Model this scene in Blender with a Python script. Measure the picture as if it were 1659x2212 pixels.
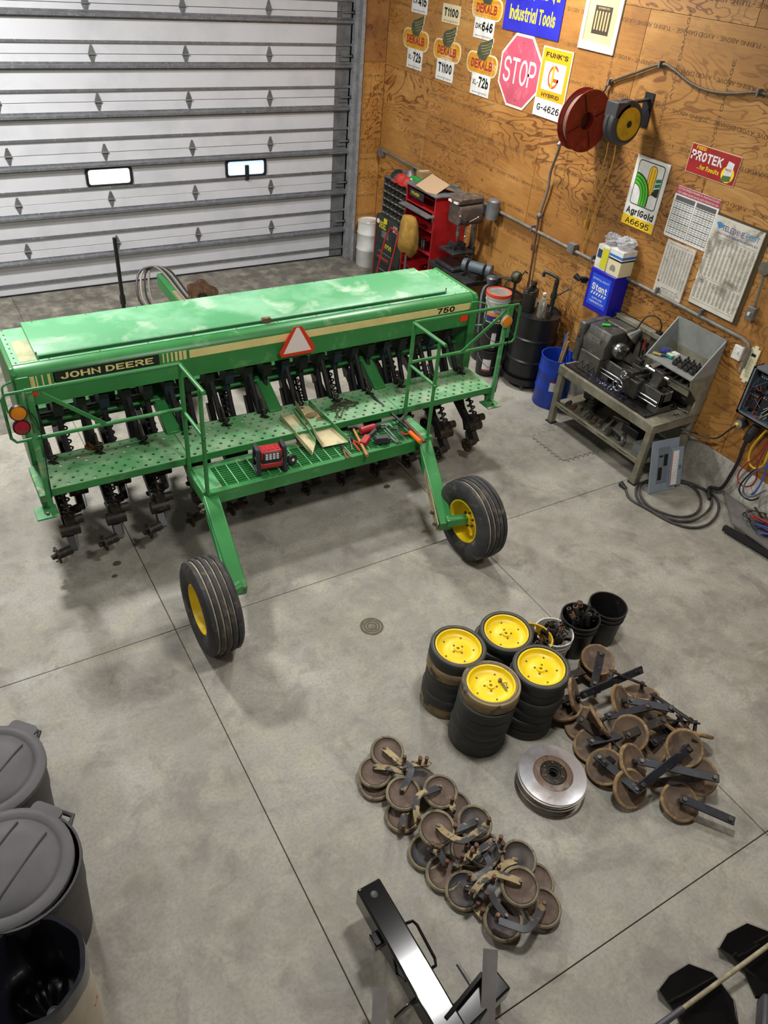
import bpy, math, random
from mathutils import Vector, Matrix, Euler
for o in list(bpy.data.objects): bpy.data.objects.remove(o)
scene = bpy.context.scene
COL = scene.collection
PI = math.pi
# ---------------------------------------------------------------- camera
CAMF, CX, CY, CAMZ = 1652.94, 829.5, 1106.0, 4.62
_p, _r, _y = [math.radians(a) for a in (37.7457, 5.6845, 33.9147)]
_f = Vector((math.sin(_y)*math.cos(_p), math.cos(_y)*math.cos(_p), -math.sin(_p)))
_rt = Vector((math.cos(_y), -math.sin(_y), 0)); _up = _rt.cross(_f)
RT = _rt*math.cos(_r) + _up*math.sin(_r); UP = -_rt*math.sin(_r) + _up*math.cos(_r); FW = _f
CPOS = Vector((0, 0, CAMZ))
cam_d = bpy.data.cameras.new('camera'); cam = bpy.data.objects.new('camera', cam_d); COL.objects.link(cam)
cam_d.sensor_fit = 'VERTICAL'; cam_d.sensor_height = 36.0; cam_d.lens = CAMF*36.0/2212.0
cam_d.clip_start = 0.05; cam_d.clip_end = 100
m3 = Matrix((RT, UP, -FW)).transposed(); cam.matrix_world = Matrix.Translation(CPOS) @ m3.to_4x4()
scene.camera = cam
def ray(u, v): return RT*((u-CX)/CAMF) - UP*((v-CY)/CAMF) + FW
def onz(u, v, z=0.0): d = ray(u, v); return CPOS + d*((z-CAMZ)/d.z)
WX, DY, SY = 6.74, 11.42, 11.16          # right wall plane, door plane, corner strip plane
def onx(u, v, x=WX): d = ray(u, v); return CPOS + d*(x/d.x)
def ony(u, v, y=DY): d = ray(u, v); return CPOS + d*(y/d.y)
# ---------------------------------------------------------------- light
vs = scene.view_settings
vs.view_transform = 'Standard'; vs.look = 'None'; vs.gamma = 1.0; vs.use_curve_mapping = False
vs.exposure = 0.3
w = bpy.data.worlds.new('world'); scene.world = w; w.use_nodes = True
w.node_tree.nodes['Background'].inputs[0].default_value = (0.55, 0.6, 0.7, 1); w.node_tree.nodes['Background'].inputs[1].default_value = 0.3
CEIL = 5.75
def shop_light(x, y, power, rz=0.0, sx=.6, sy=.4, col=(1.0, 0.985, 0.96)):
    l = bpy.data.lights.new('shop_light', 'AREA'); l.shape = 'RECTANGLE'; l.size = sx; l.size_y = sy; l.energy = power; l.color = col
    o = bpy.data.objects.new('shop_light', l); COL.objects.link(o); o.location = (x, y, CEIL-0.65); o.rotation_euler = (0, 0, rz)
    return o
LP = .60
for _x, _y2, _e in ((.27, 8.7, 560), (5.3, 7.4, 260), (2.75, 2.35, 190), (-2.4, 2.6, 90), (5.9, 1.2, 60)): shop_light(_x, _y2, _e*LP)
# ---------------------------------------------------------------- mesh helpers
class MB:
    def __init__(s): s.v = []; s.f = []; s.T = Matrix.Identity(4)
    def at(s, loc=(0,0,0), rot=(0,0,0)): s.T = Matrix.Translation(Vector(loc)) @ Euler(rot).to_matrix().to_4x4(); return s
    def mat(s, M): s.T = M; return s
    def add(s, vs, fs):
        n = len(s.v); s.v += [s.T @ Vector(p) for p in vs]; s.f += [tuple(i+n for i in f) for f in fs]; return s
    def box(s, c, d, rot=None, tx=1.0, ty=1.0):
        x, y, z = d[0]/2, d[1]/2, d[2]/2
        P = [Vector(p) for p in ((-x,-y,-z),(x,-y,-z),(x,y,-z),(-x,y,-z),(-x*tx,-y*ty,z),(x*tx,-y*ty,z),(x*tx,y*ty,z),(-x*tx,y*ty,z))]
        if rot is not None: R = Euler(rot).to_matrix(); P = [R @ p for p in P]
        c = Vector(c); return s.add([p+c for p in P], [(0,3,2,1),(4,5,6,7),(0,1,5,4),(1,2,6,5),(2,3,7,6),(3,0,4,7)])
    def b(s, x0, x1, y0, y1, z0, z1): return s.box(((x0+x1)/2,(y0+y1)/2,(z0+z1)/2), (abs(x1-x0),abs(y1-y0),abs(z1-z0)))
    def frame(s, a, b, up=(0,0,1)):
        a = Vector(a); b = Vector(b); d = (b-a).normalized(); up = Vector(up)
        if abs(d.dot(up)) > .98: up = Vector((0,1,0)) if abs(d.y) < .9 else Vector((1,0,0))
        sx = d.cross(up).normalized(); return a, b, d, sx, sx.cross(d).normalized()
    def bar(s, a, b, w, h, up=(0,0,1), w2=None, h2=None):
        a, b, d, sx, u = s.frame(a, b, up); w2 = w if w2 is None else w2; h2 = h if h2 is None else h2
        P = [a-sx*w/2-u*h/2, a+sx*w/2-u*h/2, a+sx*w/2+u*h/2, a-sx*w/2+u*h/2, b-sx*w2/2-u*h2/2, b+sx*w2/2-u*h2/2, b+sx*w2/2+u*h2/2, b-sx*w2/2+u*h2/2]
        return s.add(P, [(3,2,1,0),(4,5,6,7),(0,1,5,4),(1,2,6,5),(2,3,7,6),(3,0,4,7)])
    def cyl(s, a, b, r, r2=None, n=16, cap=True):
        a, b, d, sx, u = s.frame(a, b); r2 = r if r2 is None else r2
        P = []
        for q, rr in ((a, r), (b, r2)):
            P += [q + (sx*math.cos(t)+u*math.sin(t))*rr for t in [2*PI*i/n for i in range(n)]]
        F = [(i, (i+1)%n, n+(i+1)%n, n+i) for i in range(n)]
        if cap: F += [tuple(range(n-1,-1,-1)), tuple(range(n, 2*n))]
        return s.add(P, F)
    def tube(s, pts, r, n=8, closed=False, smooth=0):
        pts = [Vector(p) for p in pts]
        if smooth:
            n0 = len(pts); pts = spline(pts, smooth, closed)
            if isinstance(r, (list, tuple)): r = [r[min(n0-1, int(i/smooth))]*(1-(i/smooth) % 1)+r[min(n0-1, int(i/smooth)+1)]*((i/smooth) % 1) for i in range(len(pts))]
        m = len(pts); P = []; prev = None
        for i, p in enumerate(pts):
            d = (pts[(i+1)%m] - pts[i-1]) if (closed or 0 < i < m-1) else (pts[1]-pts[0] if i == 0 else pts[-1]-pts[-2])
            d = d.normalized() if d.length > 1e-9 else Vector((0,0,1))
            if prev is None:
                up = Vector((0,0,1)) if abs(d.z) < .9 else Vector((1,0,0)); sx = d.cross(up).normalized()
            else: sx = (prev - d*prev.dot(d)); sx = sx.normalized() if sx.length > 1e-6 else d.orthogonal().normalized()
            prev = sx; u = sx.cross(d); rr = r[i] if isinstance(r, (list, tuple)) else r
            P += [p + (sx*math.cos(t)+u*math.sin(t))*rr for t in [2*PI*k/n for k in range(n)]]
        F = []
        for i in range(m if closed else m-1):
            j = (i+1) % m
            F += [(i*n+k, i*n+(k+1)%n, j*n+(k+1)%n, j*n+k) for k in range(n)]
        if not closed: F += [tuple(range(n-1,-1,-1)), tuple(range((m-1)*n, m*n))]
        return s.add(P, F)
    def lathe(s, prof, n=24, a0=0, a1=2*PI, cap=False):
        full = abs(a1-a0-2*PI) < 1e-6; k = n if full else n+1; P = []; F = []
        for r, z in prof:
            P += [(r*math.cos(a0+(a1-a0)*i/n), r*math.sin(a0+(a1-a0)*i/n), z) for i in range(k)]
        for j in range(len(prof)-1):
            for i in range(n):
                i2 = (i+1) % k; F.append((j*k+i, j*k+i2, (j+1)*k+i2, (j+1)*k+i))
        if cap: F += [tuple(range(k-1,-1,-1)), tuple(range((len(prof)-1)*k, len(prof)*k))]
        return s.add(P, F)
    def prism(s, poly, z0, z1, M=None):
        n = len(poly); P = [(x, y, z0) for x, y in poly] + [(x, y, z1) for x, y in poly]
        if M is not None: P = [M @ Vector(p) for p in P]
        return s.add(P, [tuple(range(n-1,-1,-1)), tuple(range(n, 2*n))] + [(i,(i+1)%n,n+(i+1)%n,n+i) for i in range(n)])
    def ring(s, outer, inner, z0, z1):
        n = len(outer); P = [(x,y,z0) for x,y in outer]+[(x,y,z1) for x,y in outer]+[(x,y,z0) for x,y in inner]+[(x,y,z1) for x,y in inner]; F = []
        for i in range(n):
            j = (i+1)%n; F += [(i,j,n+j,n+i),(2*n+j,2*n+i,3*n+i,3*n+j),(n+i,n+j,3*n+j,3*n+i),(j,i,2*n+i,2*n+j)]
        return s.add(P, F)
    def sph(s, c, r, n=12, m=8, sc=(1,1,1)):
        c = Vector(c); P = [c+Vector((0,0,-r*sc[2]))]; F = []
        for j in range(1, m):
            t = -PI/2+PI*j/m
            P += [c+Vector((r*sc[0]*math.cos(t)*math.cos(2*PI*i/n), r*sc[1]*math.cos(t)*math.sin(2*PI*i/n), r*sc[2]*math.sin(t))) for i in range(n)]
        P.append(c+Vector((0,0,r*sc[2]))); L = len(P)-1
        for i in range(n):
            F.append((0, 1+(i+1)%n, 1+i)); F.append((L, L-n+i, L-n+(i+1)%n))
            for j in range(m-2): F.append((1+j*n+i, 1+j*n+(i+1)%n, 1+(j+1)*n+(i+1)%n, 1+(j+1)*n+i))
        return s.add(P, F)
    def spring(s, a, b, R, r, turns, n=5, seg=10):
        a, b, d, sx, u = s.frame(a, b); N = int(turns*seg); pts = []
        for i in range(N+1):
            t = 2*PI*turns*i/N; pts.append(a+(b-a)*(i/N)+(sx*math.cos(t)+u*math.sin(t))*R)
        return s.tube(pts, r, n)
def spline(P, k=6, closed=False):
    out = []; m = len(P); rng = range(m if closed else m-1)
    g = (lambda i: P[i % m]) if closed else (lambda i: P[max(0, min(m-1, i))])
    for i in rng:
        p0, p1, p2, p3 = g(i-1), g(i), g(i+1), g(i+2)
        for j in range(k):
            t = j/k; out.append(0.5*((2*p1)+(p2-p0)*t+(2*p0-5*p1+4*p2-p3)*t*t+(3*p1-p0-3*p2+p3)*t**3))
    if not closed: out.append(P[-1])
    return out
def circ(r, n=24, cx=0, cy=0, a0=0): return [(cx+r*math.cos(a0+2*PI*i/n), cy+r*math.sin(a0+2*PI*i/n)) for i in range(n)]
def rrect(w, h, r, n=4, cx=0, cy=0):
    out = []
    for (sx, sy, a) in ((1,1,0),(-1,1,PI/2),(-1,-1,PI),(1,-1,1.5*PI)):
        out += [(cx+sx*(w/2-r)+r*math.cos(a+PI/2*i/n), cy+sy*(h/2-r)+r*math.sin(a+PI/2*i/n)) for i in range(n+1)]
    return out
OFF = {}
def link(o, parent=None):
    COL.objects.link(o)
    if parent is not None: o.parent = parent
    return o
def mesh_of(name, mb, m, smooth=True, off=None, ang=38):
    me = bpy.data.meshes.new(name); v = mb.v if off is None else [p-off for p in mb.v]
    me.from_pydata([tuple(p) for p in v], [], mb.f); me.update()
    for k in (m if isinstance(m, (list, tuple)) else [m]): me.materials.append(k)
    if smooth: me.shade_smooth(); me.set_sharp_from_angle(angle=math.radians(ang))
    return me
def tag(o, label=None, cat=None, group=None, kind=None):
    if label: o['label'] = label
    if cat: o['category'] = cat
    if group: o['group'] = group
    if kind: o['kind'] = kind
    return o
def thing(name, label, cat, loc=(0,0,0), group=None, rot=(0,0,0), kind=None):
    o = bpy.data.objects.new(name, None); o.empty_display_size = .1; COL.objects.link(o); o.location = loc; o.rotation_euler = rot
    OFF[o] = Vector(loc); return tag(o, label, cat, group, kind)
def obj(name, mb, m, parent=None, local=False, bevel=0, smooth=True, loc=None, label=None, kind=None, ang=38):
    """One mesh object. World coordinates unless local: the parent's base is subtracted."""
    off = None
    if parent is not None and not local: off = OFF.get(parent)
    if parent is None and loc is not None: off = Vector(loc)
    me = mesh_of(name, mb, m, smooth, off, ang); o = bpy.data.objects.new(name, me); link(o, parent)
    if parent is None and loc is not None: o.location = loc
    if parent is not None: OFF[o] = OFF.get(parent, Vector((0,0,0)))
    if bevel:
        bv = o.modifiers.new('bevel', 'BEVEL'); bv.width = bevel; bv.segments = 2; bv.limit_method = 'ANGLE'; bv.angle_limit = math.radians(40)
    if label: o['label'] = label
    if kind: o['kind'] = kind
    return o
def single(name, mb, m, label, cat, loc=None, group=None, bevel=0, smooth=True, local=False):
    if loc is None:
        lo = [min(p[i] for p in mb.v) for i in range(3)]; hi = [max(p[i] for p in mb.v) for i in range(3)]; loc = ((lo[0]+hi[0])/2, (lo[1]+hi[1])/2, lo[2])
    me = mesh_of(name, mb, m, smooth, None if local else Vector(loc)); o = bpy.data.objects.new(name, me); COL.objects.link(o); o.location = loc
    if bevel:
        bv = o.modifiers.new('bevel', 'BEVEL'); bv.width = bevel; bv.segments = 2; bv.limit_method = 'ANGLE'; bv.angle_limit = math.radians(40)
    OFF[o] = Vector(loc); return tag(o, label, cat, group)
def dup(root, loc, rot=None, label=None, group=None, parent=None):
    def cp(o, par):
        c = o.copy(); COL.objects.link(c); c.parent = par
        for ch in o.children: cp(ch, c)
        return c
    r = cp(root, parent); r.location = loc
    if rot is not None: r.rotation_euler = rot
    if label: r['label'] = label
    if group: r['group'] = group
    return r
# ---------------------------------------------------------------- materials
def srgb(c):
    if isinstance(c, str): c = [int(c[i:i+2], 16)/255 for i in (0, 2, 4)]
    return tuple((x/12.92 if x <= .04045 else ((x+.055)/1.055)**2.4) for x in c[:3]) + (1,)
class NT:
    def __init__(s, name):
        s.m = bpy.data.materials.new(name); s.m.use_nodes = True; s.t = s.m.node_tree; s.t.nodes.clear()
        s.out = s.t.nodes.new('ShaderNodeOutputMaterial'); s.p = s.t.nodes.new('ShaderNodeBsdfPrincipled'); s.t.links.new(s.p.outputs[0], s.out.inputs[0])
    def n(s, k, **kw):
        nd = s.t.nodes.new(k)
        for a, b in kw.items(): setattr(nd, a, b)
        return nd
    def l(s, a, b): s.t.links.new(a, b)
    def coord(s, scale=(1,1,1), rnd=True, kind='Object'):
        tc = s.n('ShaderNodeTexCoord'); mp = s.n('ShaderNodeMapping'); s.l(tc.outputs[kind], mp.inputs[0]); mp.inputs['Scale'].default_value = scale
        if rnd:
            oi = s.n('ShaderNodeObjectInfo'); mu = s.n('ShaderNodeMath', operation='MULTIPLY'); mu.inputs[1].default_value = 37.0; s.l(oi.outputs['Random'], mu.inputs[0]); s.l(mu.outputs[0], mp.inputs['Location'])
        return mp.outputs[0]
    def noise(s, co, scale, detail=4, rough=.55, dist=0):
        nd = s.n('ShaderNodeTexNoise'); nd.inputs['Scale'].default_value = scale; nd.inputs['Detail'].default_value = detail; nd.inputs['Roughness'].default_value = rough; nd.inputs['Distortion'].default_value = dist
        s.l(co, nd.inputs['Vector']); return nd.outputs['Fac']
    def ramp(s, fac, stops):
        r = s.n('ShaderNodeValToRGB'); e = r.color_ramp.elements
        while len(e) < len(stops): e.new(.5)
        for k, (p, c) in enumerate(stops): e[k].position = p; e[k].color = c if len(c) == 4 else tuple(c)+(1,)
        s.l(fac, r.inputs[0]); return r.outputs[0]
    def mix(s, fac, a, b, mode='MIX'):
        m = s.n('ShaderNodeMix', data_type='RGBA', blend_type=mode)
        for sock, v in ((m.inputs[0], fac), (m.inputs[6], a), (m.inputs[7], b)):
            if hasattr(v, 'is_linked'): s.l(v, sock)
            elif isinstance(v, (int, float)): sock.default_value = v
            else: sock.default_value = v
        return m.outputs[2]
    def bump(s, fac, strength, dist=.01):
        b = s.n('ShaderNodeBump'); b.inputs['Strength'].default_value = strength; b.inputs['Distance'].default_value = dist; s.l(fac, b.inputs['Height']); s.l(b.outputs[0], s.p.inputs['Normal'])
    def set(s, base=None, rough=None, metal=None):
        for k, v in (('Base Color', base), ('Roughness', rough), ('Metallic', metal)):
            if v is None: continue
            if hasattr(v, 'is_linked'): s.l(v, s.p.inputs[k])
            else: s.p.inputs[k].default_value = v
        return s.m
MATS = {}
def M(name, c, rough=.5, metal=0.0, c2=None, sc=6.0, lo=.4, hi=.65, c3=None, sc3=25.0, lo3=.55, hi3=.7, bump=0, bsc=None, emit=0, alpha=1, trans=0):
    """paint / metal / plastic: base colour with up to two layers of procedural dirt or wear"""
    if name in MATS: return MATS[name]
    t = NT(name); co = t.coord(); base = srgb(c)
    if c2: base = t.mix(t.ramp(t.noise(co, sc, 5, .6), [(lo, (0,0,0)), (hi, (1,1,1))]), base, srgb(c2))
    if c3: base = t.mix(t.ramp(t.noise(co, sc3, 4, .6, .5), [(lo3, (0,0,0)), (hi3, (1,1,1))]), base, srgb(c3))
    t.set(base, rough, metal)
    if bump: t.bump(t.noise(co, bsc or sc*4, 4), bump)
    if emit: t.p.inputs['Emission Color'].default_value = srgb(c); t.p.inputs['Emission Strength'].default_value = emit
    if alpha < 1: t.p.inputs['Alpha'].default_value = alpha
    if trans: t.p.inputs['Transmission Weight'].default_value = trans
    MATS[name] = t.m; return t.m
_txt = {}
# stroke lettering: every character is a set of polylines on a 4 x 6 grid, drawn as flat ribbons
def _arc(cx, cy, rx, ry, a0, a1, n=10): return [(cx+rx*math.cos(math.radians(a0+(a1-a0)*i/n)), cy+ry*math.sin(math.radians(a0+(a1-a0)*i/n))) for i in range(n+1)]
_O = _arc(2,3,2,3,0,360,20); _o = _arc(1.6,2,1.6,2,0,360,16)
_S = _arc(2,4.5,1.9,1.5,20,270,12)+_arc(2,1.5,1.9,1.5,90,-160,12)
GL = {'A': [[(0,0),(2,6),(4,0)],[(.8,2),(3.2,2)]], 'B': [[(0,0),(0,6),(2.2,6)]+_arc(2.2,4.6,1.5,1.4,90,-90,8)+[(0,3.2)],[(2.2,3.2)]+_arc(2.2,1.6,1.7,1.6,90,-90,8)+[(0,0)]], 'C': [_arc(2,3,2,3,40,320,16)], 'D': [[(0,0),(0,6),(1.6,6)]+_arc(1.6,3,2.4,3,90,-90,12)+[(0,0)]],
 'E': [[(3.6,6),(0,6),(0,0),(3.6,0)],[(0,3.1),(2.9,3.1)]], 'F': [[(3.6,6),(0,6),(0,0)],[(0,3.1),(2.8,3.1)]], 'G': [_arc(2,3,2,3,45,350,16)+[(4,2.7),(2.4,2.7)]], 'H': [[(0,0),(0,6)],[(4,0),(4,6)],[(0,3),(4,3)]], 'I': [[(.6,0),(.6,6)]], 'J': [[(3,6),(3,1.6)]+_arc(1.5,1.6,1.5,1.6,0,-180,8)], 'K': [[(0,0),(0,6)],[(3.8,6),(0,2.6)],[(1.3,3.7),(4,0)]], 'L': [[(0,6),(0,0),(3.5,0)]],
 'M': [[(0,0),(0,6),(2.3,1.6),(4.6,6),(4.6,0)]], 'N': [[(0,0),(0,6),(4,0),(4,6)]], 'O': [_O], 'P': [[(0,0),(0,6),(2.2,6)]+_arc(2.2,4.4,1.7,1.6,90,-90,8)+[(0,2.8)]], 'Q': [_O,[(2.6,1.4),(4.2,-.4)]], 'R': [[(0,0),(0,6),(2.2,6)]+_arc(2.2,4.5,1.6,1.5,90,-90,8)+[(0,3)],[(2,3),(4,0)]], 'S': [_S], 'T': [[(0,6),(4,6)],[(2,6),(2,0)]], 'U': [[(0,6),(0,2)]+_arc(2,2,2,2,180,360,12)+[(4,6)]], 'V': [[(0,6),(2,0),(4,6)]], 'W': [[(0,6),(1.4,0),(2.8,4.4),(4.2,0),(5.6,6)]], 'X': [[(0,6),(4,0)],[(0,0),(4,6)]], 'Y': [[(0,6),(2,3),(4,6)],[(2,3),(2,0)]], 'Z': [[(0,6),(4,6),(0,0),(4,0)]],
 '0': [_arc(1.8,3,1.8,3,0,360,18)], '1': [[(0,4.8),(1,6),(1,0)]], '2': [_arc(1.8,4.3,1.7,1.7,165,-25,10)+[(0,0),(3.7,0)]], '3': [_arc(1.7,4.5,1.6,1.5,150,-90,10),_arc(1.7,1.5,1.8,1.5,90,-150,10)], '4': [[(2.8,0),(2.8,6),(0,1.7),(3.8,1.7)]], '5': [[(3.4,6),(.5,6),(.2,3.2)]+_arc(1.7,1.9,1.9,1.9,125,-150,12)], '6': [[(3.1,5.6)]+_arc(2.2,3,2.2,3,80,180,8)+_arc(1.85,1.85,1.85,1.85,180,540,16)], '7': [[(0,6),(3.7,6),(1.3,0)]], '8': [_arc(1.8,4.5,1.5,1.5,0,360,14),_arc(1.8,1.5,1.8,1.5,0,360,14)], '9': [[(.6,.4)]+_arc(1.5,3,2.2,3,-80,0,8)+_arc(1.85,4.15,1.85,1.85,0,360,16)],
 '-': [[(0,2.8),(1.8,2.8)]], '.': [[(.3,.2),(.3,.25)]], ',': [[(.4,.3),(.2,-.8)]], "'": [[(.3,6),(.2,4.7)]], '&': [[(4,0),(.9,4.4)]+_arc(1.8,5,.95,1,200,-20,8)+[(.3,2)]+_arc(1.6,1.4,1.5,1.4,150,320,8)+[(3.9,2.6)]], '%': [_arc(.9,4.9,.8,1,0,360,10),_arc(3.3,1.1,.8,1,0,360,10),[(.4,0),(3.8,6)]],
 'a': [_o,[(3.2,4),(3.2,0)]], 'b': [[(0,6),(0,0)],_o], 'd': [_o,[(3.2,6),(3.2,0)]], 'e': [[(0,2),(3.2,2)]+_arc(1.6,2,1.6,2,0,310,12)], 'f': [[(1,0),(1,4.8)]+_arc(2,4.8,1,1.2,180,70,6),[(0,3.8),(2.1,3.8)]], 'g': [_o,[(3.2,4),(3.2,-.4)]+_arc(1.6,-.4,1.6,1.4,0,-150,8)], 'i': [[(.3,0),(.3,4)],[(.3,5.6),(.3,5.7)]], 'l': [[(.3,0),(.3,6)]], 'n': [[(0,0),(0,4)],[(0,2.4)]+_arc(1.5,2.4,1.5,1.6,180,0,8)+[(3,0)]], 'o': [_o], 'r': [[(0,0),(0,4)],[(0,2.2)]+_arc(1.4,2.4,1.4,1.5,180,70,6)], 's': [_arc(1.4,3,1.3,1,30,270,8)+_arc(1.4,1,1.4,1,90,-150,8)], 't': [[(1,5.4),(1,.9)]+_arc(1.9,.9,.9,.9,180,290,5),[(0,4),(2.2,4)]], 'u': [[(0,4),(0,1.6)]+_arc(1.5,1.6,1.5,1.6,180,360,8),[(3,4),(3,0)]]}
def textmesh(s, m, bold=0.0, depth=0.004, font_sp=1.0, res=2):
    key = (s, m.name, bold, depth)
    if key in _txt: return _txt[key]
    hw = .34+bold*8.5; mb = MB(); x = 0.0; gap = 1.35+bold*18; dz = .05
    for ch in s:
        if ch == ' ': x += 2.2; continue
        g_ = GL.get(ch) or GL[ch.upper()]; w_ = max(p[0] for st in g_ for p in st)
        for q_, st in enumerate(g_):
            pts = [(x+a, b) for a, b in st]; pts = [p for i, p in enumerate(pts) if i == 0 or math.hypot(p[0]-pts[i-1][0], p[1]-pts[i-1][1]) > .02]
            if len(pts) < 2: pts = [pts[0], (pts[0][0], pts[0][1]+.05)]
            cl = math.hypot(pts[0][0]-pts[-1][0], pts[0][1]-pts[-1][1]) < .03
            if cl: pts = pts[:-1]
            n = len(pts); V = []; D = []
            for i in range(n if cl else n-1): (ax, ay), (bx, by) = pts[i], pts[(i+1) % n]; L = math.hypot(bx-ax, by-ay) or 1; D.append(((bx-ax)/L, (by-ay)/L))
            for i in range(n):
                d0 = D[i-1] if (cl or i > 0) else D[0]; d1 = D[i % len(D)] if (cl or i < n-1) else D[-1]
                tx, ty = d0[0]+d1[0], d0[1]+d1[1]; tl_ = math.hypot(tx, ty)
                if tl_ < .2: tx, ty, tl_ = d1[0], d1[1], 1.0
                tx, ty = tx/tl_, ty/tl_; k = min(2.2, 1/max(.3, tx*d1[0]+ty*d1[1])); px, py = pts[i]
                if not cl and i == 0: px -= d1[0]*hw; py -= d1[1]*hw
                if not cl and i == n-1: px += d0[0]*hw; py += d0[1]*hw
                V += [(px-ty*hw*k, py+tx*hw*k, q_*.02), (px+ty*hw*k, py-tx*hw*k, q_*.02)]
            mb.add(V, [(2*i+1, 2*((i+1) % n)+1, 2*((i+1) % n), 2*i) for i in range(n if cl else n-1)])
        x += w_+gap
    me = mesh_of('lettering', mb, m, smooth=False)
    xs = [v.co.x for v in me.vertices]; ys = [v.co.y for v in me.vertices]; cx = (min(xs)+max(xs))/2; cy = (min(ys)+max(ys))/2
    for v in me.vertices: v.co.x -= cx; v.co.y -= cy
    me['w'] = max(xs)-min(xs); me['h'] = max(ys)-min(ys); _txt[key] = me; return me
def text(s, m, parent, pos, xd, yd, h, wdt=None, bold=0.0, name='lettering', kind=None, depth=.004, sp=1.0, rot=0.0):
    """lettering fitted to height h (metres) and optional width, centred at pos, reading along xd"""
    me = textmesh(s, m, bold, depth, sp); xd = Vector(xd).normalized(); yd = Vector(yd).normalized()
    if rot: xd, yd = xd*math.cos(rot)+yd*math.sin(rot), yd*math.cos(rot)-xd*math.sin(rot)
    sy = h/me['h']; sx = (wdt/me['w']) if wdt else sy; zd = xd.cross(yd)
    o = bpy.data.objects.new(name, me); link(o, parent); off = OFF.get(parent, Vector((0,0,0))) if parent else Vector((0,0,0))
    o.matrix_local = Matrix.Translation(Vector(pos)-off) @ Matrix((xd*sx, yd*sy, zd*min(sx,sy))).transposed().to_4x4()
    if kind: o['kind'] = kind
    return o
# ================================================================ setting
def concrete(name, c1, c2, c3, stain=True):
    t = NT(name); co = t.coord(rnd=False)
    a = t.noise(co, .9, 6, .62); b = t.noise(co, 4.5, 8, .65); c = t.noise(co, 45, 6, .7); d = t.noise(co, 1.7, 5, .6, 1.2)
    col = t.ramp(a, [(.3, srgb(c1)), (.5, srgb(c2)), (.68, srgb(c3))])
    col = t.mix(t.ramp(b, [(.45, (0,0,0)), (.7, (.7,.7,.7))]), col, srgb('aca795')); col = t.mix(t.ramp(t.noise(co, 2.6, 9, .72, .4), [(.36, (.75,.75,.75)), (.5, (0,0,0))]), col, srgb('77726a'))
    col = t.mix(t.ramp(c, [(.35, (.35,.35,.35)), (.55, (0,0,0))]), col, srgb('6a665e'))
    if stain: col = t.mix(t.ramp(d, [(.58, (0,0,0)), (.75, (.55,.55,.55))]), col, srgb('736a58'))
    t.set(col, t.ramp(b, [(.3, (.5,.5,.5)), (.7, (.72,.72,.72))])); t.bump(c, .12, .004); return t.m
m_floor = concrete('concrete_floor', '827e73', '959187', 'a9a69c')
m_floor2 = concrete('darker_concrete_by_door', '4f4b44', '5d5a53', '69655d')  # darker concrete tones for the slab row nearest the door
m_stem = concrete('concrete_stem_wall', '948f85', 'bab6ac', 'e0ddd5', False)
m_groove = M('joint_dirt', '5a5143', .95)
m_white = M('liner_grey', '9a9a96', .7)
def plywood():
    t = NT('plywood'); co = t.coord((1, .42, 1))
    big = t.noise(co, 1.5, 4, .55, .5); fine = t.noise(t.coord((1, .05, 1)), 60, 4, .6)
    mu = t.n('ShaderNodeMath', operation='MULTIPLY'); mu.inputs[1].default_value = 150; t.l(big, mu.inputs[0])
    sn = t.n('ShaderNodeMath', operation='SINE'); t.l(mu.outputs[0], sn.inputs[0])
    band = t.ramp(sn.outputs[0], [(.55, (0,0,0)), (.95, (1,1,1))])
    base = t.ramp(t.noise(co, 2.4, 4, .6), [(.3, srgb('ab8650')), (.55, srgb('c5a066')), (.75, srgb('dabd8b'))])
    base = t.mix(fine, base, t.mix(1.0, base, srgb('d2b48a'), 'MULTIPLY'))
    dk = t.mix(1.0, base, srgb('9c7448'), 'MULTIPLY')
    gf = t.mix(t.ramp(t.noise(co, 1.3, 3), [(.40, (.08,.08,.08)), (.62, (.85,.85,.85))]), (0,0,0,1), band)
    col = t.mix(gf, base, dk)
    vo = t.n('ShaderNodeTexVoronoi'); vo.inputs['Scale'].default_value = 2.6; t.l(t.coord((1,.8,1)), vo.inputs['Vector'])
    col = t.mix(t.ramp(vo.outputs['Distance'], [(.03, (.85,.85,.85)), (.065, (0,0,0))]), col, srgb('6b4523'))
    oi = t.n('ShaderNodeObjectInfo'); col = t.mix(1.0, col, t.ramp(oi.outputs['Random'], [(0, srgb('dcc196')), (.5, srgb('f0debb')), (1, srgb('fff2dc'))]), 'MULTIPLY')
    t.set(col, .55); t.bump(fine, .06, .002); return t.m
m_ply = plywood()
X0, X1, Y0, Y1 = -4.2, WX, -3.2, DY
fl = obj('floor', MB().b(X0-.2, X1+.2, Y0-.2, Y1+.2, -.2, -.012), m_groove); tag(fl, kind='structure')
gx = [X0-.2, -1.85, 1.025, 3.898, X1+.2]; gy = [Y0-.2, -2.6, .868, 4.335, 7.80, 11.27, Y1+.2]; g = .0028
for i in range(len(gx)-1):
    for j in range(len(gy)-1):
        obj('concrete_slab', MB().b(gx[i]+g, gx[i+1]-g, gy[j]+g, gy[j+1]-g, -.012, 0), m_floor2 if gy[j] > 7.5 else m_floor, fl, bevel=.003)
tag(obj('ceiling', MB().b(X0-.2, X1+.2, Y0-.2, Y1+.2, CEIL, CEIL+.1), m_white), kind='structure')
tag(obj('wall_left', MB().b(X0-.2, X0, Y0-.2, Y1+.2, 0, CEIL), m_white), kind='structure')
tag(obj('wall_front', MB().b(X0, X1, Y0-.2, Y0, 0, CEIL), m_white), kind='structure')
wr = tag(obj('wall_right', MB().b(WX+.02, WX+.2, Y0-.2, Y1+.2, 0, CEIL), m_groove), kind='structure')
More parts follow.
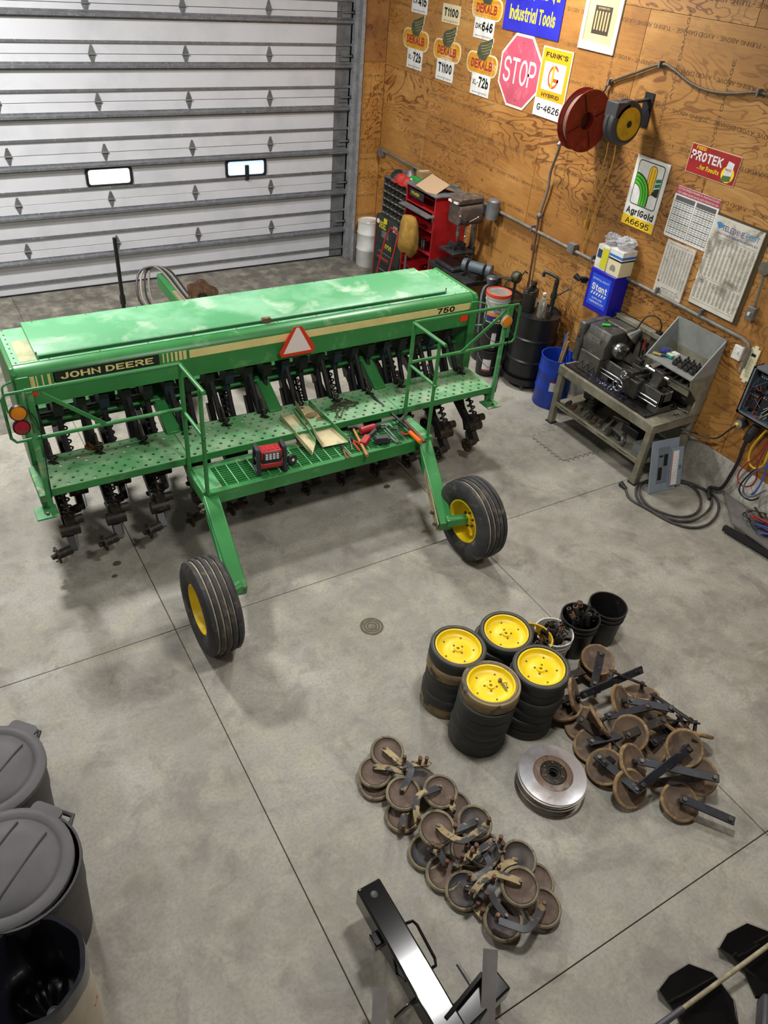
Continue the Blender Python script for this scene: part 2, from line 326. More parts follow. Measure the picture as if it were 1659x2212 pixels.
obj('stem_wall', MB().b(WX, WX+.02, Y0, SY, 0, .455), m_stem, wr, label='grey concrete stem wall below the plywood')
rows = [.462, 1.682, 2.902, 4.122, 5.342]
for r in range(4):
    ys = SY - (0 if r % 2 == 0 else 1.22) ; y = SY
    while y > Y0:
        y2 = max(Y0, (ys-2.44 if y == SY and r % 2 == 0 else (ys if y == SY else y-2.44)))
        zt = min(rows[r+1], CEIL) - .003
        obj('plywood_sheet', MB().b(WX, WX+.018, y2+.0025, y-.0025, rows[r], zt), m_ply, wr, bevel=.002)
        y = y2
obj('plywood_sheet', MB().b(WX, WX+.018, Y0, SY, 5.345, CEIL), m_ply, wr)
# stamped print on the plywood (upside down, as in the photo)
m_stamp = M('stamp_ink', '3c2812', .8, c2='7d5a32', sc=14, lo=.45, hi=.62)
LN = 'AVOID DAMAGE - TUBING ABOVE - ' * 3
random.seed(5)
def stamp(yc, zc, wdt, s=LN, h=.040, rot=PI):
    text(s.strip(), m_stamp, wr, (WX-.0012, yc, zc), (0,-1,0), (0,0,1), h, wdt, name='stamped_print', depth=.0008, rot=rot)
for r in range(4):
    for k in range(4):
        z = rows[r] + .16 + .305*k
        if z > 4.9: continue
        for q in range(3):
            stamp(9.4 - q*3.25 + random.uniform(-.3, .3) - (r % 2)*.9, z + random.uniform(-.02, .02), 3.1)
for (u, v) in ((1330, 90), (1470, 120), (1300, 240), (1420, 290), (1560, 230), (1215, 400), (1300, 430)):
    q = onx(u, v); stamp(q.y, q.z, .75, 'AVOID DAMAGE', .036, PI/2+.05)
# ---------------------------------------------------------------- door wall
wb = tag(obj('wall_back', MB().b(6.36, WX+.02, SY+.018, DY+.3, 0, CEIL).b(X0, -1.45, SY+.018, DY+.3, 0, CEIL).b(-1.45, 6.36, SY+.018, DY+.3, 4.75, CEIL).b(X0, X1, DY+.3, DY+.4, 0, CEIL), m_groove), kind='structure')
obj('stem_wall', MB().b(6.36, WX, SY-.0, SY+.018, 0, .455), m_stem, wb)
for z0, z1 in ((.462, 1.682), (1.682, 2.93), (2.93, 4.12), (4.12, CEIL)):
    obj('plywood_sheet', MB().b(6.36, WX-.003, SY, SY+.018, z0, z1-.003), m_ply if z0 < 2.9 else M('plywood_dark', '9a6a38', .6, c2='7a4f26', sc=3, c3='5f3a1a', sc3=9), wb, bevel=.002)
obj('plywood_sheet', MB().b(X0, -1.45, SY, SY+.018, .46, CEIL), m_ply, wb)
for z in (.75, 1.05, 1.32, 1.6, 1.88, 2.16, 2.5, 2.75):
    text('TUBING ABOVE', m_stamp, wb, (6.55, SY-.001, z), (1,0,0), (0,0,1), .036, .34, name='stamped_print', depth=.0008, rot=PI)
m_strut = M('strut_steel', '7d7f83', .42, .45, c2='6c6e72', sc=9, c3='97999c', sc3=30)
m_panel = M('door_white_panel', 'c9cacf', .45, c2='bbbdc2', sc=2.0, lo=.45, hi=.7)
m_galv = M('galvanised_steel', 'a4a5a8', .4, .35, c2='8d8e91', sc=9, c3='b4b5b8', sc3=30)
m_galvd = M('weathered_galvanised', '78797a', .5, .35, c2='606162', sc=8)
m_rubber = M('black_rubber', '17171a', .7)
m_blk = M('black_plastic', '1c1c1e', .45)
door = tag(thing('door_1', None, None, (2.4, DY, 0)), kind='structure')
DL, DR, DS = -1.10, 6.04, 6.27
hz = [0.012, .60, 1.21, 1.82, 2.43, 2.97, 3.51, 4.05, 4.60]
win = []
for (a, b_) in (((183, 362), (287, 398)), ((487, 347), (574, 381))):
    p, q = ony(*a), ony(*b_); win.append((p.x, q.x, q.z, p.z))
win = [(x0, x1, 1.385, 1.635) for x0, x1, _, _ in win]
for i in range(8):
    z0, z1 = hz[i]+.003, hz[i+1]-.003; mb = MB()
    if i == 2:       # section with the two windows: cut around them
        xs = DL
        for (x0, x1, a, b_) in win:
            mb.b(xs, x0, DY, DY+.05, z0, z1).b(x0, x1, DY, DY+.05, z0, a).b(x0, x1, DY, DY+.05, b_, z1); xs = x1
        mb.b(xs, DR, DY, DY+.05, z0, z1)
    else: mb.b(DL, DR, DY, DY+.05, z0, z1)
    obj('door_panel', mb, m_panel, door, bevel=.003 if i != 2 else 0)
    obj('end_stile', MB().b(DR, DS, DY-.004, DY+.05, z0, z1), m_galvd, door)
obj('bottom_seal', MB().b(DL, DS, DY-.012, DY+.05, 0, .022), m_rubber, door)
m_pane = M('lit_window_pane', 'eef3fb', .15, emit=1.15); m_pane2 = M('lit_window_pane_sky', 'bcd3f2', .15, emit=1.0)
for k, (x0, x1, a, b_) in enumerate(win):
    cx, cz = (x0+x1)/2, (a+b_)/2; wo, ho = x1-x0+.02, b_-a+.02
    MX = Matrix(((1,0,0,cx),(0,0,-1,DY+.012),(0,1,0,cz),(0,0,0,1)))
    fr = MB().mat(MX); fr.ring(rrect(wo, ho, .06), rrect(wo-.075, ho-.075, .035), 0, .03)
    wf = obj('window_frame', fr, m_blk, door)
    obj('pane', MB().b(x0+.02, x1-.02, DY+.005, DY+.012, a+.02, b_-.02), m_pane if k == 0 else m_pane2, wf)
    if k == 1: obj('latch', MB().b(cx-.02, cx+.04, DY-.03, DY+.0, cz-.17, cz+.04), m_blk, wf, bevel=.006)
def zof(u, v): return ony(u, v, DY-.05).z
thick = [zof(700, v) for v in (501.7, 420, 331.6, 237, 144, 46.7)]; thin = [zof(700, v) for v in (539, 458, 373.4, 280, 188.8, 97)]
thick += [thick[-1]+.54, thick[-1]+1.08]; thin += [thin[-1]+.54, thin[-1]+1.08]
HAT = [(0,.0), (-.004,.0), (-.004,.018), (-.055,.026), (-.055,.052), (-.004,.060), (-.004,.078), (0,.078), (0,.074), (-.001,.064), (-.050,.054), (-.050,.024), (-.001,.014), (0,.004)]
for z in thick:
    if z > 4.6: continue
    mb = MB().mat(Matrix(((0,0,1,0),(1,0,0,DY),(0,1,0,z-.04),(0,0,0,1)))); mb.prism([(y*1.35, zz*1.15) for y, zz in HAT], DL, 6.30)
    obj('strut', mb, m_strut, door, smooth=False)
for z in thin:
    if z > 4.6: continue
    mb = MB().b(DL, 6.30, DY-.022, DY-.018, z-.012, z+.014).b(DL, 6.30, DY-.02, DY, z+.010, z+.014).b(DL, 6.30, DY-.026, DY-.02, z-.014, z-.010); obj('stiffener_rail', mb, m_strut, door, smooth=False)
hm = MB(); hm.mat(Matrix(((1,0,0,0),(0,0,-1,0),(0,1,0,0),(0,0,0,1))))
hm.prism([(-.012,-.105),(.012,-.105),(.042,-.02),(.042,.02),(.012,.105),(-.012,.105),(-.042,.02),(-.042,-.02)], 0, .004)
hm.mat(Matrix.Identity(4)); hm.cyl((-.045,-.012,0),(.045,-.012,0),.011,n=8)
for zz in (-.075, -.045, .045, .075): hm.cyl((0,-.004,zz),(0,-.011,zz),.008,n=6)
hme = mesh_of('hinge', hm, m_galvd)
for z in hz[1:8]:
    for x in (4.99, 3.79, 2.575, 1.36, .15, -1.0):
        o = bpy.data.objects.new('hinge', hme); link(o, door); o.location = (x-2.4, -.001, z)
    mb = MB().b(6.10, 6.25, DY-.03, DY-.004, z-.07, z+.07).cyl((6.12, DY-.05, z), (6.33, DY-.05, z), .012).cyl((6.285, DY-.05, z), (6.31, DY-.05, z), .028); obj('roller_bracket', mb, m_galvd, door)
tr = MB(); tr.b(6.325, 6.36, SY-.02, SY-.012, 0, 4.9).b(6.285, 6.29, DY-.10, DY-.02, 0, 4.9).b(6.29, 6.36, DY-.105, DY-.10, 0, 4.9).b(6.352, 6.36, SY-.02, DY-.02, 0, 4.9).b(6.30, 6.36, SY-.016, SY-.012, 0, 4.9)
obj('track', tr, m_galv, door, smooth=False)
# ================================================================ things on the plywood wall
def WM(yc, zc, d=0.0):    # sheet coordinates (right, up, out of the wall) -> world
    return Matrix(((0,0,-1,WX-d),(-1,0,0,yc),(0,1,0,zc),(0,0,0,1)))
def wp(u, v, s=.3014, ox=760, oy=0): q = onx(ox+u*s, oy+v*s); return q
XD, YD = (0,-1,0), (0,0,1)
m_swhite = M('sign_white', 'e6e5e1', .4, c2='d4d2cb', sc=8); m_ink = M('sign_black', '17150f', .5); m_syel = M('sign_yellow', 'dc9d0c', .5); m_sred = M('sign_orange_red', 'e2541f', .45)
m_earY = M('ear_yellow', 'd99a1a', .5, c2='b87a1c', sc=7, c3='e0c08a', sc3=4); m_earR = M('ear_red', 'a3202a', .5, c2='8a2f30', sc=10); m_wing = M('wing_green', '3f4630', .55, c2='5a5c40', sc=8); m_wingl = M('wing_line', 'c2b27c', .5)
m_pale = M('faded_cream', 'd8c9a4', .55)
def flat(name, poly, m, parent, yc, zc, d0, d1, rings=None):
    mb = MB().mat(WM(yc, zc)); mb.prism(poly, d0, d1); return obj(name, mb, m, parent, smooth=False)
def plate_sign(yc, zc, w_, h_, big, small, label, faded=False, foot='DEKALB-PFIZER GENETICS'):
    t = thing('seed_number_plate', label, 'sign', (WX, yc, zc-h_/2), 'white seed number plates')
    flat('plate', [(-w_/2,-h_/2),(w_/2,-h_/2),(w_/2,h_/2),(-w_/2,h_/2)], m_pale if faded else m_swhite, t, yc, zc, .002, .006)
    z = zc+h_*.1
    if small:
        text(small, m_ink, t, (WX-.0065, yc+w_*.28, z-.01), XD, YD, h_*.26, w_*.30, bold=.035); text(big, m_ink, t, (WX-.0065, yc-w_*.16, z), XD, YD, h_*.50, w_*.54, bold=.06)
    else: text(big, m_ink, t, (WX-.0065, yc, z), XD, YD, h_*.50, w_*.80, bold=.06)
    text(foot, m_ink, t, (WX-.0065, yc, zc-h_*.38), XD, YD, h_*.075, w_*.8, bold=.02)
    for s in (1, -1): obj('nail', MB().cyl((WX-.006, yc, zc+s*h_*.44), (WX-.009, yc, zc+s*h_*.44), .005, n=6), m_galvd, t)
    return t
def ear_sign(yc, zc, w_, label, wing=True):
    h_ = w_*.34; t = thing('winged_ear_sign', label, 'sign', (WX, yc, zc-h_/2), 'winged corn ear signs')
    k = .035
    flat('border', rrect(w_+k, h_+k, h_*.48), m_pale, t, yc, zc, .001, .005); flat('ear', rrect(w_, h_, h_*.45), m_earY, t, yc, zc, .005, .008)
    for j in range(5): flat('kernel_row', rrect(w_*.92, .004, .0015, 2, 0, -h_*.36+j*h_*.18), M('kernel_line', 'b0781a', .6), t, yc, zc, .008, .0086)
    text('DEKALB', m_earR, t, (WX-.0095, yc, zc), XD, YD, h_*.56, w_*.72, bold=.05)
    if wing:
        P = [(-.10,.00),(-.16,.10),(-.15,.22),(-.10,.30),(-.02,.33),(.06,.36),(.16,.42),(.17,.35),(.15,.30),(.16,.26),(.13,.20),(.14,.15),(.09,.09),(.06,.00)]
        P = [(x*w_*1.45+w_*.03, y*w_*.98+h_*.22) for x, y in P]
        flat('wing_border', [(x*1.07, y*1.05-.01) for x, y in P], m_pale, t, yc, zc, .001, .0055)
        wo = flat('wing', P, m_wing, t, yc, zc, .0055, .010)
        for j in range(4):
            a = [(-.09+.02*j,.24-.05*j),(.03,.27-.05*j),(.145-.01*j,.345-.065*j)]
            mb = MB().mat(WM(yc, zc)); mb.tube([(x*w_*1.45+w_*.03, y*w_*.98+h_*.22, .0105) for x, y in a], .003, 4, smooth=4); obj('feather_line', mb, m_wingl, wo)
    return t
def ctr(*pts):
    q = [wp(*p) for p in pts]; return sum(a.y for a in q)/len(q), sum(a.z for a in q)/len(q)
def span(tl, tr, bl, br):
    a, b, c, d = [wp(*p) for p in (tl, tr, bl, br)]; return (a.y+b.y+c.y+d.y)/4, (a.z+b.z+c.z+d.z)/4, (a.y+c.y-b.y-d.y)/2, (a.z+b.z-c.z-d.z)/2
y, z, w_, h_ = span((405,335),(512,370),(393,475),(497,512)); plate_sign(y, z, w_, h_, '72b', 'XL-', 'white XL-72b seed plate nearest the room corner'); PW, PH = w_, h_
y, z, w_, h_ = span((615,405),(738,440),(602,560),(720,597)); plate_sign(y, z, w_, h_, 'T1100', '', 'clean white T 1100 seed plate below the middle winged ear')
y, z, w_, h_ = span((865,508),(1000,545),(848,665),(975,705)); plate_sign(y, z, w_, h_, '72b', 'XL-', 'white XL-72b seed plate left of the stop sign')
y, z, w_, h_ = span((890,108),(1035,110),(875,232),(1015,265)); plate_sign(y, z-.035, PW*1.05, PH*.95, '646', 'DK', 'white DK646 seed plate under the top right ear')
y, z, w_, h_ = span((657,20),(787,45),(648,152),(770,187)); plate_sign(y, z, w_, h_, 'T1100', '', 'yellowed faded T 1100 seed plate at the top edge', True)
q = wp(483, 96); plate_sign(q.y, q.z+PH*.5, PW, PH, '415', 'CX', 'white CX415 seed plate at the top edge by the corner')
y, z = ctr((460,285)); ear_sign(y, z, .62, 'winged corn ear sign nearest the room corner, dull gold')
y, z = ctr((684,365)); ear_sign(y, z, .60, 'winged corn ear sign in the middle of the lower row')
y, z = ctr((934,460)); ear_sign(y, z, .61, 'winged corn ear sign touching the stop sign, one end faded')
y, z = ctr((972,62)); ear_sign(y, z, .58, 'bright winged corn ear sign above the DK646 plate')
# blue tool sign
a, b = wp(1085,190), wp(1480,312); wI = a.y-b.y; zb = (a.z+b.z)/2; yI = (a.y+b.y)/2; hI = .66
m_irw = M('sign_royal_blue', '20209a', .4, c2='2a2ab0', sc=3); m_irwy = M('sign_bright_yellow', 'f6e01a', .45)
t = thing('tool_brand_sign', 'blue sign with big yellow lettering above the stop sign', 'sign', (WX, yI, zb))
flat('board', [(-wI/2,0),(wI/2,0),(wI/2,hI),(-wI/2,hI)], m_irw, t, yI, zb, .003, .012)
text('Industrial Tools', m_irwy, t, (WX-.013, yI+.0, zb+.185), XD, YD, .145, wI*.80, bold=.03)
text('IRWIN.', m_irwy, t, (WX-.013, yI+.0, zb+.45), XD, YD, .26, wI*.84, bold=.06)
# stop sign
y = sum(wp(*p).y for p in ((1055,510),(1365,510)))/2; zt, zb = wp(1245,240).z, wp(1165,780).z; z = (zt+zb)/2; R_ = .762/2/math.cos(PI/8)
m_stop = M('faded_stop_red', 'c4566a', .4, c2='b54a5e', sc=3, c3='cf7d86', sc3=5)
t = thing('stop_sign', 'faded pink-red octagonal stop sign with white lettering', 'sign', (WX, y, z-.38))
flat('plate', circ(R_, 8, a0=PI/8), M('sign_border_white', 'd9cfc8', .45), t, y, z, .003, .007); flat('red_face', circ(R_-.03, 8, a0=PI/8), m_stop, t, y, z, .007, .0085)
text('STOP', m_swhite, t, (WX-.009, y, z), XD, YD, .27, .60, bold=.01)
for s in (.3, -.3): obj('bolt', MB().cyl((WX-.0085, y, z+s), (WX-.014, y, z+s), .008, n=6), m_galvd, t)
# hybrid seed sign with G
y, z, w_, h_ = span((1380,325),(1603,378),(1303,812),(1495,887))
t = thing('hybrid_seed_sign', 'yellow and white hybrid seed sign with a round orange G', 'sign', (WX, y, z-h_/2))
flat('plate', [(-w_/2,-h_/2),(w_/2,-h_/2),(w_/2,h_/2),(-w_/2,h_/2)], m_swhite, t, y, z, .003, .012)
yb, yt = -h_*.235, h_*.485; e = w_*.47
flat('yellow_field', [(-e,yb),(e,yb),(e,yt),(-e,yt)], m_syel, t, y, z, .012, .013)
gw, g0, g1 = w_*.36, -h_*.10, h_*.30
flat('white_field', [(-gw,g0),(gw,g0),(gw,g1),(-gw,g1)], m_swhite, t, y, z, .013, .014)
gc = (g0+g1)/2; gr = h_*.165; sxg = .80
mb = MB().mat(WM(y, z+gc)); A0, A1 = .72, 2*PI-.12
def arc(r, n=36): return [(sxg*r*math.cos(A0+(A1-A0)*i/n), r*math.sin(A0+(A1-A0)*i/n)) for i in range(n+1)]
o_, i_ = arc(gr), arc(gr*.76)
for i in range(36): mb.prism([o_[i], o_[i+1], i_[i+1], i_[i]], .014, .0155)
mb.prism([(.0,-.01),(gr*.80,-.01),(gr*.80,-.045),(.0,-.045)], .014, .0155); obj('letter_g', mb, m_sred, t, smooth=False)
mb = MB().mat(WM(y, z+gc)); mb.prism(rrect(gr*.28, gr*1.95, gr*.13, 4, -.012, 0), .0156, .017); obj('corn_cob', mb, M('cob_orange', 'efa31d', .5), t, smooth=False)
text("FUNK'S", m_ink, t, (WX-.0135, y, z+h_*.395), XD, YD, h_*.085, w_*.74, bold=.05)
text('HYBRID', m_ink, t, (WX-.0135, y, z-h_*.172), XD, YD, h_*.062, w_*.60, bold=.04)
text('G-4626', m_ink, t, (WX-.0125, y, z-h_*.36), XD, YD, h_*.115, w_*.78, bold=.035)
# framed advertisement
c3 = lambda u, v: onx(1150+u*.3068, v*.3068)
a, b = c3(325,328), c3(570,395); w_ = a.y-b.y; zb = (a.z+b.z)/2; y = (a.y+b.y)/2; h_ = .95
t = thing('framed_advertisement', 'white framed print with dark photo over cream lower half', 'poster', (WX, y, zb))
mb = MB().mat(WM(y, zb)); mb.ring([(-w_/2,0),(w_/2,0),(w_/2,h_),(-w_/2,h_)], [(-w_/2+.05,.07),(w_/2-.05,.07),(w_/2-.05,h_-.05),(-w_/2+.05,h_-.05)], .0, .018); obj('frame', mb, m_swhite, t, smooth=False)
mcr = M('print_cream', 'd9c98a', .6, c2='cdb978', sc=5)
flat('print', [(-w_/2+.04,.06),(w_/2-.04,.06),(w_/2-.04,h_-.04),(-w_/2+.04,h_-.04)], mcr, t, y, zb, .001, .008)
flat('photo', [(-w_/2+.06,.56),(w_/2-.06,.56),(w_/2-.06,h_-.06),(-w_/2+.06,h_-.06)], M('photo_dark', '57503f', .6, c2='22211f', sc=5, c3='8a7c5c', sc3=9), t, y, zb, .008, .009)
flat('inset', [(-.12,.15),(.13,.15),(.13,.40),(-.12,.40)], M('inset_dark', '3a2f22', .6), t, y, zb, .008, .009)
for j in range(5): flat('ear_picture', rrect(.022, .17, .01, 3, -.085+j*.044, .27), M('inset_ear', 'b59a6a', .6), t, y, zb, .009, .010)
text('EVANSVILLE PRODUCERS', m_ink, t, (WX-.009, y, zb+.52), XD, YD, .022, .34, bold=.01); text('ELEVATOR', m_ink, t, (WX-.009, y, zb+.47), XD, YD, .016, .12); text('NOVEMBER 1954', mcr, t, (WX-.010, y-.005, zb+.38), XD, YD, .018, .17)
# red feed sign
c7 = lambda u, v: onx(1240+u*.2526, 300+v*.2526)
def span7(tl, tr, bl, br, f=c7):
    a, b, c, d = [f(*p) for p in (tl, tr, bl, br)]; return (a.y+b.y+c.y+d.y)/4, (a.z+b.z+c.z+d.z)/4, (a.y+c.y-b.y-d.y)/2, (a.z+b.z-c.z-d.z)/2
def rect(w_, h_, cx=0, cy=0): return [(cx-w_/2,cy-h_/2),(cx+w_/2,cy-h_/2),(cx+w_/2,cy+h_/2),(cx-w_/2,cy+h_/2)]
y, z, w_, h_ = span7((1025,32),(1437,165),(960,265),(1358,412))
t = thing('feed_sign', 'small red tin feed sign with white lettering and a bag', 'sign', (WX, y, z-h_/2))
flat('plate', rect(w_+.012, h_+.012), m_pale, t, y, z, .003, .006); flat('red_face', rect(w_, h_), M('sign_deep_red', 'a91f24', .4, c2='94191f', sc=6), t, y, z, .006, .008)
text('PROTEK', m_swhite, t, (WX-.009, y+w_*.14, z+h_*.14), XD, YD, h_*.36, w_*.66, bold=.05); text('FEED', m_irwy, t, (WX-.009, y+w_*.30, z+h_*.41), XD, YD, h_*.11, w_*.2, bold=.03); text('...for Results', m_irwy, t, (WX-.009, y+w_*.06, z-h_*.22), XD, YD, h_*.17, w_*.46, bold=.02)
flat('yellow_disc', [(a*1.0, b) for a, b in circ(h_*.29, 24, w_*.34, -h_*.18)], m_irwy, t, y, z, .008, .009)
pb = MB().mat(WM(y-w_*.33, z-.0)); pb.prism([(-.05,-.115),(.05,-.095),(.05,.06),(-.02,.07)], .009, .011); bag = obj('feed_bag_picture', pb, m_swhite, t, smooth=False)
pb = MB().mat(WM(y-w_*.33, z-.0)); pb.prism([(-.05,-.115),(.05,-.095),(.05,-.05),(-.04,-.06)], .011, .012); obj('bag_band', pb, M('bag_green', '4f6b3a', .5), bag, smooth=False)
text('PROTEK', M('bag_red', 'b8443f', .5), bag, (WX-.012, y-w_*.33, z-.005), XD, YD, .022, .075, bold=.02)
# seed sign with green arches
y, z, w_, h_ = span7((555,130),(838,225),(412,708),(665,818))
t = thing('arched_field_seed_sign', 'white seed sign with green arches and a yellow cob', 'sign', (WX, y, z-h_/2))
flat('plate', rect(w_, h_), m_swhite, t, y, z, .003, .014); flat('yellow_band', rect(w_, h_*.145, 0, -h_*.4275), M('band_yellow', 'e6bd14', .5), t, y, z, .014, .015)
text('A6695', m_ink, t, (WX-.016, y, z-h_*.428), XD, YD, h_*.095, w_*.76, bold=.02); text('AgriGold', m_ink, t, (WX-.015, y, z-h_*.285), XD, YD, h_*.14, w_*.86, bold=.05)
pw, pz0, pz1 = w_*.80, -h_*.185, h_*.455; ph = pz1-pz0; pc = (pz0+pz1)/2
flat('panel_outline', rrect(pw, ph, .035, 5, 0, pc), m_ink, t, y, z, .014, .015); flat('panel', rrect(pw-.018, ph-.018, .028, 5, 0, pc), m_swhite, t, y, z, .015, .016)
mg, mdg, mcob = M('arch_green', '4fc227', .45), M('arch_dark_green', '15734a', .45), M('cob_yellow', 'f7bf12', .45)
L, Rr, B, T = -pw/2+.012, pw/2-.012, pz0+.012, pz1-.012
def archband(cx, cy, r0, r1, a0, a1, m, name, legs=0, d=.016):
    mb = MB().mat(WM(y, z)); n = 16
    for i in range(n):
        p = [a0+(a1-a0)*(i+k)/n for k in (0, 1)]
        mb.prism([(cx+r0*math.cos(p[0]), cy+r0*math.sin(p[0])), (cx+r1*math.cos(p[0]), cy+r1*math.sin(p[0])), (cx+r1*math.cos(p[1]), cy+r1*math.sin(p[1])), (cx+r0*math.cos(p[1]), cy+r0*math.sin(p[1]))], d, d+.0012)
    if legs: mb.prism([(cx+r0, cy-legs), (cx+r1, cy-legs), (cx+r1, cy), (cx+r0, cy)], d, d+.0012)
    obj(name, mb, m, t, smooth=False)
cyA = B+ph*.18; rr = pw*.60
mb = MB().mat(WM(y, z)); mb.prism(rrect(pw*.30, ph*.66, pw*.14, 6, pw*.10, T-ph*.36), .016, .0165); obj('cob_outline', mb, m_ink, t, smooth=False)
mb = MB().mat(WM(y, z)); mb.prism(rrect(pw*.26, ph*.63, pw*.12, 6, pw*.10, T-ph*.36), .0165, .017); obj('cob', mb, mcob, t, smooth=False)
for dx in (-.02, .02): flat('cob_line', rect(.005, ph*.58, pw*.10+dx, T-ph*.38), m_ink, t, y, z, .017, .0175)
archband(L, cyA, rr*.50, rr*1.04, 0, PI/2, m_ink, 'arch_outline', cyA-B, .0176)
for j in range(3): archband(L, cyA, rr*(.54+.16*j), rr*(.66+.16*j), 0, PI/2, mg, 'green_arch', cyA-B, .0188)
archband(Rr, cyA+ph*.10, pw*.02, pw*.235, PI/2, PI*.96, m_ink, 'arch_outline', 0, .0176)
for j in range(3): flat('dark_green_arch', [(Rr-pw*.19, B+ph*(.36+.11*j)), (Rr, B+ph*(.42+.10*j)), (Rr, B+ph*(.50+.10*j)), (Rr-pw*.19, B+ph*(.44+.11*j))], mdg, t, y, z, .0176, .0182)
# wall charts
y, z, w_, h_ = span7((885,380),(1267,520),(775,830),(1130,970)); h_ *= .97
t = thing('saw_speed_chart', 'white table chart with a red heading strip', 'chart', (WX, y, z-h_/2))
flat('board', rrect(w_, h_, .02), m_swhite, t, y, z, .003, .009); flat('heading', rect(w_, h_*.15, 0, h_*.42), M('chart_red', 'a83a4a', .5), t, y, z, .009, .0095)
text('CUTTING SPEEDS FOR BIMETAL BAND SAW BLADES', m_swhite, t, (WX-.0098, y, z+h_*.455), XD, YD, h_*.045, w_*.93, bold=.01); text('FOR CARBON BAND SAW BLADES REDUCE BY 50%', m_swhite, t, (WX-.0098, y, z+h_*.385), XD, YD, h_*.045, w_*.93, bold=.01)
flat('table_head', rect(w_*.44, h_*.09, -w_*.24, h_*.27), M('table_grey', '5a5a5c', .6), t, y, z, .009, .0095); flat('table_head', rect(w_*.44, h_*.09, w_*.24, h_*.27), M('table_grey', '5a5a5c', .6), t, y, z, .009, .0095)
mb = MB().mat(WM(y, z))
for s in (-1, 1):
    for j in range(16): mb.prism(rect(w_*.44, .0035 if j % 3 else .007, s*w_*.24, h_*(.2-.042*j)), .009, .0094)
    for j in range(7): mb.prism(rect(.003, h_*.70, s*w_*.24-w_*.22+w_*.44*j/6, -h_*.12), .009, .0094)
obj('table_lines', mb, M('chart_line', '3a3a3c', .6), t, smooth=False, kind='stuff')
y, z, w_, h_ = span7((820,855),(1055,960),(680,1285),(908,1402))
m_paper = M('dirty_paper', 'cfcbc0', .6, c2='bdb8ab', sc=9, c3='8a8274', sc3=14, lo3=.6, hi3=.75)
t = thing('narrow_parts_chart', 'narrow grey-white parts chart below the saw chart', 'chart', (WX, y, z-h_/2))
flat('board', rect(w_, h_), m_paper, t, y, z, .003, .02); text('DECIMAL EQUIVALENTS', M('chart_red2', 'b05050', .6), t, (WX-.0205, y, z+h_*.455), XD, YD, h_*.022, w_*.8)
m_fine = M('fine_print', '77736c', .7); mb = MB().mat(WM(y, z))
for c in range(9):
    for j in range(30): mb.prism(rect(w_*.07*random.uniform(.6,1), h_*.010, w_*(-.42+.105*c), h_*(.40-.0235*j)), .02, .0204)
obj('fine_print', mb, m_fine, t, smooth=False, kind='stuff'); text('BAUER & HOUSER, INC.', m_ink, t, (WX-.0205, y-.02, z-h_*.38), XD, YD, h_*.024, w_*.6, bold=.02)
for k in range(3): text('DRILLS REAMERS TAPS DIES', m_ink, t, (WX-.0205, y, z-h_*(.42+.025*k)), XD, YD, h_*.014, w_*.7)
flat('red_mark', rect(.02, .02, -w_*.4, -h_*.28), M('chart_red3', 'a32020', .5), t, y, z, .02, .0205)
y, z, w_, h_ = span7((1240,655),(1655,800),(982,1380),(1362,1568))
m_board = M('smudged_board', 'd9d5c9', .55, c2='c9c2b2', sc=5, c3='5d5142', sc3=4.5, lo3=.52, hi3=.72)
t = thing('drafting_supply_chart', 'large smudged wall chart with blue heading in a thin frame', 'chart', (WX, y, z-h_/2))
flat('backing', rect(w_+.05, h_+.04, .02, -.0), M('frame_brown', '4a3a22', .6), t, y, z, .001, .01); flat('board', rect(w_, h_), m_board, t, y, z, .01, .024)
m_tb, m_tb2 = M('tele_blue', '2b2f86', .5), M('tele_light_blue', '2c7fc0', .5)
text('TELEDYNE', m_tb, t, (WX-.0245, y+w_*.08, z+h_*.40), XD, YD, h_*.062, w_*.46, bold=.01); text('POST', m_tb2, t, (WX-.0245, y-w_*.32, z+h_*.405), XD, YD, h_*.055, w_*.26, bold=.01)
text('DRAFTING & ENGINEERING SUPPLIES', m_tb, t, (WX-.0245, y-w_*.04, z+h_*.335), XD, YD, h_*.026, w_*.84, bold=.015)
for k in range(4):
    a = PI*.15+k*.55; mb = MB().mat(WM(y+w_*.38, z+h_*.40)); mb.prism([(0,-.02),(.05*math.cos(a)-.012*math.sin(a), .05*math.sin(a)+.012*math.cos(a)-.01),(.05*math.cos(a)+.012*math.sin(a), .05*math.sin(a)-.012*math.cos(a)-.01)], .024, .0248); obj('logo_petal', mb, m_tb2, t, smooth=False)
mb = MB().mat(WM(y, z))
for blk, (z0, n) in enumerate(((.27, 28), (-.20, 15))):
    for c in range(11):
        for j in range(n): mb.prism(rect(w_*.055*random.uniform(.5,1), h_*.008, w_*(-.43+.086*c), h_*(z0-.0155*j)), .024, .0244)
for zz in (.295, -.17, -.45): mb.prism(rect(w_*.92, .003, 0, h_*zz), .024, .0244)
for s in (-.46, .46): mb.prism(rect(.003, h_*.745, s*w_, -h_*.078), .024, .0244)
obj('fine_print', mb, m_fine, t, smooth=False, kind='stuff')
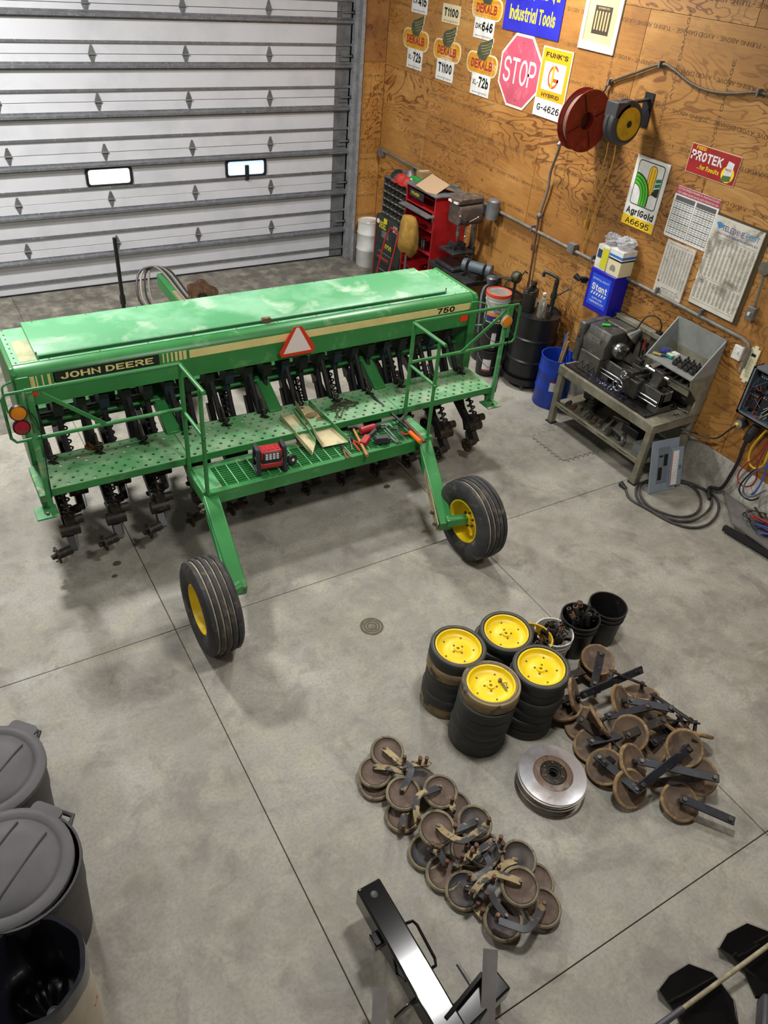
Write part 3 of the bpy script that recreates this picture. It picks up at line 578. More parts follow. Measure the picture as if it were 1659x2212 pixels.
# ---------------------------------------------------------------- conduit
zc = .5*(onx(1400,625).z+onx(1100,475).z); zc = 1.70
m_cond = M('grey_conduit', '7d776c', .5, .2, c2='655f55', sc=10)
t = thing('electrical_conduit', 'long grey conduit run along the plywood wall', 'conduit', (WX, 7, zc))
ye = onx(1628, 745).y
mb = MB(); mb.tube([(WX-.035, SY-.1, zc+.05), (WX-.035, 9, zc+.02), (WX-.035, ye+.12, zc-.03), (WX-.035, ye+.04, zc-.05), (WX-.035, ye, zc-.10), (WX-.035, ye-.0, zc-.28)], .021, 10); obj('pipe', mb, m_cond, t)
for yy in (10.1, 8.7, 7.3, 6.2, 5.2, 4.6): obj('clip', MB().b(WX-.06, WX, yy-.012, yy+.012, zc-.03, zc+.05), m_galvd, t)
for (yy, s) in ((SY-.13, .12), (9.0, .11), (6.55, .11)):
    bo = obj('junction_box', MB().box((WX-.035, yy, zc+.02), (.07, s, s)), m_cond, t, bevel=.006); obj('cover_plate', MB().box((WX-.074, yy, zc+.02), (.006, s*.95, s*.95)), m_galvd, bo)
# ---------------------------------------------------------------- hose reel (axis along the wall)
hc = onx(1268, 262, WX-.33); rr = .30
t = thing('hose_reel', 'dark red steel hose reel mounted high on the wall', 'reel', (hc.x, hc.y, hc.z-rr))
m_reel = M('reel_red', '8a2417', .42, c2='6d1a10', sc=5, c3='9c3322', sc3=8); m_reeld = M('reel_inner', '4a110b', .5)
AX = Matrix.Rotation(PI/2, 4, 'X')     # lathe z axis -> -y (towards the camera)
def disc(yo, r, prof): return MB().mat(Matrix.Translation((hc.x, hc.y-yo, hc.z)) @ AX).lathe(prof, 40)
obj('flange', disc(0, rr, [(.085,-.05),(.085,0),(.10,.005),(rr-.03,.005),(rr,.018),(rr,.010),(rr-.03,-.003),(.10,-.003)]), m_reel, t)
obj('flange', disc(-.10, rr, [(.05,-.004),(rr-.03,-.004),(rr,-.016),(rr,-.008),(rr-.03,.004),(.05,.004)]), m_reel, t)
obj('hub', disc(0, rr, [(.0,-.06),(.085,-.06),(.09,-.10),(.0,-.10)]), m_reeld, t)
mb = MB()
for k in range(7): mb.mat(Matrix.Translation((hc.x, hc.y+.018+.0115*k, hc.z)) @ AX).lathe([(.24,-.008),(.25,0),(.24,.008),(.23,0)], 36)
obj('wound_hose', mb, M('pale_hose', 'b09a90', .5), t)
for k in range(4):
    a = k*PI/2+.4; mb = MB().bar((hc.x+.1*math.cos(a), hc.y-.008, hc.z+.1*math.sin(a)), (hc.x+.27*math.cos(a), hc.y-.008, hc.z+.27*math.sin(a)), .006, .012, up=(0,1,0)); obj('flange_rib', mb, m_reeld, t)
obj('wall_bracket', MB().b(hc.x, WX, hc.y+.19, hc.y+.21, hc.z-.06, hc.z+.06).b(WX-.015, WX, hc.y-.05, hc.y+.25, hc.z-.16, hc.z+.16), m_reel, t)
g_ = onx(1222, 300, WX-.36); obj('roller_guide', MB().box((g_.x, g_.y, g_.z), (.10, .10, .13)).bar((g_.x, g_.y, g_.z), (hc.x, hc.y+.2, hc.z-.1), .03, .05), M('guide_red', 'b5353a', .4), t, bevel=.008)
obj('outlet_fitting', MB().cyl((g_.x-.05, g_.y, g_.z-.02), (g_.x-.1, g_.y-.01, g_.z-.06), .02), m_galv, t)
m_hose = M('grey_hose', '7a7069', .5); m_brown = M('brown_pipe', '5d4032', .5, .3, c2='6f5140', sc=12)
def W(u, v, d=.03): return onx(u, v, WX-d)
hose = MB().tube([(g_.x-.06, g_.y, g_.z-.04), W(1205,330,.2), W(1190,370,.08), W(1183,410,.05), W(1172,445,.04), W(1164,468,.04)], .016, 8, smooth=5)
single('air_hose', hose, m_hose, 'grey air hose hanging from the red reel', 'hose')
t = thing('air_drop_pipe', 'thin brown pipe dropping from the valve behind the drums', 'pipe', W(1164,470,.04))
obj('pipe', MB().tube([W(1164,470,.05), W(1157,515,.05), W(1150,560,.05), W(1143,605,.05), W(1130,660,.05), W(1118,740,.05)], .013, 8), m_brown, t)
obj('valve', MB().sph(W(1165,466,.06), .035, 10, 8).cyl(W(1165,466,.06), W(1165,466,.11), .012), m_galvd, t); obj('coupling', MB().cyl(W(1152,528,.05), W(1150,540,.05), .024), m_brown, t)
cb = MB().tube([(hc.x, hc.y+.1, hc.z+.26), W(1300,200,.08), W(1318,178), W(1370,158), W(1428,139), W(1455,150), W(1490,178), W(1530,196), W(1580,202), W(1640,200), W(1680,215)], .014, 8, smooth=5)
t = thing('supply_cable', 'thick dark cable looping across the plywood beside the reels', 'cable', W(1428,139)); obj('cable', cb, M('dark_cable', '4d4030', .6, c2='5f5038', sc=14), t)
for u, v in ((1318,178),(1428,139),(1640,200)): p = W(u,v); obj('staple', MB().b(p.x-.03, WX, p.y-.008, p.y+.008, p.z-.03, p.z+.03), m_galvd, t)
# cord reel
cc = onx(1357, 268, WX-.30); t = thing('cord_reel', 'black plastic cord reel with a yellow disc', 'reel', (cc.x, cc.y, cc.z-.21))
m_dgrey = M('dark_grey_plastic', '3b3b3e', .5, c2='2f2f31', sc=8)
obj('housing', MB().mat(Matrix.Translation((cc.x, cc.y, cc.z)) @ AX).lathe([(0,-.16),(.17,-.16),(.205,-.14),(.21,-.09),(.20,-.085),(.20,-.075),(.21,-.07),(.205,-.02),(.18,0),(.0,0)], 32).box((-.11,.12,-.08),(.17,.14,.16)), m_dgrey, t, bevel=.006)
fd = obj('face_disc', MB().mat(Matrix.Translation((cc.x, cc.y-.002, cc.z)) @ AX).lathe([(0,.012),(.03,.012),(.15,.008),(.152,-.004),(0,-.004)], 32), M('disc_yellow', 'c9a21a', .4, c2='a8831a', sc=10), t)
obj('hub_cap', MB().mat(Matrix.Translation((cc.x, cc.y-.002, cc.z)) @ AX).lathe([(0,.02),(.03,.018),(.034,.008)], 16), m_blk, fd)
obj('wall_arm', MB().bar((cc.x, cc.y+.08, cc.z+.17), (WX, cc.y+.08, cc.z+.20), .05, .02).b(WX-.012, WX, cc.y+.02, cc.y+.14, cc.z-.05, cc.z+.26), m_blk, t)
m_ycord = M('yellow_cord', 'c9962c', .5)
sl = onx(1320, 262, WX-.36)
single('yellow_extension_cord', MB().tube([sl, W(1316,300,.25), W(1305,350,.15), W(1287,400,.06), W(1270,460,.04), W(1266,478,.04)], .006, 6, smooth=5).cyl(W(1266,476,.04), W(1262,492,.04), .02, .014, n=8), m_ycord, 'yellow cord hanging from the cord reel, ending in a plug', 'cord')
single('yellow_reel_lead', MB().tube([onx(1331,305,WX-.3), W(1326,340,.2), W(1312,390,.08), W(1292,440,.04), W(1272,500,.03), W(1258,540,.03), W(1262,552,.03)], .006, 6, smooth=5), m_ycord, 'yellow power lead running down to the conduit box', 'cord')
# ---------------------------------------------------------------- small wall fittings on the right
c6 = lambda u, v, d=.02: onx(1540+u*.1898, 700+v*.1898, WX-d)
p = c6(288, 325); t = thing('thermostat', 'small white thermostat beside the thermometers', 'thermostat', (WX, p.y, p.z-.07))
obj('body', MB().box((WX-.02, p.y, p.z), (.04, .105, .14)), m_swhite, t, bevel=.006); obj('dial', MB().cyl((WX-.04, p.y, p.z+.015), (WX-.05, p.y, p.z+.015), .016), m_swhite, t)
p = c6(345, 415); t = thing('dirty_thermometer', 'narrow brown stained wall thermometer', 'thermometer', (WX, p.y, p.z-.13))
obj('board', MB().box((WX-.006, p.y, p.z), (.012, .055, .27)), M('stained_tin', '8a6a50', .6, c2='b59a86', sc=9, c3='5a3f2c', sc3=15), t, bevel=.004); obj('tube', MB().cyl((WX-.016, p.y, p.z-.1), (WX-.016, p.y, p.z+.11), .004, n=6), m_swhite, t)
p = c6(415, 465); t = thing('white_thermometer', 'tall cream wall thermometer beside the open electrical box', 'thermometer', (WX, p.y, p.z-.19))
m_cream = M('cream_tin', 'e2dcb8', .5)
flat('board', [(-.05,-.165),(-.02,-.165),(-.02,-.19),(.02,-.19),(.02,-.165),(.05,-.165),(.05,.165),(.02,.165),(.02,.19),(-.02,.19),(-.02,.165),(-.05,.165)], m_cream, t, p.y, p.z, .002, .012)
flat('display', rect(.05, .028, 0, .10), m_ink, t, p.y, p.z, .012, .014)
mb = MB().mat(WM(p.y, p.z))
for j in range(16): mb.prism(rect(.03+.012*(j % 3), .004, 0, .055-.0125*j), .012, .0125)
obj('scale_marks', mb, m_fine, t, smooth=False, kind='stuff')
# switch on a conduit stub
a, b = W(1655,580,.03), W(1626,672,.03); t = thing('wall_switch', 'grey switch box on a short vertical conduit', 'switch', (WX, b.y, b.z-.1))
obj('pipe', MB().tube([(WX-.03, a.y, a.z+.25), (WX-.03, a.y, a.z), (WX-.03, b.y, b.z+.05)], .014, 8), m_cond, t); obj('box', MB().box((WX-.035, b.y, b.z-.02), (.07, .085, .13)), m_cond, t, bevel=.006)
obj('toggle', MB().box((WX-.078, b.y, b.z-.02), (.02, .02, .03)), m_swhite, t); obj('round_cover', MB().cyl((WX-.0, a.y, a.z), (WX-.06, a.y, a.z), .06), m_cond, t)
# open electrical enclosure
tl, bl = c6(480,475,.15), c6(255,985,.15); br = c6(585,1180,.15)
y1, z1 = tl.y, tl.z; y0, z0 = y1-.45, bl.z
t = thing('electrical_enclosure', 'open grey electrical box with tangled wiring on the wall', 'electrical box', (WX, (y0+y1)/2, z0))
m_enc = M('enclosure_grey', '6f7a82', .45, .2, c2='5c666d', sc=8)
obj('box', MB().b(WX-.012, WX, y0, y1, z0, z1).b(WX-.16, WX-.012, y1-.012, y1, z0, z1).b(WX-.16, WX-.012, y0, y0+.012, z0, z1).b(WX-.16, WX-.012, y0, y1, z0, z0+.012).b(WX-.16, WX-.012, y0, y1, z1-.012, z1).b(WX-.16, WX-.155, y1-.03, y1, z0, z1).b(WX-.16, WX-.155, y0, y1, z0, z0+.03), m_enc, t)
obj('back_plate', MB().b(WX-.03, WX-.012, y0+.03, y1-.03, z0+.04, z1-.04), m_galvd, t)
mdk = M('contactor_black', '1d1f22', .45)
for k, (dy, dz, sy_, sz_) in enumerate(((.10,.12,.09,.16),(.22,.12,.09,.18),(.33,.12,.09,.16),(.12,.36,.10,.12),(.28,.38,.14,.14))):
    o = obj('contactor', MB().b(WX-.11, WX-.03, y1-dy-sy_/2, y1-dy+sy_/2, z0+dz-.04, z0+dz+sz_-.04), mdk, t, bevel=.005)
    for j in range(3): obj('terminal_screw', MB().cyl((WX-.11, y1-dy-.025+.025*j, z0+dz+sz_-.06), (WX-.118, y1-dy-.025+.025*j, z0+dz+sz_-.06), .008, n=6), m_galv, o)
random.seed(3)
for k in range(16):
    cc_ = random.choice(['1a1a1c', '20242a', 'b8bdc0', '3b6a8a', 'a33b33', '8a9a58']); ya, za = random.uniform(y0+.05, y1-.04), random.uniform(z0+.05, z1-.05)
    pts = [(WX-random.uniform(.08,.14), max(y0+.03, min(y1-.03, ya+random.uniform(-.12,.12))), max(z0+.04, min(z1-.04, za+random.uniform(-.15,.15)))) for _ in range(4)]
    obj('wire', MB().tube(pts, .0035, 5, smooth=5), M('wire_'+cc_, cc_, .5), t)
p = c6(320,1130,.05); t = thing('wall_receptacle', 'round metal receptacle with a yellow plug below the electrical box', 'receptacle', (WX, p.y, p.z-.05))
obj('body', MB().cyl((WX, p.y, p.z), (WX-.09, p.y, p.z), .05).cyl((WX-.04, p.y, p.z), (WX-.04, p.y-.03, z0), .022), m_dgrey, t); obj('steel_ring', MB().cyl((WX-.09, p.y, p.z), (WX-.10, p.y, p.z), .043), m_galv, t)
pl = c6(262,1158,.12); obj('plug', MB().cyl((WX-.10, p.y, p.z), pl, .026, .018), M('plug_yellow', 'd8b032', .45), t)
single('plug_cord', MB().tube([pl, c6(180,1210,.12), c6(90,1275,.12), c6(0,1300,.12), onx(1500,935,WX-.14), onx(1470,925,WX-.2)], .009, 6, smooth=5), m_blk, 'thin dark cord from the yellow plug to the bench', 'cord')
p = c6(440,1255,.08); t = thing('heavy_cord_connector', 'large black twist connector with thick cord under the electrical box', 'connector', (WX, p.y, p.z-.1))
obj('connector', MB().cyl(c6(500,1165,.08), c6(440,1250,.10), .045, .055).cyl(c6(440,1250,.10), c6(380,1330,.12), .055, .04), m_blk, t)
fl_ = onz(1556, 1070, .02)
obj('cord', MB().tube([c6(385,1325,.12), c6(340,1420,.12), c6(290,1560,.10), c6(190,1740,.08), c6(90,1870,.06), Vector((WX-.06, fl_.y+.1, .08)), Vector((WX-.15, fl_.y, .025))], .019, 8, smooth=5), m_blk, t)
# ================================================================ grain drill
m_plat = M('walkboard_green', '62a56b', .55, c2='9dc69b', sc=3.5, lo=.36, hi=.62, c3='b9b798', sc3=7, lo3=.58, hi3=.74)
m_gtop = M('faded_glare_green_top', '57a06c', .45, c2='86bd96', sc=1.4, lo=.42, hi=.62, c3='b5cdb2', sc3=2.3, lo3=.56, hi3=.72)  # paler than the body green: fading, dust and light glare put into the colour
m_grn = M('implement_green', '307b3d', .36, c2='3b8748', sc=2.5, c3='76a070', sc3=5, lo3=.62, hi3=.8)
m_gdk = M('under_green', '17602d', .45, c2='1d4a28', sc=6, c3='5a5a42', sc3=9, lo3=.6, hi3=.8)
m_gmud = M('muddy_green', '33894a', .5, c2='66a572', sc=3, lo=.42, hi=.66, c3='b5b08c', sc3=5, lo3=.53, hi3=.7)
m_mud = M('dried_mud', 'a39472', .9, c2='8b7d5e', sc=9, c3='3f7a48', sc3=6, lo3=.58, hi3=.66, bump=.3)
m_blkm = M('black_metal', '191a1c', .42, .3, c2='2b2925', sc=12, c3='5b4a36', sc3=22, lo3=.62, hi3=.75)
m_grime = M('grimy_casting', '24211d', .55, .4, c2='3a3228', sc=14, c3='5d4f3a', sc3=28)
m_rust = M('rust_brown', '6b4a36', .8, c2='4a3426', sc=9, c3='8a6a4c', sc3=20)
m_steel = M('bare_steel', 'a2a3a5', .3, .9, c2='7d7d7f', sc=14); m_bolt = M('bolt_steel', '6a6459', .5, .6, c2='4a4036', sc=20)
m_jdy = M('wheel_yellow', 'f0d010', .4, c2='e6c61a', sc=4, c3='8a7a3a', sc3=14, lo3=.68, hi3=.76)
m_cst = M('decal_cream', 'e8d894', .45, c2='ddcb86', sc=4)
m_tire = M('tire_rubber', '2a2b2d', .75, c2='3a3a39', sc=6, c3='6b6251', sc3=8, lo3=.55, hi3=.72)
m_mudl = M('tread_mud', 'b8ad94', .9, c2='94896f', sc=14)
dr = thing('grain_drill', 'long green no-till grain drill with hopper, walkboard and yellow-rimmed wheels', 'seed drill', (2.67, 5.7, 0))
XL, XR = .44, 4.90
YZ = Matrix(((0,0,1,0),(1,0,0,0),(0,1,0,0),(0,0,0,1)))     # (y, z, x) profile -> world
prof = [(6.50,1.07),(6.62,1.07),(6.78,1.25),(6.78,1.575),(6.755,1.60),(6.09,1.60),(6.05,1.592),(6.015,1.57),(5.993,1.535),(5.988,1.50),(5.988,1.28),(6.02,1.26)]
hop = obj('hopper', MB().mat(YZ).prism(prof, XL, XR), m_grn, dr)
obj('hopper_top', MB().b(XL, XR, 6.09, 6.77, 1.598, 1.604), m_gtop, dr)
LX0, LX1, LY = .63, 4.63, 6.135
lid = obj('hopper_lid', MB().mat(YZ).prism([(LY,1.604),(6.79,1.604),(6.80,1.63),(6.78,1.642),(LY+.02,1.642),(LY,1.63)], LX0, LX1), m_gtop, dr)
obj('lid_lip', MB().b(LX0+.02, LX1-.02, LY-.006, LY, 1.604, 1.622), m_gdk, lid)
obj('lid_latch', MB().b(2.58, 2.66, LY-.02, LY+.02, 1.61, 1.648), m_rust, lid)
for x in (LX0+.005, LX1-.005): obj('lid_hinge_pin', MB().cyl((x, LY+.01, 1.64), (x, LY+.01, 1.66), .006), m_rust, lid)
rv = MB().cyl((0,0,0),(0,0,.004),.007,n=6); rvm = mesh_of('rivet', rv, m_rust)
def rivet(x, y, z):
    o = bpy.data.objects.new('rivet', rvm); link(o, dr); o.location = Vector((x, y, z))-OFF[dr]
for k in range(8):
    rivet(XR-.03, 6.12+.09*k, 1.604); rivet(XL+.03, 6.12+.09*k, 1.604)
for k in range(11): rivet(.72+.40*k, 6.105, 1.603)
for k in range(10): rivet(.72+.45*k, 6.765, 1.64)
obj('dust_patch', MB().b(.50, .625, 6.12, 6.52, 1.604, 1.606), M('dust_patch', 'c5b795', .9, c2='9dac82', sc=7), dr)
# end panels with front flange and footplates
pp = [(5.975,1.57),(6.02,1.612),(6.78,1.612),(6.81,1.59),(6.81,1.22),(6.25,.66),(5.975,.60)]
for s, x0, x1 in ((-1, .40, .44), (1, 4.90, 4.94)):
    obj('end_panel', MB().mat(YZ).prism(pp, x0, x1), m_grn, dr, bevel=.008)
    xf = (.42, .52) if s < 0 else (4.84, 4.93)
    obj('front_flange', MB().b(xf[0], xf[1], 5.955, 5.975, .62, 1.55), m_grn, dr, bevel=.004)
    xc = .40 if s < 0 else 4.90
    br = obj('foot_bracket', MB().b(xc-.035, xc+.045, 5.50, 5.96, .66, .735), m_gmud, dr, bevel=.005)
    obj('foot_plate', MB().b(xc-.10, xc+.07, 5.36, 5.53, .60, .615).b(xc-.03, xc+.03, 5.5, 5.54, .61, .67), m_gmud, br, bevel=.003)
    for dy in (0, .1): obj('bolt', MB().cyl((xc-.01, 5.41+dy, .615), (xc-.01, 5.41+dy, .63), .014, n=6), m_bolt, br)
    xh = .40 if s < 0 else 4.94; xo = xh + s*.07
    obj('grab_handle', MB().tube([(xh,5.99,1.52),(xo,5.95,1.515),(xo+s*.015,5.93,1.47),(xo+s*.015,5.93,1.32),(xo,5.95,1.275),(xh,5.985,1.27)], .009, 8, smooth=3), m_grn, dr)
# decals on the face
F = 5.9865
def face(u, v, y=F): return ony(u, v, y)
zt, zb_ = 1.508, 1.435
zt = .5*(face(1013,658).z+face(560,727).z); zb_ = zt-.072
def fr(x0, x1, z0, z1, m, name, d=.0015): obj(name, MB().b(x0, x1, F-d, F, z0, z1), m, dr, smooth=False)
xs = face(410, 775).x
fr(xs, 4.86, zb_, zt, m_cst, 'decal_stripe')
text('750', m_ink, dr, (face(963,672).x, F-.003, (zt+zb_)/2), (1,0,0), (0,0,1), .064, .22, bold=.05)
xt0, xt1 = face(118,825).x, face(345,785).x; m_bk = M('decal_black', '15201a', .4)
fr(xt0, xt1, zb_-.012, zt+.012, m_bk, 'decal_band')
text('JOHN DEERE', m_cst, dr, ((xt0+xt1)/2, F-.003, (zt+zb_)/2), (1,0,0), (0,0,1), .066, (xt1-xt0)*.88, bold=.04)
for k, wd in enumerate((.012,.014,.018,.022,.026,.03)): x = xt1+.03+k*(xs-xt1-.05)/6; fr(x, x+wd, zb_-.005, zt+.005, m_cst, 'decal_bar')
for k, wd in enumerate((.05,.016,.016,.03,.012)): x = XL+.09+k*.045; fr(x, x+wd*.7, zb_-.02, zt, m_cst, 'decal_bar')
p = face(1002,686); obj('reflector', MB().box((p.x, F-.003, p.z), (.10,.006,.075)), M('reflector_orange', 'f0431c', .25), dr)
p = face(72,848); obj('reflector', MB().box((p.x, F-.003, p.z), (.06,.006,.06)), M('reflector_red', 'd8341f', .25), dr)
# slow-vehicle triangle
A, B_, C_ = ony(643,698,5.93), ony(598,776,5.93), ony(686,758,5.93); cx = (B_.x+C_.x)/2; z0 = (B_.z+C_.z)/2; hT = A.z-z0; hw = (C_.x-B_.x)/2
XZ = Matrix(((1,0,0,cx),(0,0,-1,5.935),(0,1,0,z0),(0,0,0,1)))
def tri(e, c): return [(-hw-e+c*.55,-e),(hw+e-c*.55,-e),(hw+e-c*.28,-e+c*.6),(c*.45,hT+e-c*.4),(-c*.45,hT+e-c*.4),(-hw-e+c*.28,-e+c*.6)]
tr_ = obj('slow_vehicle_emblem', MB().mat(XZ).prism(tri(.0,.09), 0, .004), M('emblem_red', 'd4361f', .35), dr, smooth=False)
obj('emblem_centre', MB().mat(XZ).prism([(-hw*.68,.032),(hw*.68,.032),(hw*.06,hT*.86),(-hw*.06,hT*.86)], .004, .006), M('emblem_white', 'ecdfda', .3), tr_, smooth=False)
obj('emblem_bracket', MB().b(cx-.02, cx+.02, 5.94, 5.99, z0+.1, z0+hT*.7), m_grn, dr)
# perforated walkboard
PZ_ = .80
def perforated(x0, x1, y0, y1, nx, ny, r):
    mb = MB(); dx, dy = (x1-x0)/nx, (y1-y0)/ny; hp = [(r*math.cos(2*PI*k/8+PI/8), r*math.sin(2*PI*k/8+PI/8)) for k in range(8)]
    def cell(cx, cy, w_, full=True):
        if not full: mb.add([(cx-w_/2,cy-dy/2,PZ_),(cx+w_/2,cy-dy/2,PZ_),(cx+w_/2,cy+dy/2,PZ_),(cx-w_/2,cy+dy/2,PZ_)], [(0,1,2,3)]); return
        P = [(cx+w_/2,cy+dy/2,PZ_),(cx-w_/2,cy+dy/2,PZ_),(cx-w_/2,cy-dy/2,PZ_),(cx+w_/2,cy-dy/2,PZ_)] + [(cx+a,cy+b,PZ_) for a, b in hp] + [(cx+a,cy+b,PZ_-.012) for a, b in hp]
        Fc = [(0,5,4),(0,1,6,5),(1,7,6),(1,2,8,7),(2,9,8),(2,3,10,9),(3,11,10),(3,0,4,11)]
        Fc += [(4+k, 4+(k+1)%8, 12+(k+1)%8, 12+k) for k in range(8)]
        mb.add(P, Fc)
    for j in range(ny):
        cy = y0+dy*(j+.5)
        if j % 2 == 0:
            for i in range(nx): cell(x0+dx*(i+.5), cy, dx)
        else:
            cell(x0+dx*.25, cy, dx*.5, False)
            for i in range(nx-1): cell(x0+dx*(i+1), cy, dx)
            cell(x1-dx*.25, cy, dx*.5, False)
    return mb
WY0, WY1 = 5.47, 5.955
secs = [(.44, 1.60, 11), (1.605, 3.72, 20), (3.725, 4.895, 11)]
for x0, x1, n in secs:
    wbd = obj('walkboard_section', perforated(x0, x1, WY0, WY1, n, 7, .0165), m_plat, dr, smooth=False)
    obj('front_lip', MB().b(x0, x1, WY0-.008, WY0, .735, PZ_+.001).b(x0, x1, WY0-.008, WY0+.03, .735, .74), m_grn, wbd, bevel=.002)
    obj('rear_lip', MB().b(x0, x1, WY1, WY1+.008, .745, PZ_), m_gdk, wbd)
# step deck with grating
DZ = .70; dx0, dx1, dy0, dy1 = 1.60, 3.86, 5.03, 5.462
obj('deck_front_beam', MB().b(dx0, dx1, dy0, dy0+.055, .575, DZ), m_grn, dr, bevel=.005)
obj('deck_side_plate', MB().b(dx0, 1.745, dy0+.055, dy1, .63, DZ), m_gmud, dr, bevel=.004); obj('deck_side_plate', MB().b(3.72, dx1, dy0+.055, dy1, .63, DZ), m_gmud, dr, bevel=.004)
obj('deck_rear_strip', MB().b(1.745, 3.72, 5.385, dy1, .66, DZ), m_gmud, dr, bevel=.003)
gb = mesh_of('grate_bar', MB().box((0,0,0),(1.975,.006,.03)), m_grn); gc = mesh_of('cross_bar', MB().box((0,0,0),(.008,.31,.014)), m_gtop)
for k in range(10):
    o = bpy.data.objects.new('grate_bar', gb); link(o, dr); o.location = Vector((2.7325, 5.098+.031*k, .683))-OFF[dr]
for k in range(20):
    o = bpy.data.objects.new('cross_bar', gc); link(o, dr); o.location = Vector((1.79+.1*k, 5.236, .692))-OFF[dr]
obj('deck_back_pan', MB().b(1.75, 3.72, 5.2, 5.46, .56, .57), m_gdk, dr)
# legs to the carrying wheels
TLc, TRc = Vector((1.262, 4.10, .38)), Vector((3.745, 4.13, .38))
for nm, top, bot, sgn in (('l', Vector((1.64,5.10,.625)), Vector((1.535,4.215,.30)), -1), ('r', Vector((3.80,5.06,.625)), Vector((3.515,4.20,.30)), 1)):
    lg = obj('wheel_leg', MB().bar(top+Vector((0,.05,.0)), bot, .13, .15, h2=.12), m_grn, dr, bevel=.012)
    obj('knee', MB().bar(top+Vector((0,.35,.0)), top+Vector((0,-.03,.005)), .15, .13), m_grn, dr, bevel=.01)
    sx = -.068 if sgn > 0 else -.066
    obj('leg_side_plate', MB().bar(top+Vector((sx-.006,-.02,-.02)), bot+Vector((sx-.006,.03,.0)), .012, .10), m_mud if sgn > 0 else m_gmud, lg)
    for t_ in (.06, .12, .80, .93): q = top.lerp(bot, t_)+Vector((sx-.012,0,-.02 if t_ < .5 else .0)); obj('bolt', MB().cyl(q, q+Vector((-.03,0,0)), .022, n=6).cyl(q+Vector((-.03,0,0)), q+Vector((-.045,0,0)), .012, n=8), m_bolt, lg)
    wc = TLc if sgn < 0 else TRc
    obj('axle', MB().cyl(bot+Vector((0,.02,.07)), wc, .04).bar(bot+Vector((0,.0,.06)), wc, .07, .07), m_grn, dr)
def carrying_wheel(c):
    AXX = Matrix.Translation(c) @ Matrix.Rotation(-PI/2, 4, 'Y')      # lathe axis -> -x (dish faces left)
    R0, hw_ = .385, .135
    prof_ = [(.195,-.085),(.20,-.105),(.23,-.125),(.29,-hw_-.004),(.34,-hw_+.002),(.362,-.118)]
    gro = []
    for k in range(5):
        a = -.108+.0475*k; top_ = R0-.9*(a+.013)**2*1.2
        prof_ += [(top_-.004, a), (top_, a+.004), (top_, a+.026), (top_-.002, a+.031)]
        if k < 4: prof_ += [(top_-.018, a+.034), (top_-.018, a+.0445)]; gro.append((top_-.016, a+.039))
    prof_ += [(.362,.118),(.34,hw_-.002),(.29,hw_+.004),(.23,.125),(.20,.105),(.195,.085)]
    tw = obj('tire', MB().mat(AXX).lathe(prof_, 56), m_tire, dr)
    for r, a in gro: obj('groove_mud', MB().mat(AXX).lathe([(r,-.006+a),(r+.003,a),(r,.006+a)], 56), m_mudl, tw)
    rim = obj('rim', MB().mat(AXX).lathe([(.205,.100),(.205,.11),(.195,.112),(.185,.095),(.175,.02),(.165,.0),(.09,-.005),(.085,.03),(.05,.035),(.045,.06),(0,.06)], 40), m_jdy, dr)
    obj('rim', MB().mat(AXX).lathe([(.205,-.100),(.195,-.112),(.185,-.095),(.175,-.02),(.16,-.015),(0,-.015)], 40), m_jdy, dr)
    for k in range(6):
        a = k*PI/3; q = AXX @ Vector((.07*math.cos(a), .07*math.sin(a), .033)); obj('lug_nut', MB().cyl(q, q+Vector((-.02,0,0)), .012, n=6), m_bolt, rim)
carrying_wheel(TLc); carrying_wheel(TRc)
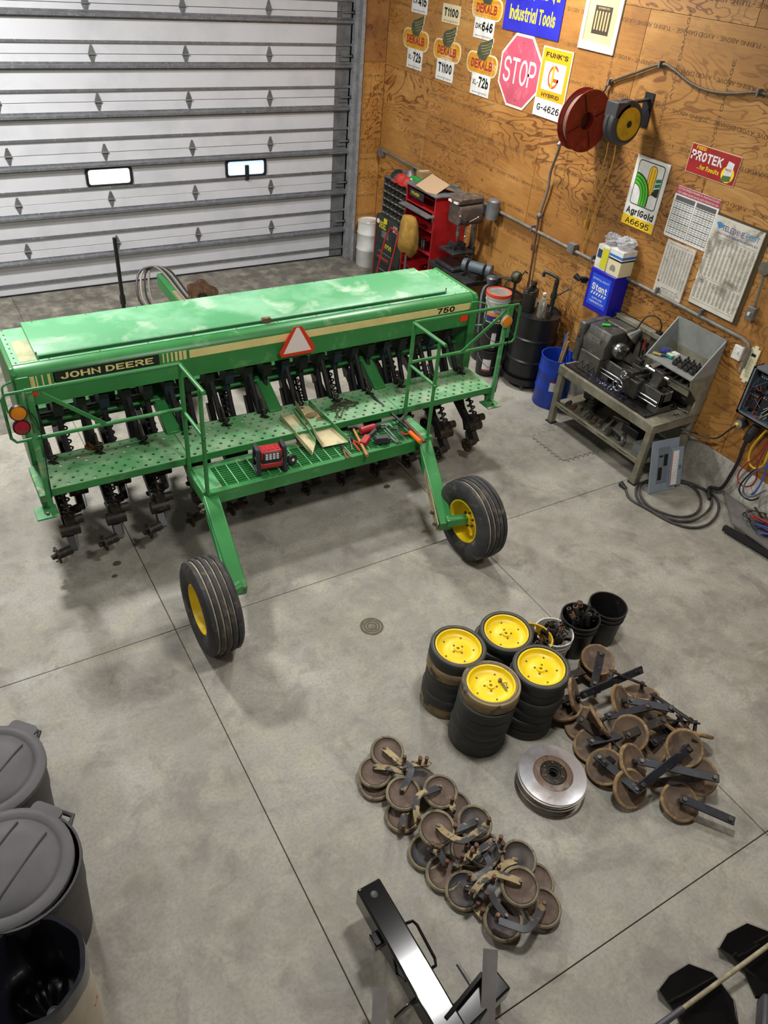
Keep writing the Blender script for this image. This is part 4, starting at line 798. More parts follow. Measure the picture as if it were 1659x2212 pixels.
# handrails
ry = 5.455
def rail(name, pts, r=.0165, m=m_grn, sm=0): return obj(name, MB().tube(pts, r, 10, smooth=sm), m, dr)
zr = 1.705
def mid(u, v): return ony(u, v, ry).z
zml = mid(395,887); zmr = ony(905,775,ry).z
zml = zmr = .5*(zml+zmr)
for s, xe, xi in ((-1, .43, 1.585), (1, 4.895, 3.80)):
    ep = obj('rail_post', MB().b(xe-.022, xe+.022, ry-.014, ry+.014, .66, zr), m_gmud, dr, bevel=.004)
    ip = rail('rail_post', [(xi, ry-.0, .66), (xi, ry, zr)], .02); ip2 = rail('rail_post', [(xi+.02, 5.06, .60), (xi+.02, 5.06, zr-.03)], .018)
    rail('top_rail', [(xe, ry, zr), (xi, ry, zr)]); rail('middle_rail', [(xe, ry, zml), (xi, ry, zml)])
    rail('top_rail', [(xi, ry-.01, zr-.01), (xi+.025, 4.98, zr-.02)], .018); rail('middle_rail', [(xi, ry-.01, zml-.03), (xi+.02, 5.03, zml-.05)], .016)
    hx = xe + s*.16
    rail('end_hoop', [(xe, ry, zr), (hx-s*.03, ry, zr), (hx, ry, zr-.04), (hx, ry, zml+.04), (hx-s*.03, ry, zml), (xe, ry, zml)], .012)
    a0 = (xe-s*.10, ry-.01, zr-.03); a1 = (xe-s*.52, ry-.01, zml+.01)
    if s > 0: a0 = (xe-.02, ry-.01, zr-.04); a1 = (xe-.50, ry-.01, zml+.01)
    obj('rail_brace', MB().bar(a0, a1, .012, .03), m_grn, dr)
    for zz, cname, chex, rr_ in ((zr-.145, 'amber_lens', 'd8821c', .062), (zr-.265, 'red_lens', '96202e', .062))[:2 if s < 0 else 1]:
        xl_ = xe-.075 if s < 0 else xe-.02; lamp = obj('marker_lamp', MB().mat(Matrix.Translation((xl_, ry-.045, zz)) @ AX).lathe([(0,-.03),(rr_*.95,-.03),(rr_,0),(rr_*.97,.006),(rr_*.9,.0)], 24), m_pale if s > 0 else m_blk, dr)
        obj('lens', MB().mat(Matrix.Translation((xl_, ry-.045, zz)) @ AX).lathe([(rr_*.9,0),(rr_*.8,.014),(rr_*.4,.024),(0,.026)], 24), M(cname, chex, .2), lamp)
    obj('lamp_bracket', MB().b(xe+.005, xe+.05, ry-.03, ry-.026, zr-.33, zr+.0).b(xe+.046, xe+.05, ry-.03, ry+.03, zr-.33, zr), m_grn, dr)
    obj('lamp_cable', MB().tube([(xe, ry-.02, zr-.16), (xe+s*.02+.05, ry-.05, zr-.22), (xe+.045, ry-.03, zr-.40), (xe+.03, ry-.02, zr-.7), (xe+.02, ry-.02, .75)], .005, 5, smooth=4), m_blk, dr)
# frame under the hopper
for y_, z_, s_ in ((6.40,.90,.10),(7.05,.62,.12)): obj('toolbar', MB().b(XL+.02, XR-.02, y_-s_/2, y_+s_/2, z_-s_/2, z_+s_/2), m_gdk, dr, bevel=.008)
obj('rockshaft', MB().cyl((XL, 6.22, .98), (XR, 6.22, .98), .016), m_grn, dr)
for (u, v, uu, vv) in ((589,881,500,800),(816,835,708,757),(371,928,294,847)):
    p = onz(u, v, .80); obj('frame_tube', MB().bar((p.x, 6.55, 1.10), (p.x, 5.90, .77), .13, .11), m_grn, dr, bevel=.01)
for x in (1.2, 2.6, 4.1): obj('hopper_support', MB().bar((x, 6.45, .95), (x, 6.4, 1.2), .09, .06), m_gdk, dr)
obj('feed_shaft', MB().cyl((XL, 6.30, 1.0), (XR, 6.30, 1.0), .012), m_bolt, dr)
# openers: two staggered ranks of twelve
def opener(x, y, first=[None]):
    if first[0] is None:
        c = Vector((0,0,0)); P = lambda mb, n, m, par: obj(n, mb, m, par, local=True)
        arm = MB().bar((0,.62,.66), (0,.10,.36), .05, .085).bar((0,.16,.42), (-.0,-.06,.20), .06, .10).bar((.0,.60,.60),(.0,.75,.86),.05,.07)
        a = P(arm, 'opener_arm', m_blkm, dr)
        P(MB().spring((.035,.44,.86), (.035,.07,.45), .036, .0085, 9), 'spring', m_blkm, a); P(MB().cyl((.035,.50,.94), (.035,.05,.43), .013, n=8), 'spring_rod', m_grime, a)
        P(MB().cyl((-.07,.02,.37),(.09,.02,.37),.055,n=12).cyl((.06,.03,.45),(.13,.03,.45),.04,n=10).box((.03,.05,.42),(.09,.10,.10)), 'pivot_casting', m_grime, a)
        h = P(MB().cyl((-.02,-.07,.235),(-.13,-.09,.225),.04,n=12).cyl((-.13,-.09,.225),(-.145,-.092,.224),.075,n=14).cyl((-.145,-.092,.224),(-.185,-.10,.22),.022,n=8), 'spindle_hub', m_grime, a)
        for k in range(4):
            an = k*PI/2+.5; q = Vector((-.145, -.092+.05*math.cos(an), .224+.05*math.sin(an))); P(MB().cyl(q, q+Vector((-.018,0,0)), .009, n=6), 'bolt', m_bolt, a)
        MB_ = MB().mat(Matrix(((0,0,1,.055),(1,0,0,0),(0,1,0,0),(0,0,0,1))))
        MB_.prism([(.02,.16),(.10,.10),(.17,.10),(.20,.17),(.17,.25),(.11,.30),(.05,.27)], 0, .006); P(MB_, 'scraper_blade', m_steel, a)
        P(MB().tube([(.015,.70,1.12),(.02,.58,.95),(.03,.40,.66),(.04,.25,.38),(.045,.18,.22)], .026, 8, smooth=3), 'seed_tube', m_rubber, a)
        first[0] = a; a.location = Vector((x, y, 0))-OFF[dr]; return
    a = first[0].copy(); COL.objects.link(a); a.location = Vector((x, y, 0))-OFF[dr]
    for ch in first[0].children: cc_ = ch.copy(); COL.objects.link(cc_); cc_.parent = a
for k in range(12): opener(.52+.381*k, 5.44)
for k in range(11): opener(.71+.381*k, 5.98)
for k in range(23):
    x = .52+.1905*k; cup = MB().box((x, 6.20, 1.13), (.08, .16, .14), tx=1.0, ty=1.2).cyl((x, 6.20, 1.08), (x, 6.18, .98), .035, .026, n=8)
    obj('seed_cup', cup, m_blk if k % 3 else M('cup_blue_black', '202a3a', .5), dr)
    obj('drop_tube', MB().tube([(x, 6.19, 1.02), (x, 6.12, .86), (x+.01, 6.0, .62)], .024, 8), m_rubber, dr)
# hitch tongue, hoses, marker upright and coulter beyond the hopper
tb = obj('tongue', MB().bar((2.67,7.0,.66), (2.67,9.55,.74), .17, .17).bar((1.6,7.05,.64),(2.6,8.6,.70),.1,.1).bar((3.74,7.05,.64),(2.74,8.6,.70),.1,.1), m_grn, dr, bevel=.01)
obj('hose_guard', MB().b(2.58,2.76,8.3,8.9,.82,.84), m_mud, dr)
for k in range(4): obj('hydraulic_hose', MB().tube([(2.62+.03*k,7.2,.86),(2.62+.03*k,8.6,.87),(2.60+.03*k,9.4,.92),(2.52-.04*k,9.6,.86),(2.42-.05*k,9.3,.62),(2.45-.03*k,8.8,.55)], .014, 6, smooth=5), m_blk if k % 2 else m_hose, tb)
b0, b1 = ony(268,668,8.6), ony(250,513,8.6)
mk = obj('marker_upright', MB().cyl((b0.x, 8.6, .35), (b0.x, 8.6, b1.z), .022, n=10), m_blk, dr); obj('upright_collar', MB().cyl((b0.x, 8.6, .9), (b0.x, 8.6, 1.0), .032, n=10).bar((b0.x, 8.6, .40), (2.5, 8.6, .62), .06, .06), m_blk, mk)
q = ony(438, 632, 8.3); pts = []
for k in range(48): r_ = .19+.018*math.cos(k*PI/4); pts.append((r_*math.cos(2*PI*k/48), r_*math.sin(2*PI*k/48)))
ca = Matrix.Translation((q.x, 8.3, q.z-.04)) @ Euler((0, PI/2, .9)).to_matrix().to_4x4()
cl = obj('coulter_blade', MB().mat(ca).prism(pts, -.003, .003), m_rust, dr); obj('coulter_hub', MB().mat(ca).cyl((0,0,-.04),(0,0,.04),.05).bar((0,0,.03),(.5,0,.03),.05,.03), m_grime, cl)
obj('coulter_arm', MB().bar((q.x,8.32,q.z-.05),(2.8,7.9,.75),.06,.06), m_grn, dr)
# ================================================================ tools and parts lying on the drill
def PP(u, v, z): return onz(u, v, z)
dk = lambda u, v, z=.70: onz(500+u*.2773, 820+v*.2773, z)
p = PP(203, 965, .80); t = thing('flange_bearing', 'rusty brass-coloured flange bearing on the left end of the walkboard', 'bearing', (p.x, p.y, .801))
m_brz = M('bronze_rust', '94713f', .5, .5, c2='6a4a2c', sc=20)
obj('flange', MB().at((p.x,p.y,.801)).prism([(a*(1.25 if abs(math.sin(k)) < 2 else 1), b) for k, (a, b) in enumerate(circ(.062, 20))], 0, .014).lathe([(.046,.014),(.046,.04),(.03,.042),(.03,.01),(.046,.014)], 20), m_brz, t)
obj('bore', MB().at((p.x,p.y,.801)).lathe([(.03,.038),(.018,.04),(.018,.012),(.03,.012)], 16), m_blkm, t)
for k in range(3): a = k*2.1; obj('bolt', MB().at((p.x,p.y,.801)).cyl((.058*math.cos(a)*1.2,.055*math.sin(a),.014),(.058*math.cos(a)*1.2,.055*math.sin(a),.026),.008,n=6), m_steel, t)
# work light
p = dk(300, 690, .705); t = thing('work_light', 'red and black portable LED work light on the deck grating', 'work light', (p.x, p.y, .705), rot=(0,0,-.12))
m_tred = M('tool_red', 'b3262a', .4, c2='9a1f24', sc=10); m_tblk = M('tool_black', '26262a', .5, c2='34343a', sc=12)
P = lambda mb, n, m, par=t, bv=0: obj(n, mb, m, par, local=True, bevel=bv)
for s in (-1, 1):
    x = s*.118; fr_ = MB(); fr_.bar((x,-.075,.0),(x,-.045,.235),.034,.034,(0,1,0)); fr_.bar((x,.085,.0),(x,.05,.235),.034,.034,(0,1,0)); fr_.bar((x,-.06,.232),(x,.065,.232),.036,.032); fr_.bar((x,-.09,.014),(x,.10,.014),.036,.03); fr_.bar((x,-.07,.11),(x,.08,.11),.02,.02)
    P(fr_, 'side_frame', m_tblk, bv=.006)
bd = P(MB().box((0,.0,.175),(.19,.12,.085)), 'body', m_tred, bv=.01); P(MB().box((0,.0,.06),(.20,.10,.05)), 'battery_housing', m_tred, bv=.008); P(MB().box((0,.0,.11),(.17,.09,.06)), 'core', m_tblk)
P(MB().box((0,-.066,.172),(.15,.016,.075)), 'bezel', m_tblk, bd, .004)
for i in range(4):
    for j in range(3): P(MB().box((-.048+.032*i,-.076,.152+.021*j),(.022,.006,.014)), 'led', M('led_lens', 'cfcfd2', .2), bd)
for i in range(4): P(MB().box((-.06+.04*i,.0,.219),(.022,.07,.006)), 'vent_rib', m_tred, bd)
p = dk(468, 652, .705); t = thing('tape_measure_reel', 'small round black reel with a white hub beside the work light', 'reel', (p.x, p.y, .705))
RX = Matrix.Translation((p.x, p.y, .75)) @ Euler((PI/2-.2, 0, .2)).to_matrix().to_4x4()
obj('body', MB().mat(RX).lathe([(0,-.025),(.043,-.025),(.048,-.02),(.048,.02),(.043,.025),(0,.025)], 24), m_tblk, t); obj('hub', MB().mat(RX).lathe([(0,.027),(.013,.027),(.015,.025)], 12), m_swhite, t); obj('green_band', MB().mat(RX).lathe([(.049,-.015),(.0495,-.012),(.049,-.009)], 24), M('lime_band', '6fae3a', .5), t)
# bent sheet-metal troughs
m_tan = M('primer_tan', 'c9bc93', .6, c2='b9ab80', sc=6, c3='6f8a5a', sc3=5, lo3=.6, hi3=.74)
def trough(bl, br, fl_, fr2, h, hb, label):
    t = thing('sheet_metal_trough', label, 'trough', tuple((bl+br+fl_+fr2)/4), 'bent sheet metal troughs'); up = Vector((0,0,1))
    def sheet(a, b, c, d, n): th = .003; return MB().add([a,b,c,d,a+n*th,b+n*th,c+n*th,d+n*th], [(0,1,2,3),(7,6,5,4),(0,4,5,1),(1,5,6,2),(2,6,7,3),(3,7,4,0)])
    obj('floor_sheet', sheet(fl_, fr2, br, bl, up), m_tan, t, smooth=False)
    obj('side_sheet', sheet(fl_, bl, bl+up*hb, fl_+up*h, (bl-br).normalized()), m_tan, t, smooth=False); obj('side_sheet', sheet(fr2, br, br+up*hb, fr2+up*h, (br-bl).normalized()), m_gmud, t, smooth=False)
    return t
t = trough(dk(500,215,.83), dk(600,205,.83), dk(712,528,.725), dk(910,488,.725), .05, .07, 'wide cream trough with dirt in it, leaning on the walkboard')
a = dk(620,262,.834); obj('dirt_pile', MB().sph((a.x, a.y, .812), .05, 10, 6, (1.2,.8,.35)).sph((a.x+.06, a.y-.08, .80), .035, 8, 5, (1.3,1,.35)), M('dirt', '8a744c', .95, c2='6d5a38', sc=20), t)
trough(dk(380,305,.815), dk(488,268,.83), dk(628,592,.725), dk(655,500,.73), .05, .055, 'narrow cream trough beside the work light')
# roller chain heap
random.seed(11); t = thing('roller_chain', 'heap of dull steel roller chain on the walkboard', 'chain', tuple(dk(870,230,.801)))
raw = [(990,175),(930,180),(860,165),(800,175),(830,195),(900,190),(970,195),(900,215),(820,205),(760,225),(735,245),(790,235),(850,225),(830,255),(820,285),(850,300),(860,270),(880,240),(910,215),(870,200),(800,215),(780,240),(830,240)]
path = spline([dk(u, v, .812) + Vector((0,0,.012*(k % 3))) for k, (u, v) in enumerate(raw)], 5)
lk = mesh_of('chain_link', MB().box((0,.006,0),(.02,.003,.013)).box((0,-.006,0),(.02,.003,.013)).cyl((.008,-.007,0),(.008,.007,0),.005,n=6), M('chain_steel', '6e6759', .5, .6, c2='4a4438', sc=30))
acc = 0
for i in range(len(path)-1):
    d = path[i+1]-path[i]; acc += d.length
    if acc < .018: continue
    acc = 0; o = bpy.data.objects.new('chain_link', lk); link(o, t); o.location = path[i]-OFF[t]; o.rotation_euler = (0, 0, math.atan2(d.y, d.x))
# hand tools
def tool(name, label, cat, at_): return thing(name, label, cat, tuple(at_))
t = tool('pry_bar', 'long black pry bar lying across walkboard and deck', 'pry bar', dk(1090,110,.80))
obj('bar', MB().bar(dk(1100,130,.815), dk(1400,400,.735), .026, .016), m_blkm, t, bevel=.003); obj('tip', MB().bar(dk(1080,105,.815), dk(1108,140,.815), .034, .008, w2=.024, h2=.014), m_steel, t)
t = tool('ball_peen_hammer', 'hammer with bright head and dark wooden handle by the pry bar', 'hammer', dk(1340,290,.72))
obj('head', MB().cyl(dk(1312,325,.745), dk(1362,262,.745), .018, n=12).sph(dk(1312,325,.745), .02), m_steel, t); obj('handle', MB().cyl(dk(1345,315,.735), dk(1505,485,.72), .013, .018, n=10), M('dark_wood', '6d4030', .5, c2='54301f', sc=10), t)
t = tool('orange_screwdriver', 'long screwdriver with an orange handle', 'screwdriver', dk(1430,440,.72))
obj('shaft', MB().cyl(dk(1250,260,.735), dk(1395,415,.735), .006, n=8), m_steel, t); obj('handle', MB().cyl(dk(1390,408,.735), dk(1472,485,.735), .02, .022, n=8), M('handle_orange', 'ee7014', .35), t)
t = tool('wooden_hammer', 'hammer with black head and light wooden handle on the deck', 'hammer', dk(960,400,.72))
obj('head', MB().cyl(dk(905,375,.74), dk(985,372,.74), .020, n=12).box(dk(945,375,.74), (.05,.035,.035)), m_blkm, t); obj('handle', MB().cyl(dk(950,385,.735), dk(1058,592,.72), .012, .016, n=10), M('hickory', 'b98450', .5, c2='a06c3c', sc=12), t)
t = tool('impact_driver', 'red cordless impact driver with black grip lying on its side', 'power tool', dk(1070,430,.72))
obj('motor_body', MB().cyl(dk(1005,400,.745), dk(1110,370,.745), .036, .038, n=14), m_tred, t); obj('gear_case', MB().cyl(dk(1105,372,.745), dk(1160,358,.745), .036, .022, n=14), m_dgrey, t); obj('anvil', MB().cyl(dk(1160,358,.745), dk(1192,350,.745), .011, n=8), m_steel, t)
obj('grip', MB().tube([dk(1120,395,.74), dk(1085,430,.735), dk(1045,450,.735)], [.022,.021,.023], 10), m_dgrey, t); obj('battery_foot', MB().bar(dk(1062,445,.735), dk(1020,505,.73), .065, .05), m_tred, t, bevel=.008)
t = tool('battery_pack', 'black rectangular battery pack beside the impact driver', 'battery', dk(1170,470,.705))
obj('case', MB().bar(dk(1115,470,.735), dk(1230,462,.735), .085, .06), m_tblk, t, bevel=.008); obj('rail', MB().bar(dk(1125,455,.77), dk(1215,448,.77), .05, .016), m_dgrey, t)
def pliers(label, joint, jaw, h1, h2, col, z=.715):
    t = tool('pliers', label, 'pliers', dk(*joint, .705)); j = dk(*joint, z)
    obj('jaws', MB().bar(j, dk(*jaw, z), .022, .012, w2=.008).cyl(j+Vector((0,0,-.007)), j+Vector((0,0,.009)), .013, n=10), m_blkm, t)
    for h in (h1, h2): e = dk(*h, z); m_ = j.lerp(e, .5); m_ += (m_-dk((h1[0]+h2[0])/2, (h1[1]+h2[1])/2, z).lerp(j,.5))*.5; obj('handle', MB().tube([j, m_, e], [.005,.008,.007], 8, smooth=4), col, t)
pliers('pliers with red grips beside the wooden hammer', (945,470), (920,430), (1000,555), (1018,520), M('grip_red', 'cf2f22', .4))
pliers('worn pliers with rusty brown handles at the deck edge', (870,540), (853,505), (903,612), (932,605), M('grip_brown', '8a5a44', .6))
def wrench(label, a, b, w_=.018, name='wrench', z=.712):
    t = tool(name, label, 'wrench', dk(*a, .705)); A, B2 = dk(*a, z), dk(*b, z); d = (B2-A).normalized(); q = Vector((-d.y, d.x, 0))
    obj('shank', MB().bar(A, B2, w_*.7, .007), m_steel, t); obj('ring_end', MB().mat(Matrix.Translation(A)).ring(circ(w_*.85, 14), circ(w_*.45, 14), -.006, .006), m_steel, t)
    obj('open_end', MB().bar(B2-q*w_*.5, B2-q*w_*.55+d*w_*1.1, w_*.5, .009).bar(B2+q*w_*.5, B2+q*w_*.55+d*w_*1.1, w_*.5, .009), m_steel, t); return t
wrench('long combination wrench lying beyond the battery pack', (1195,365), (1300,480), .026); wrench('short combination wrench at the back of the deck', (1150,395), (1215,358), .02)
wrench('small wrench between pliers and trough', (918,450), (940,540), .015); wrench('stubby wrench in front of the battery pack', (1240,455), (1285,490), .013)
t = tool('ratchet', 'chrome ratchet with a short handle near the orange screwdriver', 'ratchet', dk(1290,380,.705)); obj('head', MB().cyl(dk(1282,370,.708), dk(1282,370,.735), .02, n=12), m_steel, t); obj('handle', MB().cyl(dk(1282,372,.72), dk(1338,445,.72), .007, .010, n=8), m_steel, t); obj('socket', MB().cyl(dk(1258,375,.708), dk(1258,375,.74), .011, n=10), m_steel, t)
t = tool('red_grip_tool', 'small bent tool with red grips under the screwdriver', 'pliers', dk(1340,415,.705)); obj('grip', MB().tube([dk(1325,405,.715), dk(1345,425,.715), dk(1385,425,.715)], .008, 8, smooth=3), M('grip_red', 'cf2f22', .4), t); obj('jaw', MB().bar(dk(1385,425,.715), dk(1420,455,.715), .014, .01, w2=.005), m_steel, t)
# ================================================================ wheels, buckets and discs on the floor
ORD = ['topmost', 'second', 'third', 'fourth', 'fifth', 'lowest']
m_gt = M('gauge_rubber', '2d2f2e', .7, c2='3a3b37', sc=5, c3='57523f', sc3=6, lo3=.6, hi3=.72)
m_gtan = M('gauge_rubber_tan', '94805c', .8, c2='76664a', sc=7, c3='3d3a33', sc3=8, lo3=.56, hi3=.66)
m_bead = M('bead_grey', '57524a', .7, c2='6d6555', sc=12)
GW = .0955
def gauge_wheel(name='gauge_wheel', rub=m_gt, label='', loc=(0,0,0), rot=(0,0,0)):
    t = thing(name, label, 'wheel', loc, 'stacked gauge wheels', rot); L_ = lambda mb, n, m, par=None: obj(n, mb, m, par or t, local=True)
    L_(MB().lathe([(.168,.004),(.195,0),(.2005,.002),(.2035,.007),(.2035,.088),(.2005,.0935),(.195,.0955),(.176,.0955),(.172,.088),(.168,.0915)], 44), 'tire', rub); L_(MB().lathe([(.2003,.0005),(.2025,.003),(.2003,.0055)], 44), 'parting_line', m_bead); L_(MB().lathe([(.176,.0945),(.183,.0985),(.19,.0945)], 44), 'bead', m_bead)
    d = L_(MB().lathe([(.168,.004),(.168,.0915),(.162,.0945),(.156,.092),(.150,.062),(.142,.055),(.07,.05),(.06,.056),(.03,.056),(.028,.068),(.012,.068),(.012,.04),(0,.04)], 40), 'dish', m_jdy)
    for k in range(5): a = k*2*PI/5+.3; L_(MB().cyl((.115*math.cos(a),.115*math.sin(a),.05),(.115*math.cos(a),.115*math.sin(a),.057),.007,n=6), 'bolt', m_bolt, d)
    for k in range(4): a = k*PI/2; L_(MB().cyl((.042*math.cos(a),.042*math.sin(a),.054),(.042*math.cos(a),.042*math.sin(a),.060),.008,n=6), 'bolt', m_bolt, d)
    return t
stk = [('front', (2.614,2.397), 6, 'the stack nearest the camera', (0,)), ('right', (3.015,2.356), 6, 'the stack beside the disc arm heap', ()), ('left', (2.604,2.777), 6, 'the stack with tan bands', (1,5)), ('back', (3.075,2.812), 5, 'the stack by the yellow bucket', ())]
random.seed(8); proto = ptan = None
for nm, (x, y), n, desc, tans in stk:
    for k in range(n):
        ix = n-1-k; o_ = 'lowest' if ix == n-1 else ORD[ix]; lab = f'black tired yellow wheel, {o_} in {desc}' if ix not in tans else f'tan tired wheel, {o_} in {desc}'
        if ix not in (0, n-1) : lab = lab.replace(o_+' in', o_+' from the top of')
        lo = (x+random.uniform(-.010,.010) + (.004*k if nm == 'right' else 0), y+random.uniform(-.010,.010), k*GW+.0); ro = (random.uniform(-.012,.012)*(k > 0), random.uniform(-.012,.012)*(k > 0), random.uniform(0,6))
        if k == n-1: lo = (lo[0]+.012, lo[1], lo[2]+.004); ro = (.03, -.02, ro[2])
        if ix in tans:
            if ptan is None: ptan = gauge_wheel('gauge_wheel', m_gtan, lab, lo, ro)
            else: dup(ptan, lo, ro, lab)
        elif proto is None: proto = gauge_wheel('gauge_wheel', m_gt, lab, lo, ro)
        else: dup(proto, lo, ro, lab)
p = PP(1083,1478,.53); t = thing('clevis_bolt', 'bright bolt with a pin lying in the nearest yellow wheel', 'bolt', (p.x,p.y,.54)); obj('shank', MB().cyl((p.x,p.y,.545),(p.x-.01,p.y-.07,.545),.008,n=8), m_steel, t); obj('head', MB().cyl((p.x,p.y+.02,.54),(p.x,p.y+.02,.56),.014,n=6).tube([(p.x+.01,p.y-.01,.55),(p.x+.03,p.y-.02,.55),(p.x+.01,p.y-.04,.55)],.003,5), m_bolt, t)
# buckets
m_bb = M('bucket_black', '141416', .45, c2='201f1e', sc=9, c3='3a352c', sc3=20, lo3=.64, hi3=.75); m_bw = M('bucket_white', 'c9c8c2', .5, c2='b3b0a6', sc=7, c3='6f6a5c', sc3=12, lo3=.58, hi3=.72); m_by = M('bucket_yellow', 'd9ae1c', .5, c2='b98f1c', sc=8)
def bucket(name, label, m, c, h=.37, r=.15, rb=.13, handle=True):
    t = thing(name, label, 'bucket', (c.x, c.y, 0)); q = Matrix.Translation((c.x, c.y, 0.001)); k = r-rb
    f = lambda z: rb+k*z/h
    obj('shell', MB().mat(q).lathe([(0,0),(rb,0),(f(h*.74),h*.74),(f(h*.74)+.010,h*.745),(f(h*.74)+.010,h*.76),(f(h*.78),h*.765),(f(h*.86),h*.86),(f(h*.86)+.010,h*.865),(f(h*.86)+.010,h*.88),(f(h*.9),h*.885),(f(h*.97),h*.965),(r+.007,h*.97),(r+.007,h),(r-.004,h),(f(h*.9)-.004,h*.9),(rb-.004,.006),(0,.006)], 36), m, t)
    if handle:
        pts = [(c.x+(r+.012)*math.cos(a), c.y+(r+.012)*math.sin(a), h*.82-.14*math.sin(PI*(i/12))) for i, a in enumerate([.3+PI*j/12 for j in range(13)])]
        obj('bail', MB().tube(pts, .0035, 6), m_galvd, t)
    return t
m_cast = M('oily_casting', '1f1e1e', .4, .5, c2='34312c', sc=16, c3='6b5c44', sc3=24, lo3=.62, hi3=.74)
def casting(c, d, L, r, label, group, flange=True, k=0):
    t = thing('spindle_casting', label, 'casting', tuple(c), group); d = Vector(d).normalized(); e = c+d*L
    obj('tube', MB().mat(Matrix.Translation(e) @ d.to_track_quat('Z','Y').to_matrix().to_4x4()).lathe([(0,-L),(r,-L),(r,-.004),(r*.9,0),(r*.55,0),(r*.55,-.03),(0,-.03)], 12), m_cast if k % 4 else m_rust, t)
    if flange: obj('lug', MB().bar(c+d*L*.3, c+d*L*.3+Vector((-d.y, d.x, .2)).normalized()*.06, .03, .03), m_cast, t)
    return t
random.seed(21)
def fill(c, h, r, n, label, group, L=(.08,.14), rr=(.014,.022), zb=None):
    for k in range(n):
        a = random.uniform(0, 2*PI); q = r*math.sqrt(random.random())*.78; tilt = random.uniform(.05,.6); b = random.uniform(0, 2*PI); l = random.uniform(*L)
        d = Vector((math.sin(tilt)*math.cos(b), math.sin(tilt)*math.sin(b), math.cos(tilt)))
        base = Vector((c.x+q*math.cos(a), c.y+q*math.sin(a), (zb if zb else h)-l*.55))
        e = base+d*l; rad = Vector((e.x-c.x, e.y-c.y)).length
        if rad > r*.9: base -= Vector((e.x-c.x, e.y-c.y, 0))*(rad-r*.9)/rad
        casting(base, d, l, random.uniform(*rr), label, group, k % 2 == 0, k)
cE = onz(1314,1307,.37); cF = onz(1255,1331,.37); cW = onz(1197,1365,.34)
bucket('bucket', 'empty black bucket standing behind the others', m_bb, cE); bucket('bucket', 'black bucket filled with long black castings', m_bb, cF)
tw = bucket('bucket', 'white bucket with blue print, heaped with black castings', m_bw, cW, .34, .148, .125, False)
q = cW + Vector((-.56, -.83, 0))*.144; text('Soft', M('print_teal', '3a93a5', .5), tw, (q.x, q.y, .17), (.83,-.56,0), (0,0,1), .07, .13, bold=.02)
cY = onz(1148,1378,.36); cY.x += .02; bucket('bucket', 'yellow bucket wedged behind the wheel stacks', m_by, cY, .36, .145, .125, False)
fill(cF, .37, .13, 12, 'oily black casting standing in the black bucket', 'castings in the black bucket', (.10,.17), (.016,.024)); fill(cW, .355, .118, 20, 'short black casting heaped in the white bucket', 'castings in the white bucket', (.06,.10), (.014,.02)); fill(cY, .33, .12, 7, 'dark spindle casting inside the yellow bucket', 'castings in the yellow bucket', (.08,.13))
for c, h in ((cF,.30), (cW,.29), (cY,.24)):
    pass
# stack of opener discs
m_disc = M('worn_disc_steel', 'b0aba2', .4, .4, c2='948a7c', sc=7, c3='7a6a56', sc3=5, lo3=.58, hi3=.72); m_dtop = M('polished_disc', 'cfd1d8', .28, .6, c2='b0a8a4', sc=4, lo=.45, hi=.62, c3='8a6a54', sc3=6, lo3=.6, hi3=.72)
def disc_blade(m, label, loc, rot, top=False):
    t = thing('opener_disc', label, 'disc blade', loc, 'stacked opener discs', rot); L_ = lambda mb, n, mm: obj(n, mb, mm, t, local=True)
    L_(MB().lathe([(.05,.014),(.12,.010),(.20,.003),(.231,0),(.231,.0015),(.20,.006),(.12,.0135),(.05,.0175)], 48), 'blade', m)
    if top:
        L_(MB().lathe([(.088,.0175),(.12,.0155),(.136,.0135),(.138,.012),(.088,.014)], 40), 'rust_ring', M('disc_rust', '77604f', .6, .3, c2='9b948e', sc=9, lo=.5, hi=.7, c3='5a4636', sc3=14))
    hb = L_(MB().lathe([(.092,.013),(.092,.022),(.085,.026),(.050,.026),(.046,.020),(.034,.020),(.034,.004),(.092,.006)], 32), 'bearing_hub', m_grime)
    if top:
        for k in range(6): a = k*PI/3; obj('bolt', MB().cyl((.07*math.cos(a),.07*math.sin(a),.025),(.07*math.cos(a),.07*math.sin(a),.033),.008,n=6), m_bolt, hb, local=True)
    return t
random.seed(4); cD = onz(1195,1672,.15); pd = None; DN = 11
names = ['lowest','tenth','ninth','eighth','seventh','sixth','fifth','fourth','third','second']
for k in range(DN):
    lo = (cD.x+random.uniform(-.008,.008), cD.y+random.uniform(-.008,.008), .004+.0125*k); ro = (random.uniform(-.012,.012), random.uniform(-.012,.012), random.uniform(0,6))
    if k == DN-1: disc_blade(m_dtop, 'bright worn disc blade with rusty hub, top of the disc stack', (lo[0]+.012, lo[1]+.008, lo[2]+.002), (.02,-.02,1.0), True)
    else:
        lab = f'thin disc blade, {names[k]}' + (' in the disc stack' if k == 0 else ' from the top of the disc stack')
        if pd is None: pd = disc_blade(m_disc, lab, lo, ro)
        else: dup(pd, lo, ro, lab)
